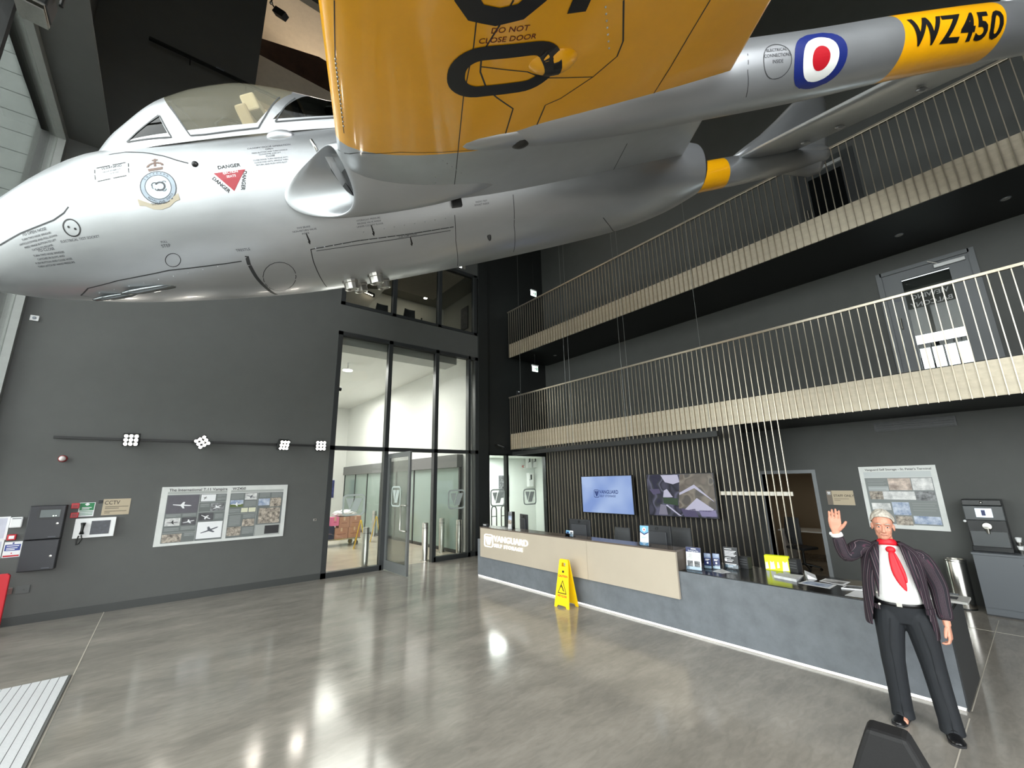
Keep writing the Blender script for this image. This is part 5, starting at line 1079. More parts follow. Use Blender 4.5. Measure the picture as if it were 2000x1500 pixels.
# right-hand wall: panel, sign, staff door, coffee point
xw = XR
def R2(x, y): return pt(x, y, 'X', xw)
qa, qb, qc, qd = R2(1679, 912), R2(1826, 908), R2(1858, 1036), R2(1697, 1031)
RY0, RY1, RZ1, RZ0 = (qa.y+qd.y)/2, (qb.y+qc.y)/2, (qa.z+qb.z)/2, (qd.z+qc.z)/2
M_PALE = mat('panel pale grey', (176, 182, 183), .5)
cellsR = [('field', .06, .93, .09, .18, mat('panel lightest field', (196, 202, 202), .5)), ('field', .06, .93, .19, .93, M_FLD2), ('text_block', .09, .35, .21, .26, M_FLD2), ('text_block', .09, .35, .27, .31, M_FLD2), ('text_block', .09, .36, .33, .40, M_PALE), ('photo', .37, .66, .20, .39, mat('photo sepia', (120, 104, 96), .5, noise=1, nscale=7, rgb2=(236, 218, 204))), ('photo', .67, .92, .20, .39, PH[1]), ('photo', .09, .27, .41, .54, PH[2]), ('photo', .27, .68, .41, .54, PH[1]), ('photo', .69, .92, .41, .55, PH[0]), ('photo', .09, .34, .60, .71, PH[1]), ('photo', .36, .58, .58, .78, PH[3]), ('text_block', .61, .92, .58, .64, M_FLD2), ('text_block', .61, .92, .65, .72, M_FLD2), ('photo', .1, .33, .78, .95, PH[3]), ('photo', .37, .58, .80, .94, PH[2]), ('photo', .60, .92, .79, .91, PH[3])]
board('white history panel with small photographs on the right wall behind the man', None, lambda u, v, d: Vector((xw-d, RY0-u, RZ1-v)), RY0-RY1, RZ1-RZ0, cellsR, [('Vanguard Self Storage - St. Peter\'s Terminal', .09, .055, .052)])
s0, s1, s2_ = R2(1613, 958), R2(1666, 958), R2(1671, 987)
t = thing('staff_only_sign', 'tan staff only sign above the raised hand', 'sign', s0); sy0, sy1, sz1, sz0 = s0.y, (s1.y+s2_.y)/2, s0.z, s2_.z
B(xw-.008, xw-.0005, sy1, sy0, sz0, sz1).build('board', M_TAN, t); B(xw-.010, xw-.008, sy0-.09, sy0, sz0, sz1).build('emblem_strip', mat('brown strip', (120, 110, 98), .5), t)
q = MB(); put2d(q, emblem(), lambda u, v: (xw-.0115, sy0-.045-u*.06, sz1-.05+v*.06)); q.build('emblem', M_PAPER, t)
q = MB(); put2d(q, text2d('STAFF ONLY', .058, align='LEFT', bold=.001), lambda u, v: (xw-.0095, sy0-.115-u, sz1-.10+v)); put2d(q, merge2d(rect(0, .24, .0, .006), rect(0, .10, -.03, -.024)), lambda u, v: (xw-.0095, sy0-.115-u, sz1-.16+v)); q.build('lettering', M_TINK, t)
fm = MB(); fw_ = .07
for y0_, y1_, z0_, z1_ in ((DY0-fw_, DY0, 0, DH+fw_), (DY1, DY1+fw_, 0, DH+fw_), (DY0, DY1, DH, DH+fw_)): fm.box(xw-.02, xw+.21, y0_, y1_, z0_, z1_)
d2 = struct(fm, 'door_2', mat('grey door lining', (124, 128, 130), .5), 'grey lining of the open staff doorway')
task_chair(Vector((11.6, pt(1560, 1030, 'X', 11.6).y, 0)), 1.2, 'black office chair inside the staff room doorway', 'staff room chair', backh=1.15)
t = thing('staff_desk', 'pale desk inside the staff room seen through the doorway', 'desk', (12.9, 3.3, 0))
B(12.5, 13.3, 2.5, 4.6, .71, .74).build('desk_top', M_WHITEP, t)
for y in (2.6, 4.5): B(12.55, 13.25, y-.02, y+.02, 0, .71).build('leg', M_WHITEP, t)
# lower balcony door
fm = MB(); z0, z1 = 3.585, 5.84
for y0_, y1_, za2, zb3 in ((VY0-.06, VY0+.02, z0, z1+.05), (VY1-.02, VY1+.06, z0, z1+.05), (VY0, VY1, z1-.02, z1+.05)): fm.box(xw-.03, xw+.1, y0_, y1_, za2, zb3)
d3 = struct(fm, 'door_3', mat('grey door paint', (98, 102, 105), .45), 'grey door to the viewing terrace on the lower balcony')
fm = MB(); gx0, gx1, gz0, gz1 = .38, 1.02, 3.88, 5.66
for y0_, y1_, za2, zb3 in ((VY0+.02, gx0, z0+.01, z1-.02), (gx1, VY1-.02, z0+.01, z1-.02), (gx0, gx1, gz1, z1-.02), (gx0, gx1, z0+.01, gz0)): fm.box(xw+.0, xw+.045, y0_, y1_, za2, zb3)
struct(fm, 'door_leaf', MATS['grey door paint'], '', d3); struct(B(xw+.02, xw+.026, gx0, gx1, gz0, gz1), 'door_pane', glass('dim glass', (200, 206, 206), .6), '', d3)
struct(B(xw-.045, xw+0, .16, .56, z1-.14, z1-.07), 'door_closer', mat('silver closer', (196, 198, 198), .3, .5), '', d3, bevel=.008)
struct(MB().tube([(xw-.03, .5, z1-.07), (xw-.05, .62, z1+.02), (xw-.01, .56, z1+.03)], .008, 6), 'closer_arm', M_CHROME, '', d3)
struct(MB().tube([(xw+.0, 1.15, 4.72), (xw-.05, 1.15, 4.72), (xw-.05, 1.15, 4.92), (xw+.0, 1.15, 4.92)], .012, 6), 'door_handle', M_CHROME, '', d3)
q = MB(); put2d(q, text2d('VIEWING', .12, bold=.002), lambda u, v: (xw+.018, (gx0+gx1)/2+u, 5.27+v)); put2d(q, text2d('BALCONY', .12, bold=.002), lambda u, v: (xw+.018, (gx0+gx1)/2+u, 5.12+v)); struct(q, 'lettering', mat('grey vinyl letters', (150, 152, 152), .5), '', d3)
struct(B(xw-.004, xw+.0, 1.08, 1.18, 5.26, 5.31), 'door_badge', M_PRINT, '', d3)
# dark upper balcony door
a_ = pt(1700, 290, 'X', xw); fm = MB(); fm.box(xw-.02, xw-.002, 1.25, 2.35, 6.66, 8.85)
d4 = struct(fm, 'door_4', mat('dark door', (40, 43, 44), .5), 'dark door on the upper balcony'); struct(B(xw-.03, xw-.02, 1.5, 2.1, 6.9, 8.5), 'door_pane', mat('dark door glass', (14, 16, 17), .1), '', d4)
struct(B(xw-.07, xw-.02, 1.45, 1.85, 8.62, 8.69), 'door_closer', MATS['silver closer'], '', d4)
struct(MB().tube([(xw-.02, 2.2, 7.6), (xw-.07, 2.2, 7.6), (xw-.07, 2.2, 7.8), (xw-.02, 2.2, 7.8)], .012, 6), 'door_handle', M_CHROME, '', d4)
# grille in the soffit wall
a_, b2 = R2(1708, 838), R2(1870, 820); t = thing('air_grille', 'long dark air grille on the wall under the lower balcony', 'grille', ((xw), (a_.y+b2.y)/2, 2.85)); 
gy1, gy0, gzt, gzb = R2(1708, 836).y, R2(1868, 822).y, R2(1780, 820).z, R2(1780, 838).z
B(xw-.02, xw-.0005, gy0, gy1, gzb, gzt).build('frame', M_FP, t)
for k in range(4): zq = gzb+(gzt-gzb)*(k+.5)/4; B(xw-.026, xw-.02, gy0+.03, gy1-.03, zq-.012, zq+.008).build('louvre', mat('grille slat', (60, 63, 63), .5), t)
# coffee point
cy0, cy1 = -1.4, .93; cxf = 9.8
t = thing('storage_cabinet', 'grey base cabinet run under the coffee machine', 'cabinet', (10.1, 0, 0))
M_CAB = mat('grey cabinet laminate', (92, 97, 102), .45)
B(cxf+.02, xw-.002, cy0, cy1, .02, .86).build('carcass', M_CAB, t); B(cxf-.01, xw-.002, cy0, cy1+.01, .86, .89).build('worktop', M_CAB, t); B(cxf+.03, cxf+.06, cy0, cy1, 0, .10).build('plinth', M_BLKC, t)
for k in range(4):
    d_ = B(cxf, cxf+.02, cy1-.58*(k+1)+.004, cy1-.58*k-.004, .12, .855).build('door', M_CAB, t); yk_ = cy1-.58*k-(.53 if k % 2 == 0 else .05)
    MB().tube([(cxf, yk_-.04, .76), (cxf-.025, yk_-.03, .76), (cxf-.025, yk_+.03, .76), (cxf, yk_+.04, .76)], .007, 6).build('handle', M_CHROME, d_)
zc0 = .89; xf = 9.98
a_, b2 = pt(1878, 978, 'X', xf), pt(1955, 974, 'X', xf); c_ = pt(1975, 1062, 'X', xf); e_ = pt(1895, 1060, 'X', xf)
my1, my0, mz1 = (a_.y+e_.y)/2, (b2.y+c_.y)/2, (a_.z+b2.z)/2
M_MACH = mat('coffee machine black', (28, 30, 32), .25); M_MACH2 = mat('coffee machine grey', (72, 76, 78), .3)
t = thing('coffee_machine', 'black coffee machine with a small lit screen on the grey cabinet', 'coffee machine', ((xf+xw)/2, (my0+my1)/2, zc0)); hh = mz1-zc0
B(xf+.10, xw-.03, my0, my1, zc0, mz1).build('body', M_MACH, t, bevel=.01)
B(xf, xf+.10, my0, my1, mz1-hh*.40, mz1-hh*.12).build('front_panel', M_MACH2, t, bevel=.01); B(xf, xf+.10, my0, my1, mz1-hh*.115, mz1).build('bean_hopper', M_MACH, t, bevel=.01)
B(xf+.06, xf+.10, my0+.01, my1-.01, zc0+hh*.1, mz1-hh*.41).build('dispensing_bay', M_MACH, t); B(xf+.0, xf+.10, my0, my1, zc0+.001, zc0+hh*.10).build('drip_tray', M_MACH, t, bevel=.008); B(xf+.03, xf+.06, my0+.02, my1-.02, zc0+hh*.1, zc0+hh*.38).build('lower_panel', M_MACH2, t)
sc2 = B(xf-.006, xf, my0+.12, my1-.13, mz1-hh*.34, mz1-hh*.17).build('screen', mat('lit screen', (206, 222, 236), .2, emit=1.0), t); yc = (my0+my1)/2
B(xf-.0085, xf-.006, yc-.022, yc+.022, mz1-hh*.31, mz1-hh*.2).build('icon', M_NAVY, sc2)
MB().lathe((xf+.06, yc, mz1-hh*.52), [(.01, -.02), (.055, -.02), (.06, 0), (.05, .02), (.01, .025)], 16, (-1, 0, 0)).cyl((xf+.03, yc, mz1-hh*.56), (xf+.03, yc, mz1-hh*.66), .03, .02).build('spout', M_CHROME, t, smooth='auto')
MB().ball((xf-.0, yc+.0, mz1-hh*.055), .02).build('badge', M_CHROME, t, smooth=True); MB().ball((xf+.03, my1+.012, mz1-hh*.43), .02).build('knob', M_WHITEP, t, smooth=True)
for k in range(3):
    y_ = my0-.07-.09*(k % 2); x_ = xf+.05+.10*(k//2); t = thing('cup_stack', ['stack of white and chrome cups right of the coffee machine, nearest it', 'stack of white cups right of the coffee machine, farther from it', 'stack of cups behind the others at the right edge'][k], 'cups', (x_, y_, zc0), 0, 'cup stacks beside the coffee machine')
    for j in range(4 if k != 1 else 3): MB().lathe((x_, y_, zc0+.001+.055*j), [(.024, 0), (.036, .055), (.033, .055), (.022, .006), (.003, .006)], 14).build('cup', M_WHITEP if (j+k) % 2 else M_CHROME, t, smooth='auto')
a_ = pt(1903, 1196, 'Z', 0); bc = Vector((10.06, 1.17, 0))
bt = pt(1882, 1104, 'Z', .74)
t = thing('waste_bin', 'tall brushed steel bin beside the grey cabinet', 'bin', bc)
MB().lathe(bc, [(.125, .004), (.13, .02), (.13, .70), (.125, .71)], 28).build('bin_body', mat('bin steel', (206, 204, 198), .22, 1, noise=.05, nscale=30, stretch=(1, 1, .03)), t, smooth='auto')
MB().lathe(bc, [(.132, .70), (.135, .72), (.128, .735), (.10, .735), (.10, .60), (.02, .60)], 28).build('bin_rim', M_CHROME, t, smooth='auto'); MB().lathe(bc, [(.133, 0), (.133, .022), (.12, .022)], 28).build('bin_base', M_BLACK, t)
# exit signs
for px_, py_, zz2, lab in ((1042, 573, 6.05+2.9, 'lit exit sign above the upper balcony, far end'), (1045, 720, 5.85, 'lit exit sign under the upper balcony, far end')):
    y_ = 9.9; a_ = pt(px_, py_, 'Y', y_); t = thing('exit_sign', lab, 'sign', a_, 0, 'exit signs')
    B(a_.x-.12, a_.x+.12, y_-.01, y_+.01, a_.z-.10, a_.z+.08).build('sign_face', mat('exit sign white', (226, 250, 240), .4, emit=1.6), t); B(a_.x-.13, a_.x+.13, y_-.03, y_+.03, a_.z+.08, a_.z+.12).build('case', M_WHITEP, t)
    q = MB(); put2d(q, merge2d(rect(-.015, .02, -.03, .02), rect(-.005, .012, .025, .042), rect(-.05, -.02, -.01, .005), rect(.02, .05, -.05, -.03), ([(.055, -.06), (.1, -.06), (.1, .05), (.055, .05)], [(0,1,2,3)])), lambda u, v: (a_.x+u, y_-.0115, a_.z+v)); q.build('running_figure', mat('exit green', (16, 120, 70), .4, emit=.4), t)
    MB().cyl((a_.x, y_, a_.z+.12), (a_.x, y_, 6.19 if py_ > 650 else CEIL), .006, n=6).build('hanger', M_BLACK, t)
# small sign plates and camera by the pier
a_ = pt(1013, 767, 'Y', YB-.07); t = thing('door_sign', 'small black and white sign plate at the far end of the lower balcony', 'sign', a_); B(a_.x-.05, a_.x+.05, YB-.08, YB-.0005, a_.z-.07, a_.z+.07).build('plate', M_BLKC, t); B(a_.x-.03, a_.x+.03, YB-.083, YB-.08, a_.z+.01, a_.z+.05).build('print', M_PAPER, t)
for px_, py_, lab in ((975, 870, 'black dome camera on the pier below the lower balcony'), (-40, 828, 'black camera housing at the left end of the back wall')):
    if px_ < 0: continue
    a_ = pt(px_, py_, 'Y', YB-.2); t = thing('security_camera', lab, 'camera', a_); MB().cyl((a_.x, YB-.0005, a_.z+.03), (a_.x, YB-.2, a_.z), .03, n=10).build('bracket', M_BLACK, t); MB().tube([(a_.x-.06, YB-.2, a_.z+.02), (a_.x+.10, YB-.32, a_.z-.06)], .05, 12).build('body', M_BLACK, t, smooth='auto'); MB().ball((a_.x+.11, YB-.33, a_.z-.065), .03).build('lens', mat('lens', (20, 22, 26), .1), t, smooth=True)
# ---------------------------------------------------------------- floor pieces
mats_ = thing('entrance_mat', 'ribbed silver grey entrance mat at the lower left corner', 'mat', (-1.5, 5.5, 0))
M_MATS = mat('ribbed mat aluminium', (222, 224, 226), .5, 0, noise=.06, nscale=60); M_MATB = mat('mat gap', (92, 94, 94), .8)
B(XL, -.585, 2.6, 7.53, .001, .006).build('mat_tray', M_MATB, mats_)
B(-.585, -.565, 2.6, 7.53, .001, .014).build('mat_edge', mat('mat edge', (120, 122, 120), .4, .4), mats_)
sl = None; xx = -.59
while xx > XL+.06:
    if sl is None: sl = o = B(-.6565, -.59, 2.62, 7.52, .006, .013).build('mat_strip', M_MATS, mats_)
    else: o = sl.copy(); COL.objects.link(o)
    o.location.x = xx+.59 if o is sl else xx+.59; xx -= .0725
M_SIGN = mat('warning yellow plastic', (246, 206, 12), .35)
def wet_sign(base, yaw, label, hgt=.66, group='wet floor signs', w=.27, spread=.17):
    t = thing('wet_floor_sign', label, 'sign', base, yaw, group); k = dict(local=True)
    for sg in (1, -1):
        def F(u, v, d): 
            y = sg*(spread*(1-v/hgt)+.012)+d*sg; return Vector((u, y, v))
        out = [(-w/2, 0), (-w/2+.055, 0), (-w/2+.08, .035), (w/2-.08, .035), (w/2-.055, 0), (w/2, 0), (w*.30, hgt-.03), (w*.26, hgt), (-w*.26, hgt), (-w*.30, hgt-.03)]
        mb = MB(); top = hgt-.115
        uw = lambda v: w/2-(w/2-w*.30)*v/(hgt-.03)
        mb.prism(out[:6]+[(uw(top), top), (-uw(top), top)], F, -.008, .008)
        for a1, b1, a2, b2 in ((-uw(top), top, -.045, hgt-.055), (.045, top, uw(top), hgt-.055)):
            mb.prism([(a1, b1), (a2, b1), (a2 if a2 < 0 else uw(b2), b2), (a1 if a1 > 0 else -uw(b2), b2)], F, -.008, .008)
        mb.prism([(-uw(hgt-.055), hgt-.055), (uw(hgt-.055), hgt-.055), (w*.30, hgt-.03), (w*.26, hgt), (-w*.26, hgt), (-w*.30, hgt-.03)], F, -.008, .008)
        p = mb.build('sign_leaf', M_SIGN, t, **k)
        q = MB(); G = lambda u, v: F(-u*sg if sg > 0 else u, v, .0095); T0 = hgt*.42
        ks = hgt/.56; KS = lambda g: ([(u*ks, T0+(v-T0)*ks) for u, v in g[0]], g[1]); tri_ = frame2d([(-.075, T0-.075), (.075, T0-.075), (0, T0+.085)], [(-.060, T0-.065), (.060, T0-.065), (0, T0+.064)])
        manf = merge2d(*[(pp, [tuple(range(len(pp)))]) for pp in ([(-.03, T0+.018), (-.018, T0+.03), (.02, T0-.02), (.01, T0-.028)], [(-.03, T0-.02), (-.022, T0-.012), (.0, T0+.008), (-.004, T0-.002)], [(.0, T0-.03), (.03, T0-.048), (.034, T0-.040), (.012, T0-.02)], [(-.035, T0+.0), (-.012, T0+.022), (-.014, T0+.012), (-.03, T0-.008)])])
        put2d(q, merge2d(KS(tri_), KS(manf), rect(-.022, .022, hgt*.72, hgt*.765)), G); q.build('pictogram', M_INK, p, **k)
        q = MB(); put2d(q, shift2d(text2d('CAUTION', .046, bold=.002), 0, hgt*.645), G); put2d(q, shift2d(text2d('WET FLOOR', .044, bold=.002, sx=.84), 0, hgt*.235), G); q.build('lettering', mat('warning red print', (206, 62, 30), .5), p, **k)
    MB().cyl((-w*.2, 0, hgt-.012), (w*.2, 0, hgt-.012), .01, n=8).build('hinge', M_SIGN, t, **k)
    return t
wsx = (pt(1085, 1186, 'Z', 0)+pt(1112, 1190, 'Z', 0))/2
wet_sign(Vector((5.585, 5.525, 0)), PI/2+.05, 'yellow wet floor sign standing open in front of the reception desk', hgt=.75, w=.33, spread=.105)
# black upholstered stool back in the near right corner
stl = thing('lounge_chair', 'black upholstered chair back poking into the lower right corner', 'chair', (2.2, .15, 0))
M_UPH = mat('black upholstery', (15, 15, 16), .75, noise=.1, nscale=40, bump=.1, bscale=200)
def stp(x, y, z): return pt(x, y, 'Z', z)
zs = .92; P1, P2, P3, P4 = stp(1697, 1400, zs), stp(1775, 1423, zs), stp(1812, 1500, zs), stp(1620, 1500, zs)
ctr = (P1+P2)/2; e = (P2-P1).normalized(); n2 = Vector((-e.y, e.x, 0)); n2 = n2 if (CAMP-ctr).dot(n2) > 0 else -n2
mb = MB(); wb2 = (P2-P1).length/2
q = [[ctr+e*(u*(wb2+gr))+n2*(d+gr2)+Vector((0, 0, z-zs)) for u, d in ((-1, -.0), (1, -.0), (1, .13), (-1, .13))] for z, gr, gr2 in ((.40, .16, .0), (.62, .12, .0), (.80, .05, .0), (zs-.03, .012, .0), (zs, .0, .0))]
mb.ring(q); o = mb.build('backrest', M_UPH, stl, bevel=.02)
mb = MB(); mb.obox(ctr+n2*.36+Vector((0, 0, .36-zs)), e, n2, (0, 0, 1), wb2+.2, .26, .09); mb.build('seat', M_UPH, stl, bevel=.03)
for u in (-1, 1):
    for d in (.12, .56): p = ctr+e*(u*(wb2+.1))+n2*d; MB().cyl((p.x, p.y, 0), (p.x, p.y, .28), .02, n=10).build('leg', M_BLACK, stl)
# ---------------------------------------------------------------- loading bay things
def bollard(px_, py_, top_py, label):
    b = pt(px_, py_, 'Z', 0); d = (b-CAMP); r = .085; c = b+Vector((d.x, d.y, 0)).normalized()*r
    c.y = max(c.y, YB+.3); tz = 1.0
    t = thing('bollard', label, 'bollard', (c.x, c.y, 0), 0, 'steel bollards in the loading bay')
    MB().lathe((c.x, c.y, 0), [(r, .012), (r, tz-.02), (r-.012, tz), (.01, tz)], 24).build('post', M_CHROME, t, smooth='auto')
    MB().lathe((c.x, c.y, 0), [(r+.05, 0), (r+.05, .012), (r, .014)], 24).build('base_plate', M_CHROME, t, smooth='auto')
    for k in range(3): a2 = k*2.1; MB().ball((c.x+(r+.03)*math.cos(a2), c.y+(r+.03)*math.sin(a2), .014), .012, n=8, m=4).build('bolt', M_CHROME, t)
    MB().lathe((c.x, c.y, tz-.14), [(r+.002, -.004), (r+.002, .004)], 24).build('groove', M_BLACK, t)
bollard(711, 1112, 0, 'steel bollard behind the leftmost pane of the entrance screen')
bollard(829, 1096, 0, 'steel bollard seen through the open entrance doorway')
bollard(862, 1079, 0, 'steel bollard farther back behind the right pane, left one')
bollard(896, 1086, 0, 'steel bollard nearest the right frame of the entrance screen')
bollard(729, 1048, 0, 'steel bollard far back in the bay beside the yellow sign')
# trolley with boxes
tb_ = pt(660, 1068, 'Z', 0); tx, ty = tb_.x, tb_.y+.35
t = thing('platform_trolley', 'platform trolley loaded with boxes behind the leftmost pane', 'trolley', (tx, ty, 0))
B(tx-.75, tx+.75, ty-.4, ty+.4, .22, .26).build('platform', M_CHROME, t, bevel=.006)
for sx_ in (-.62, .62):
    for sy_ in (-.3, .3): MB().cyl((tx+sx_, ty+sy_-.02, .08), (tx+sx_, ty+sy_+.02, .08), .08, n=14).box(tx+sx_-.03, tx+sx_+.03, ty+sy_-.03, ty+sy_+.03, .10, .22).build('wheel', M_PRINT, t)
MB().tube([(tx-.72, ty-.34, .26), (tx-.74, ty-.34, .95), (tx-.74, ty-.25, 1.05), (tx-.74, ty+.25, 1.05), (tx-.74, ty+.34, .95), (tx-.72, ty+.34, .26)], .018, 8).build('handle', mat('trolley blue', (46, 58, 96), .4), t, smooth=True)
M_CARD = mat('brown cardboard', (178, 132, 110), .8, noise=.06); M_PINK = mat('pink card', (226, 120, 158), .7)
def carton(x0, x1, y0_, y1_, z0_, z1_, m, label):
    t = thing('carton', label, 'box', ((x0+x1)/2, (y0_+y1_)/2, z0_), 0, 'boxes on the trolley'); B(x0, x1, y0_, y1_, z0_, z1_).build('box_body', m, t, bevel=.005)
    xm_ = (x0+x1)/2; B(xm_-.03, xm_+.03, y0_-.002, y0_, z1_-.12, z1_+.002).build('tape', mat('clear tape', (206, 176, 150), .3), t); B(x0+.08, x1-.08, y0_-.0025, y0_-.0005, z0_+(z1_-z0_)*.4, z0_+(z1_-z0_)*.44).build('print', mat('box print', (120, 70, 60), .7), t)
by0 = ty-.38
carton(tx-.15, tx+.30, by0, by0+.4, .262, .62, M_CARD, 'brown carton on the trolley, bottom left of the brown stack'); carton(tx+.31, tx+.74, by0, by0+.4, .262, .62, M_CARD, 'brown carton on the trolley, bottom right of the brown stack')
carton(tx-.02, tx+.33, by0, by0+.4, .622, .98, M_CARD, 'brown carton on the trolley, top left beside the pink box'); carton(tx+.34, tx+.74, by0, by0+.4, .622, .98, M_CARD, 'brown carton on the trolley, top right of the brown stack')
carton(tx-.29, tx-.03, by0-.0, by0+.3, .70, .99, M_PINK, 'bright pink box on the trolley'); 
carton(tx-.62, tx-.17, by0, by0+.5, .262, .69, mat('navy fabric', (40, 44, 66), .7, noise=.3, nscale=10), 'dark navy box on the trolley below the pink box')
t = thing('plastic_bag', 'crumpled white plastic bag on top of the brown cartons', 'bag', (tx+.2, by0+.2, .98)); random.seed(3)
mb = MB(); mb.ball((tx+.2, by0+.2, 1.09), .42, .2, .11, n=22, m=12)
for v in mb.v: v += Vector((random.uniform(-.03, .03), random.uniform(-.03, .03), random.uniform(-.03, .03) if v.z > 1.02 else 0)); v.z = max(v.z, .982)
mb.build('bag_body', mat('white plastic film', (232, 234, 236), .25), t); MB().ball((tx+.52, by0+.18, 1.24), .09, .08, .11).build('dark_bundle', M_INK, t, smooth=True)
for px_, py_, lab in ((702, 1071, 'yellow wet floor sign beside the trolley in the bay'), (733, 1058, 'yellow wet floor sign by the far bollard in the bay')):
    b = pt(px_, py_, 'Z', 0); wet_sign(Vector((b.x, b.y, 0)), 1.1, lab, hgt=.9, w=.30)
# sliding door unit on the right of the bay
t = thing('sliding_door_unit', 'glazed sliding door unit with a grey header in the loading bay', 'door', (bx1, 14, 0)); 
sy0_, sy1_ = YB+.6, by1-.4
B(bx1-.22, bx1-.002, sy0_, sy1_, 2.55, 2.95).build('header', mat('door header grey', (104, 106, 106), .5), t)
n_ = 7
for k in range(n_+1): y = sy0_+(sy1_-sy0_)*k/n_; B(bx1-.14, bx1-.08, y-.035, y+.035, 0, 2.55).build('stile', M_FRAME, t)
for k in range(n_): ya2, yb3 = sy0_+(sy1_-sy0_)*k/n_+.035, sy0_+(sy1_-sy0_)*(k+1)/n_-.035; B(bx1-.115, bx1-.105, ya2, yb3, .1, 2.55).build('pane', mat('grey green door glass', (140, 158, 152), .12), t); B(bx1-.13, bx1-.09, ya2, yb3, 0, .1).build('bottom_rail', M_FRAME, t)
for k, (dx_, y, m_) in enumerate(((.5, 14.2, 0), (.5, 15.8, 1))):
    pass
# bay pictures, camera, lamps
for px0, py0_, px1, py1_, yy, m_, lab in ((638, 938, 651, 972, by1-.01, mat('photo navy', (66, 72, 120), .5, noise=.5, nscale=4), 'blue picture on the far white wall of the loading bay'),):
    a_, b2 = pt(px0, py0_, 'Y', yy), pt(px1, py1_, 'Y', yy); t = thing('wall_picture', lab, 'picture', a_); B(a_.x, b2.x, yy-.03, yy, b2.z, a_.z).build('print', m_, t); B(a_.x-.02, b2.x+.02, yy-.02, yy+.005, b2.z-.02, a_.z+.02).build('frame', M_WHITEP, t)
t = thing('bay_camera', 'small white security camera above the sliding door header', 'camera', (bx1-.3, by1-.3, 3.2)); a_ = pt(683, 903, 'Y', by1-.15)
MB().lathe((a_.x, by1-.002, a_.z), [(.05, 0), (.05, .06), (.07, .08), (.07, .18), (.02, .2)], 14, (0, -1, 0)).build('case', M_WHITEP, t, smooth='auto'); MB().ball((a_.x, by1-.2, a_.z), .05).build('lens', M_INK, t, smooth=True)
for px_, py_, lab in ((679, 723, 'lit ceiling lamp in the loading bay seen through the upper left pane'),):
    a_ = pt(px_, py_, 'Z', cz-.25); t = thing('bay_lamp', lab, 'lamp', a_); MB().lathe(a_, [(.01, .25), (.02, .25), (.02, .06), (.13, .03), (.17, 0), (.01, -.01)], 18).build('shade', M_WHITEP, t, smooth='auto'); MB().lathe(a_, [(.15, -.012), (.15, -.02), (.01, -.02)], 18).build('bulb', mat('lamp lit', (255, 250, 240), .3, emit=7), t)
a_ = pt(661, 760, 'Y', YB+.5); t = thing('projector', 'dark lamp head hanging just inside the upper left pane', 'lamp', a_); MB().tube([(a_.x-.35, a_.y, a_.z+.03), (a_.x+.07, a_.y, a_.z)], .05, 12).build('case', M_INK, t, smooth='auto'); MB().cyl((a_.x-.2, a_.y, a_.z), (a_.x-.2, a_.y, cz), .012, n=8).build('stem', M_BLACK, t)
task_chair(Vector((tx-.75, ty+.9, 0)), .6, 'black office chair behind the trolley', 'bay chair', backh=1.25)
# office things behind the reception: hoop trolleys, meter boxes, picture
for k, (px_, lab) in enumerate(((965, 'black hoop handled trolley in the office, left of the frame'), (984, 'black hoop handled trolley in the office, behind the frame'))):
    a_ = pt(px_, 1010, 'Y', YB+1.0); t = thing('hoop_trolley', lab, 'trolley', (a_.x, YB+1.0, 0), 0, 'hoop trolleys'); x0, x1 = a_.x-.105, a_.x+.105; zt2 = 1.27
    pth = [(x0, YB+1, .15), (x0, YB+1, zt2-.12), (x0+.02, YB+1, zt2-.03), (x0+.07, YB+1, zt2), (x1-.07, YB+1, zt2), (x1-.03, YB+1, zt2-.03), (x1, YB+1, zt2-.12), (x1, YB+1, .15)]
    MB().tube(pth, .018, 8).build('hoop', M_BLACK, t, smooth=True)
    for z in (.95, .6): MB().cyl((x0, YB+1, z), (x1, YB+1, z), .012, n=8).build('cross_bar', M_BLACK, t)
    B(x0, x1, YB+.98, YB+1.7, .12, .16).build('deck', M_BLACK, t)
    for xw_ in (x0+.03, x1-.03): MB().cyl((xw_-.02, YB+1.1, .06), (xw_+.02, YB+1.1, .06), .06, n=12).build('wheel', M_INK, t)
for px_, py_, s_, lab in ((1030, 903, 1.0, 'white meter box high on the office wall, left of the upper pair'), (1041, 902, 1.0, 'white meter box high on the office wall, right of the upper pair'), (1033, 937, 1.15, 'white meter box on the office wall beneath the upper pair')):
    yy = 13.6; a_ = pt(px_, py_, 'Y', yy); t = thing('meter_box', lab, 'box', a_, 0, 'meter boxes in the office')
    B(a_.x-.11*s_, a_.x+.11*s_, yy-.16, yy-.0005, a_.z-.24*s_, a_.z+.24*s_).build('case', M_WHITEP, t, bevel=.01); B(a_.x-.04*s_, a_.x+.03*s_, yy-.165, yy-.16, a_.z+.0, a_.z+.18*s_).build('window', M_INK, t); MB().lathe((a_.x-.08*s_, yy-.16, a_.z-.0), [(.016, 0), (.016, .02), (.004, .022)], 10, (0, -1, 0)).build('knob', M_INK, t)
a_, b2 = pt(975, 930, 'Y', 13.59), pt(990, 970, 'Y', 13.59); t = thing('wall_picture', 'grey photograph on the office wall behind the frosted emblem', 'picture', a_); B(a_.x, b2.x+.1, 13.57, 13.5995, b2.z, a_.z).build('print', M_PHOTO[0], t); B(a_.x-.02, b2.x+.12, 13.58, 13.5998, b2.z-.02, a_.z+.02).build('frame', M_PRINT, t)
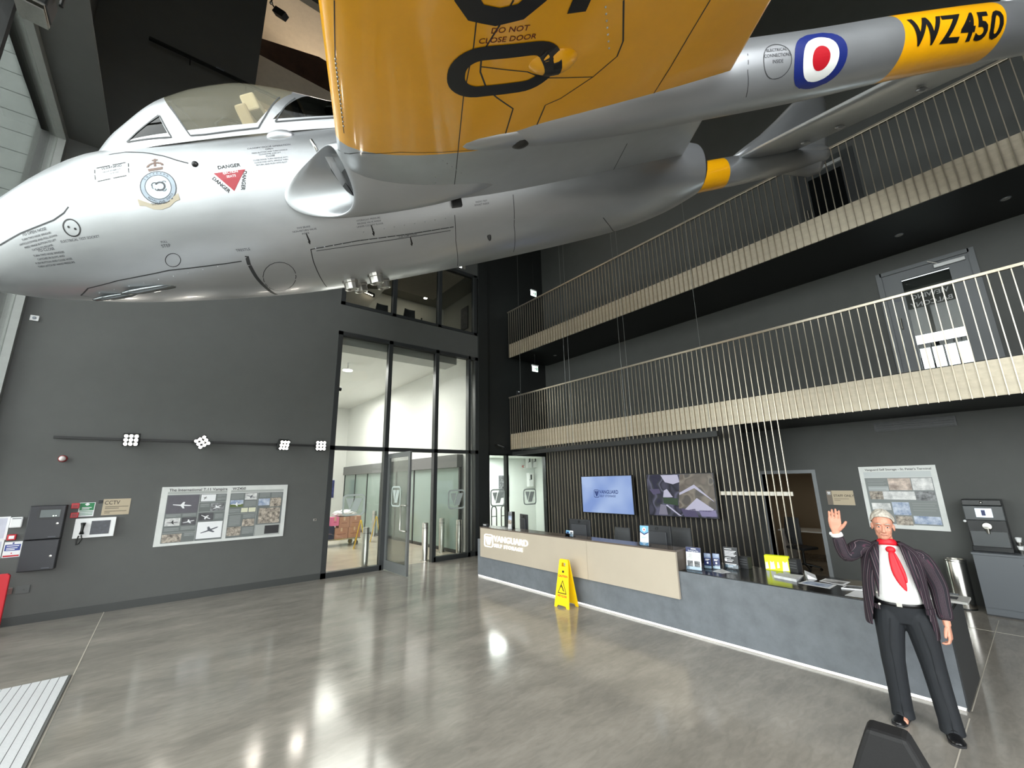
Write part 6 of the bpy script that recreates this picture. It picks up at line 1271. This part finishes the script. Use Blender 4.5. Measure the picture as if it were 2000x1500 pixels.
t = thing('office_alarm', 'small pink sounder on the office wall', 'alarm', pt(1021, 911, 'Y', 13.6)); a_ = pt(1021, 911, 'Y', 13.6); MB().lathe(a_, [(.05, 0), (.05, .05), (.03, .09), (.01, .09)], 14, (0, -1, 0)).build('case', mat('alarm rose', (176, 120, 116), .4), t, smooth='auto'); MB().ball((a_.x, a_.y-.09, a_.z), .025).build('lens', M_WHITEP, t, smooth=True)
# upper office: chairs, bottle, downlights, picture
for px_, py_, lab in ((750, 600, 'dark chair back at the upper office window, left one'), (804, 610, 'dark chair back at the upper office window, right one')):
    a_ = pt(px_, py_, 'Y', YB+.8); task_chair(Vector((a_.x, YB+.75, 6.4)), 0, lab, 'chairs at the upper office window', backh=a_.z-6.4+.14)
t = thing('bottle', 'clear bottle standing beside the right chair at the upper office window', 'bottle', pt(823, 625, 'Y', YB+.45)); a_ = pt(823, 640, 'Y', YB+.45); zb4 = 6.86
MB().lathe((a_.x, YB+.45, a_.z-.12), [(.05, 0), (.055, .02), (.055, .25), (.03, .33), (.02, .36), (.02, .40), (.005, .40)], 16).build('glass_body', mat('bottle grey', (92, 98, 96), .1), t, smooth=True); MB().lathe((a_.x, YB+.45, a_.z+.28), [(.024, 0), (.024, .03), (.005, .03)], 12).build('cap', M_INK, t)
for k, (px_, py_) in enumerate(((831, 582), (867, 553))):
    a_ = pt(px_, py_, 'Z', 8.9); t = thing('downlight', ['lit downlight in the upper office ceiling, lower left of the two', 'lit downlight in the upper office ceiling, upper right of the two'][k], 'lamp', a_, 0, 'downlights in the upper office')
    MB().lathe((a_.x, a_.y, 8.9), [(.09, 0), (.09, -.012), (.07, -.012), (.07, 0)], 18).build('trim_ring', M_WHITEP, t); MB().lathe((a_.x, a_.y, 8.9), [(.068, -.004), (.068, -.008), (.002, -.008)], 16).build('lens', mat('downlight lit', (255, 246, 226), .3, emit=22), t)
a_, b2 = pt(902, 606, 'X', 7.9), pt(914, 640, 'X', 7.9)
t = thing('wall_picture', 'dark framed picture on the upper office side wall', 'picture', a_); B(7.87, 7.899, b2.y, a_.y, b2.z, a_.z).build('print', M_PHOTO[4], t); B(7.88, 7.8995, b2.y-.03, a_.y+.03, b2.z-.03, a_.z+.03).build('frame', M_INK, t)
# leaning white panel with a little row of lamps behind the upper left pane
a_, b2, c_, e_ = pt(672, 560, 'Y', 12.2), pt(751, 566, 'Y', 12.2), pt(713, 605, 'Y', 12.2), pt(672, 592, 'Y', 12.2)
t = thing('ceiling_panel', 'pale sloping panel with a row of tiny lamps behind the upper left pane', 'panel', a_); q = MB(); q.ring([[p+Vector((0, d, 0)) for p in (a_, b2, c_, e_)] for d in (0, .04)]); q.build('panel_board', M_CREAM, t)
mb = MB(); a3 = pt(713, 571, 'Y', 12.1); b3 = pt(727, 577, 'Y', 12.1)
for k in range(5): mb.ball(a3.lerp(b3, k/4), .022, n=8, m=5)
mb.build('lamp_row', mat('tiny lamps lit', (255, 244, 224), .3, emit=3), t); MB().obox((a3+b3)/2+Vector((0, .05, .05)), (b3-a3), (0, 1, 0), (0, 0, 1), .2, .04, .05).build('lamp_housing', M_INK, t)
# ---------------------------------------------------------------- roof things
yq = 10.6; a_, b2 = pt(331, 93, 'Y', yq), pt(516, 180, 'Y', yq); zr_ = (a_.z+b2.z)/2
t = thing('ceiling_track', 'thin black lighting track high above the cockpit', 'lamp', ((a_.x+b2.x)/2, yq, zr_)); q = MB(); q.obox((a_+b2)/2, b2-a_, (0, 1, 0), (0, 0, 1), (b2-a_).length/2+.35, .03, .03); q.build('track_rail', M_BLACK, t)
for f_ in (.2, .8): p = a_.lerp(b2, f_); MB().cyl((p.x, yq, p.z), (p.x, YB, p.z), .012, n=8).build('bracket', M_BLACK, t)
p = a_.lerp(b2, .5); MB().box(p.x-.08, p.x+.08, yq-.05, yq+.05, p.z+.02, p.z+.05).build('feed_box', M_PRINT, t)
a_ = pt(548, 27, 'Y', 9.6); t = thing('roof_spotlight', 'black square spotlight hanging from the roof left of the wing', 'lamp', a_)
q = MB(); e1 = Vector((.6, -.5, -.62)).normalized(); e2 = e1.orthogonal().normalized(); q.obox(a_, e1, e2, e1.cross(e2), .17, .075, .075); q.build('lamp_body', M_BLACK, t, bevel=.008); p0 = pt(530, 6, 'Y', 9.6)
MB().tube([a_-e1*.1, p0, (p0.x, p0.y, CEIL)], .018, 8).build('stem', M_BLACK, t); MB().ball(p0, .04).build('joint', M_CHROME, t, smooth=True)
a_, b2 = pt(33, 4, 'X', XL+.45), pt(92, 33, 'X', XL+.45); a_ = pt(33, 4, 'Y', 6.0); b2 = pt(92, 33, 'Y', 6.0)
t = thing('bracket_lamp', 'dark lamp with a shining metal edge at the top left corner', 'lamp', a_); dv = (b2-a_).normalized()
q = MB(); q.obox((a_+b2)/2+Vector((.02, 0, .14)), dv, (0, 1, 0), dv.cross(Vector((0, 1, 0))), (b2-a_).length/2, .14, .13); q.build('lamp_body', M_BLACK, t, bevel=.02)
q = MB(); q.obox((a_+b2)/2, dv, (0, 1, 0), dv.cross(Vector((0, 1, 0))), (b2-a_).length/2, .15, .012); q.obox((a_+b2)/2+Vector((0, 0, -.045)), dv, (0, 1, 0), dv.cross(Vector((0, 1, 0))), (b2-a_).length/2, .13, .008); q.build('metal_edge', M_CHROME, t)
MB().cyl(a_+Vector((.3, 0, .2)), (a_.x+.3, a_.y, CEIL), .02, n=8).build('stem', M_BLACK, t)
# soffit downlights under the balcony slabs
M_OFFL = mat('unlit soffit lamp', (150, 150, 146), .4)
for k, (px_, py_, zz3) in enumerate(((1756, 459, 6.19), (1757, 388, 6.19), (1084, 694, 6.19), (1964, 388, 6.19))):
    a_ = pt(px_, py_, 'Z', zz3)
    if not (XB+.1 < a_.x < XR-.1): continue
    t = thing('soffit_light', 'small round soffit lamp under the upper balcony, number %s from the near end' % ['one', 'two', 'three', 'four'][k] if False else ['small soffit lamp under the upper balcony above the viewing door', 'small soffit lamp under the upper balcony near its middle', 'small soffit lamp under the upper balcony near the exit sign', 'small soffit lamp under the upper balcony at the right edge'][k], 'lamp', a_, 0, 'soffit lamps')
    MB().lathe((a_.x, a_.y, zz3), [(.05, 0), (.05, -.01), (.002, -.01)], 14).build('lens', M_OFFL, t); MB().lathe((a_.x, a_.y, zz3), [(.062, 0), (.062, -.006), (.05, -.006)], 14).build('trim_ring', M_PRINT, t)
# ---------------------------------------------------------------- the waving man
PO = Vector((5.33, 1.04, 0)); PF = Vector((-.975, -.22, 0)).normalized(); PL = Vector((0, 0, 1)).cross(PF)
PZ = math.atan2(PL.y, PL.x)                       # local x = his left, -y = forward
# local frame: x to his left, y backwards, z up
J = dict
M_SKIN = mat('skin', (206, 146, 122), .5, noise=.08, nscale=30)
M_JKT = None
def jacket_mat():
    m = bpy.data.materials.new('pinstripe cloth'); m.use_nodes = True; nt = m.node_tree; b = nt.nodes['Principled BSDF']; b.inputs['Roughness'].default_value = .85
    uv = nt.nodes.new('ShaderNodeUVMap'); sx = nt.nodes.new('ShaderNodeSeparateXYZ'); nt.links.new(uv.outputs[0], sx.inputs[0])
    ml = nt.nodes.new('ShaderNodeMath'); ml.operation = 'FRACT'; nt.links.new(sx.outputs[0], ml.inputs[0])
    r = nt.nodes.new('ShaderNodeValToRGB'); r.color_ramp.interpolation = 'LINEAR'; r.color_ramp.elements[0].position = 0; r.color_ramp.elements[0].color = lin((30, 26, 34))
    for p, c in ((.42, (30, 26, 34)), (.46, (122, 104, 110)), (.50, (122, 104, 110)), (.54, (34, 24, 34)), (.86, (30, 26, 34)), (.9, (74, 40, 56)), (.94, (74, 40, 56))):
        e = r.color_ramp.elements.new(p); e.color = lin(c)
    r.color_ramp.elements[-1].color = lin((30, 26, 34))
    nt.links.new(ml.outputs[0], r.inputs[0]); nt.links.new(r.outputs[0], b.inputs['Base Color']); return m
M_JKT = jacket_mat()
M_TRS = mat('charcoal trousers', (20, 24, 29), .8, noise=.08, nscale=30); M_SHIRT = mat('white shirt', (236, 236, 234), .75, bump=.06, bscale=18); M_SCARF = mat('red cravat', (212, 16, 36), .55, noise=.12, nscale=14)
M_HAIR = mat('grey hair', (184, 178, 166), .6, noise=.35, nscale=60, stretch=(1, 1, .3), bump=.5, bscale=120); M_SHOE = mat('black leather shoes', (20, 20, 22), .3)
man = None
V = Vector
# joints
RSH, REL, RWR = V((-.185, .01, 1.425)), V((-.335, -.10, 1.325)), V((-.372, -.16, 1.565))
LSH, LEL, LWR = V((.19, .01, 1.40)), V((.275, .03, 1.11)), V((.275, -.04, .82))
HIP = .90
RHIP, RKN, RAN = V((-.095, .0, .88)), V((-.13, -.02, .48)), V((-.135, .0, .09))
LHIP, LKN, LAN = V((.095, .0, .88)), V((.13, -.02, .47)), V((.155, -.10, .09))
NECK, CHIN = V((-.01, .0, 1.46)), None
HC = V((-.012, -.025, 1.62))                       # head centre
tilt = Matrix.Rotation(math.radians(4), 3, 'Y') @ Matrix.Rotation(math.radians(6), 3, 'X')
def H(x, y, z): return HC + tilt @ V((x, y, z))    # head local: -y is the face
def chain(mb, pts, rr, n=12, ell=1): mb.tube(pts, .1, n, rr, ell)
body = MB()
body.ball(H(0, .005, .035), .074, .094, .088, 18, 12)          # cranium
body.ball(H(0, -.02, -.03), .063, .076, .082, 16, 10)           # face
body.ball(H(0, -.048, -.085), .042, .042, .034, 12, 8)          # chin, jaw
body.ball(H(.034, -.03, -.066), .024, .04, .034); body.ball(H(-.034, -.03, -.066), .024, .04, .034)
body.tube([H(0, -.088, .012), H(0, -.100, -.012), H(0, -.112, -.034), H(0, -.098, -.046)], .01, 8, [.008, .011, .015, .011])   # nose
body.ball(H(.013, -.096, -.040), .009, n=8, m=6); body.ball(H(-.013, -.096, -.040), .009, n=8, m=6)
for s in (1, -1):
    body.tube([H(s*.008, -.090, .026), H(s*.03, -.088, .032), H(s*.052, -.070, .022)], .009, 8, [.008, .010, .008])              # brow
    body.ball(H(s*.036, -.064, -.026), .020, .016, .018, 10, 7)                                                                    # cheek
    body.ball(H(s*.078, .008, -.012), .010, .018, .032, 10, 8, Matrix.Rotation(s*-.3, 3, 'Z'))                                     # ear
    body.tube([H(s*.022, -.090, -.05), H(s*.032, -.078, -.075)], .006, 6)
body.tube([H(-.024, -.083, -.064), H(-.008, -.092, -.061), H(.008, -.092, -.061), H(.024, -.083, -.064)], .0055, 6); body.tube([H(-.02, -.082, -.073), H(0, -.089, -.074), H(.02, -.082, -.073)], .0065, 6)
chain(body, [H(0, .02, -.06), V((-.01, .005, 1.50)), V((-.008, .015, 1.42))], [.054, .054, .064])
# torso inside the clothes
def ell_ring(c, rx, ry, n=20): return [V((c[0]+rx*math.cos(2*PI*k/n), c[1]+ry*math.sin(2*PI*k/n), c[2])) for k in range(n)]
body.ring([ell_ring(c, a, b) for c, a, b in (((0, .01, .80), .14, .10), ((0, 0, .90), .155, .115), ((0, -.015, 1.02), .15, .12), ((0, -.01, 1.15), .155, .115), ((0, .0, 1.28), .165, .11), ((0, .01, 1.38), .15, .09), ((-.005, .015, 1.43), .09, .065))])
for a, b, c, r in ((RSH, REL, RWR, 1), (LSH, LEL, LWR, 1)): chain(body, [a, a.lerp(b, .5), b, b.lerp(c, .4), c], [.040, .036, .028, .032, .026])
for a, b, c in ((RHIP, RKN, RAN), (LHIP, LKN, LAN)): chain(body, [a, a.lerp(b, .5), b, b.lerp(c, .35), c, c+V((0, 0, -.05))], [.085, .072, .052, .052, .036, .035]); chain(body, [c+V((0, .03, -.055)), c+V((0, -.05, -.06)), c+V((0, -.13, -.068))], [.03, .032, .02])
# right hand raised, palm forwards
def hand(base, up, out, pal, curl, thumb_open, s=1.0):
    """base wrist, up finger direction, out towards the thumb, pal palm normal"""
    up, out, pal = up.normalized(), out.normalized(), pal.normalized()
    P_ = lambda u, o, p: base+up*(u*s)+out*(o*s)+pal*(p*s)
    body.ring([[P_(u, o*w, p*d) for o, p in ((-1, -.6), (-.6, -1), (.6, -1), (1, -.6), (1, .6), (.6, 1), (-.6, 1), (-1, .6))] for u, w, d in ((-.03, .024, .018), (.0, .026, .017), (.03, .036, .016), (.07, .042, .015), (.098, .041, .012))])
    for o, L, r in ((.032, .072, .0088), (.011, .082, .0092), (-.011, .076, .0088), (-.031, .060, .008)):
        d0 = P_(.075, o, 0); sp = o*.55; pts = [d0]; ang = 0; p = P_(.095, o, 0); pts.append(p)
        for f, seg in zip((.5, 1, .8), (.42, .32, .26)):
            ang += curl*f; dirv = up*math.cos(ang)+pal*math.sin(ang)+out*(sp*math.cos(ang)); p = p+dirv.normalized()*(L*seg*s); pts.append(p)
        chain(body, pts, [r*s*1.05, r*s*1.1, r*s, r*s*.95, r*s*.72], 8)
    a2 = thumb_open; b0 = P_(.015, .024, .006); b1 = P_(.045, .045+.012*a2, .012); b2 = P_(.070, .054+.03*a2, .016); b3 = P_(.088, .056+.045*a2, .018)
    chain(body, [b0, b1, b2, b3], [.014*s, .0125*s, .0105*s, .008*s], 8)
hand(RWR, V((.08, -.10, 1)), V((1, -.1, -.08)), V((.05, -1, -.08)), .10, .35, 1.22)
hand(LWR, V((.0, -.12, -1)), V((-.25, -1, .1)), V((-1, .25, 0)), .75, .1, 1.05)
bo = body.build('person', M_SKIN, None, smooth=True, local=True)
md = bo.modifiers.new('r', 'REMESH'); md.mode = 'VOXEL'; md.voxel_size = .0042; md.use_smooth_shade = True
md2 = bo.modifiers.new('s', 'SMOOTH'); md2.factor = .5; md2.iterations = 3
dg = bpy.context.evaluated_depsgraph_get(); me = bpy.data.meshes.new_from_object(bo.evaluated_get(dg)); bo.modifiers.clear(); bo.data = me; me.materials.clear(); me.materials.append(M_SKIN)
me.polygons.foreach_set('use_smooth', [True]*len(me.polygons))
bo.location = PO; bo.rotation_euler = (0, 0, PZ)
tag(bo, 'grey-haired man in pinstripe jacket and red cravat waving his raised right hand', 'person')
man = bo
KW = dict(local=True)
def soft(o, lv=1, th=0, off=1):
    if th: s = o.modifiers.new('t', 'SOLIDIFY'); s.thickness = th; s.offset = off
    s = o.modifiers.new('s', 'SUBSURF'); s.levels = lv; s.render_levels = lv; return o
# trousers
def limb_rings(pts, rr, n=16, fy=1.0, xs=1.0): return [[V((p.x+rx*xs*math.cos(2*PI*k/n), p.y+rx*fy*math.sin(2*PI*k/n), p.z)) for k in range(n)] for p, rx in zip(pts, rr)]
mb = MB()
for s, hp, kn, an in ((-1, RHIP, RKN, RAN), (1, LHIP, LKN, LAN)):
    P_ = [V((s*.088, .005, .93)), V((s*.092, .003, .86)), hp.lerp(kn, .25), hp.lerp(kn, .6), kn, kn.lerp(an, .35), kn.lerp(an, .7), an+V((0, 0, .0)), an+V((0, -.016, -.062))]
    mb.ring(limb_rings(P_, [.098, .112, .108, .096, .085, .080, .077, .076, .080], 18, 1.08))
mb.ring([ell_ring(c, a, b, 22) for c, a, b in (((0, .01, .80), .165, .118), ((0, .005, .87), .182, .13), ((0, 0, .925), .178, .135), ((0, -.005, .955), .172, .135))])
tro = mb.build('trousers', M_TRS, man, smooth=True, **KW)
def bake(o):
    dg = bpy.context.evaluated_depsgraph_get(); dg.update(); me = bpy.data.meshes.new_from_object(o.evaluated_get(dg)); ms = list(o.data.materials); o.modifiers.clear(); o.data = me; me.materials.clear(); [me.materials.append(q) for q in ms]; me.polygons.foreach_set('use_smooth', [True]*len(me.polygons))
md = tro.modifiers.new('r', 'REMESH'); md.mode = 'VOXEL'; md.voxel_size = .008; md.use_smooth_shade = True
md = tro.modifiers.new('s', 'SMOOTH'); md.iterations = 4
bake(tro)
for s, kn, an in ((-1, RKN, RAN), (1, LKN, LAN)):                                  # front creases
    mb = MB(); pts = [V((s*.095, -.128, .84)), V((kn.x, kn.y-.10, kn.z+.14)), V((kn.x, kn.y-.092, kn.z)), V((an.x, an.y-.084, an.z+.08)), V((an.x, an.y-.090, an.z-.04))]; mb.tube(pts, .0022, 6); mb.build('crease', M_TRS, tro, smooth=True, **KW)
# belt
mb = MB(); mb.ring([ell_ring((0, -.005, .945), .178, .142, 28), ell_ring((0, -.005, .978), .176, .142, 28)], cap0=False, cap1=False); bl = mb.build('belt', M_SHOE, man, smooth=True, **KW); bl.modifiers.new('t', 'SOLIDIFY').thickness = .006
B(-.035, .005, -.157, -.147, .946, .978).build('buckle', M_CHROME, bl, bevel=.004, **KW)
# shirt: belly, chest, collar
mb = MB(); mb.ring([ell_ring(c, a, b, 28) for c, a, b in (((0, -.004, .955), .170, .136), ((0, -.02, .99), .174, .150), ((0, -.028, 1.06), .172, .156), ((0, -.022, 1.14), .170, .146), ((0, -.012, 1.24), .172, .132), ((0, .0, 1.33), .168, .116), ((-.003, .012, 1.40), .125, .088), ((-.006, .012, 1.44), .08, .070), ((-.008, .008, 1.475), .062, .064))]); soft(mb.build('shirt', M_SHIRT, man, smooth=True, **KW))
# cravat: band, knot and two tails
mb = MB(); mb.ring([[V((-.008+rx*math.cos(2*PI*k/24), .004+ry*math.sin(2*PI*k/24), z-.018*math.sin(2*PI*k/24)*-1*-1)) for k in range(24)] for rx, ry, z in ((.078, .080, 1.438), (.080, .083, 1.455), (.070, .074, 1.478), (.064, .068, 1.492))], cap0=False, cap1=False); cv = mb.build('cravat', M_SCARF, man, smooth=True, **KW); cv.modifiers.new('t', 'SOLIDIFY').thickness = .008
MB().ball((.006, -.098, 1.418), .036, .028, .030).build('knot', M_SCARF, cv, smooth=True, **KW)
def tail(pts, ws, nm):
    mb = MB(); rings = []
    for (x, y, z), w in zip(pts, ws): rings.append([V((x-w, y+.010, z)), V((x-w*.35, y-.010, z)), V((x, y-.001, z)), V((x+w*.4, y-.012, z)), V((x+w, y+.010, z)), V((x, y+.016, z))])
    mb.ring(rings); soft(mb.build(nm, M_SCARF, cv, smooth=True, **KW))
tail([(.004, -.118, 1.415), (.006, -.135, 1.36), (.010, -.152, 1.29), (.022, -.168, 1.21), (.040, -.180, 1.13), (.055, -.184, 1.085)], [.024, .036, .046, .055, .034, .004], 'scarf_end')
tail([(.018, -.112, 1.41), (.030, -.128, 1.35), (.045, -.146, 1.27), (.062, -.158, 1.19), (.068, -.165, 1.15)], [.018, .026, .034, .026, .005], 'scarf_end')
# jacket: open-fronted shell with lapels, sleeves, buttons
def jacket_rows():
    rows = []
    data = [(.70, .205, .150, .0, 1.00), (.78, .212, .158, .0, .98), (.88, .206, .165, -.005, .88), (.98, .198, .172, -.012, .80), (1.08, .194, .172, -.015, .72), (1.18, .198, .162, -.012, .66), (1.28, .205, .146, -.004, .60), (1.36, .205, .128, .004, .56), (1.41, .178, .108, .010, .54), (1.445, .128, .092, .014, .60), (1.475, .086, .082, .016, .72)]
    n = 30
    for z, rx, ry, cy, gap in data:
        row = []
        for k in range(n+1):
            t = k/n; a = -PI/2+gap+(2*PI-2*gap)*t; row.append((rx*math.cos(a), cy+ry*math.sin(a), z, t))
        rows.append(row)
    return rows, n
rows, n = jacket_rows(); mb = MB(); UVs = []
RB_ = [[V((x*(1+(.26*min(1, max(0, (1.36-z)/.3)) if x < 0 else .02)), y-(.02 if (x < 0 and z < 1.2 and y < 0) else 0), z-(.05*max(0, x) if z < .8 else 0)+(.06 if (z < .75 and x < 0) else 0))) for x, y, z, t in r] for r in rows]
mb.ring(RB_, closed=False); jk = mb.build('jacket', M_JKT, man, smooth=True, **KW)
def set_uv(o, f):
    me = o.data; uv = me.uv_layers.new(name='UVMap')
    for p in me.polygons:
        us = [f(me.vertices[me.loops[li].vertex_index].co) for li in p.loop_indices]; u0 = us[0]
        for li, u in zip(p.loop_indices, us):
            uv.data[li].uv = (u, 0)
def ang_uv(c): 
    a = math.atan2(c.y+.0, c.x); a = (a+PI/2) % (2*PI); return a/(2*PI)*34
set_uv(jk, ang_uv); s = jk.modifiers.new('t', 'SOLIDIFY'); s.thickness = .010; s.offset = 1; s = jk.modifiers.new('s', 'SUBSURF'); s.levels = 1; s.render_levels = 2
for s_ in (1, -1):                                 # lapels lying on the chest
    mb = MB(); F = lambda x, y, z: V((s_*x, y, z))
    pts_in = [(.070, -.072, 1.455), (.078, -.112, 1.40), (.090, -.140, 1.32), (.108, -.158, 1.22), (.128, -.166, 1.10), (.140, -.160, 1.02)]
    pts_out = [(.098, -.050, 1.458), (.140, -.102, 1.395), (.158, -.122, 1.345), (.150, -.142, 1.22), (.146, -.160, 1.10), (.146, -.160, 1.02)]
    r0 = [F(x, y-.018, z) for x, y, z in pts_in]; r1 = [F((x+x2)/2, (y+y2)/2-.022, (z+z2)/2) for (x, y, z), (x2, y2, z2) in zip(pts_in, pts_out)]; r2 = [F(x, y-.017, z) for x, y, z in pts_out]
    mb.ring([r0, r1, r2], closed=False); o = mb.build('lapel', M_JKT, jk, smooth=True, **KW); set_uv(o, lambda c: c.x*26+c.z*3); o.modifiers.new('t', 'SOLIDIFY').thickness = .006
    o = MB().obox((s_*.185, -.115, .93), (.5*s_, .85 if s_ < 0 else -.85, 0) if False else (.55, .8*s_, 0), (.8*s_, -.55, 0), (0, 0, 1), .055, .004, .02).build('pocket_flap', M_JKT, jk, **KW); set_uv(o, lambda c: c.x*30)
for z in (1.05, .955): MB().ball((-.150, -.152-.006, z), .010, .006, .010, 10, 6).build('button', mat('pale button', (196, 190, 180), .3), jk, smooth=True, **KW)
def sleeve(pts, rr, nm, q):
    mb = MB(); mb.tube(pts, .1, 16, rr); o = mb.build(nm, M_JKT, jk, smooth=True, **KW)
    axis = [V(p) for p in pts]
    def f(c):
        i = min(range(len(axis)), key=lambda k: (axis[k]-c).length); d = c-axis[i]; a = math.atan2(d.y, d.x+d.z*.6) if q else math.atan2(d.y, d.x); return ((a+PI*.5) % (2*PI))/(2*PI)*11
    set_uv(o, f); s = o.modifiers.new('s', 'SUBSURF'); s.levels = 1; s.render_levels = 1; return o
sleeve([V((-.10, .012, 1.40)), RSH+V((.0, 0, .0)), RSH.lerp(REL, .35)+V((0, 0, .012)), RSH.lerp(REL, .7)+V((0, 0, .0)), REL+V((.004, .01, -.006)), REL.lerp(RWR, .3)+V((-.006, 0, 0)), REL.lerp(RWR, .65), REL.lerp(RWR, .86)], [.055, .078, .076, .070, .064, .056, .051, .049], 'sleeve', True)
sleeve([V((.10, .012, 1.375)), LSH+V((.008, 0, -.028)), LSH.lerp(LEL, .35)+V((.012, 0, 0)), LSH.lerp(LEL, .7)+V((.012, 0, 0)), LEL+V((.010, .01, 0)), LEL.lerp(LWR, .35), LEL.lerp(LWR, .7), LWR+V((0, .004, .03))], [.05, .074, .076, .070, .066, .060, .056, .053], 'sleeve', False)
mb = MB(); mb.tube([REL.lerp(RWR, .82), REL.lerp(RWR, .93)], .048, 14, [.050, .046]); mb.build('shirt_cuff', M_SHIRT, man, smooth=True, **KW)
MB().ball(REL.lerp(RWR, .90)+V((-.045, -.012, 0)), .012, .014, .016).build('cufflink', M_WHITEP, man, smooth=True, **KW)
# hair: cap with a side fringe
mb = MB(); rings = []; random.seed(5)
NA, NP = 34, 12
for i in range(NP+1):
    ring = []
    for k in range(NA):
        a = 2*PI*k/NA; back = .5+.5*math.sin(a)                     # sin>0: back of the head
        low = math.radians(58+52*back+ (14 if abs(math.cos(a)) > .75 and math.sin(a) > -.5 else 0)); ph = low*i/NP
        d = V((math.sin(ph)*math.cos(a), math.sin(ph)*math.sin(a), math.cos(ph))); w = 1+.035*math.sin(7*a+i*.9)+random.uniform(-.012, .012)
        g = .0 if i == NP else 1
        ring.append(H(d.x*(.084+.006*g)*w, .008+d.y*(.103+.006*g)*w, .040+d.z*(.098+.012*g)*w))
    rings.append(ring)
mb.ring(rings, cap0=True, cap1=False); hr = mb.build('hair', M_HAIR, man, smooth=True, **KW); hr.modifiers.new('t', 'SOLIDIFY').thickness = -.010; soft(hr)
M_EYE = mat('eye white', (220, 214, 208), .3)
for s_ in (1, -1):
    e_ = MB().ball(H(s_*.030, -.078, .004), .0115, .0105, .0075, 12, 8).build('eye', M_EYE, man, smooth=True, **KW); MB().ball(H(s_*.030, -.0875, .003), .0052, .003, .0052, 10, 6).build('iris', M_INK, e_, smooth=True, **KW)
    MB().tube([H(s_*.012, -.0975, .029), H(s_*.030, -.098, .035), H(s_*.052, -.078, .027)], .0045, 6, [.003, .0055, .003]).build('eyebrow', M_HAIR, man, smooth=True, **KW)
    MB().tube([H(s_*.018, -.087, .011), H(s_*.030, -.091, .0135), H(s_*.043, -.083, .010)], .0035, 6).build('eyelid', M_SKIN, man, smooth=True, **KW)
mb = MB(); mb.tube([H(-.022, -.0885, -.0675), H(-.008, -.0965, -.066), H(.008, -.0965, -.066), H(.022, -.0885, -.0685)], .0028, 6); mb.build('mouth', mat('lips', (150, 84, 78), .5), man, smooth=True, **KW)
# shoes
for an, yaw_ in ((RAN, -.30), (LAN, .05)):
    R3 = Matrix.Rotation(yaw_, 3, 'Z'); o0 = V((an.x, an.y, 0)); rings = []
    for y, w, h_ in ((.075, .018, .05), (.068, .032, .075), (.03, .040, .085), (-.03, .042, .078), (-.08, .047, .062), (-.13, .050, .050), (-.17, .040, .042), (-.195, .018, .03)):
        rings.append([o0+R3 @ V((w*math.cos(2*PI*k/14), y, .014+(h_-.014)*max(0, math.sin(2*PI*k/14)))) for k in range(14)])
    mb = MB(); mb.tube([V((an.x, an.y+.005, .05)), V((an.x, an.y, .10)), V((an.x, an.y, .16))], .05, 12, [.052, .046, .044]); mb.build('sock', M_INK, man, smooth=True, **KW)
    mb = MB(); mb.ring(rings); sh = soft(mb.build('shoe', M_SHOE, man, smooth=True, **KW))
    mb = MB(); ol = [(-.034, .07), (-.044, 0), (-.05, -.08), (-.053, -.13), (-.04, -.18), (0, -.205), (.04, -.18), (.053, -.13), (.05, -.08), (.044, 0), (.034, .07), (0, .082)]
    mb.prism(ol, lambda u, v, d: o0+R3 @ V((u, v, d)), .001, .016); mb.build('sole', mat('dark rubber sole', (38, 38, 40), .5), sh, **KW)
    mb = MB()
    for y in (-.045, -.065, -.085): mb.tube([o0+R3 @ V((-.02, y, .066+(y+.085)*.3)), o0+R3 @ V((0, y-.004, .076+(y+.085)*.35)), o0+R3 @ V((.02, y, .066+(y+.085)*.3))], .003, 6)
    mb.build('laces', M_INK, sh, **KW)
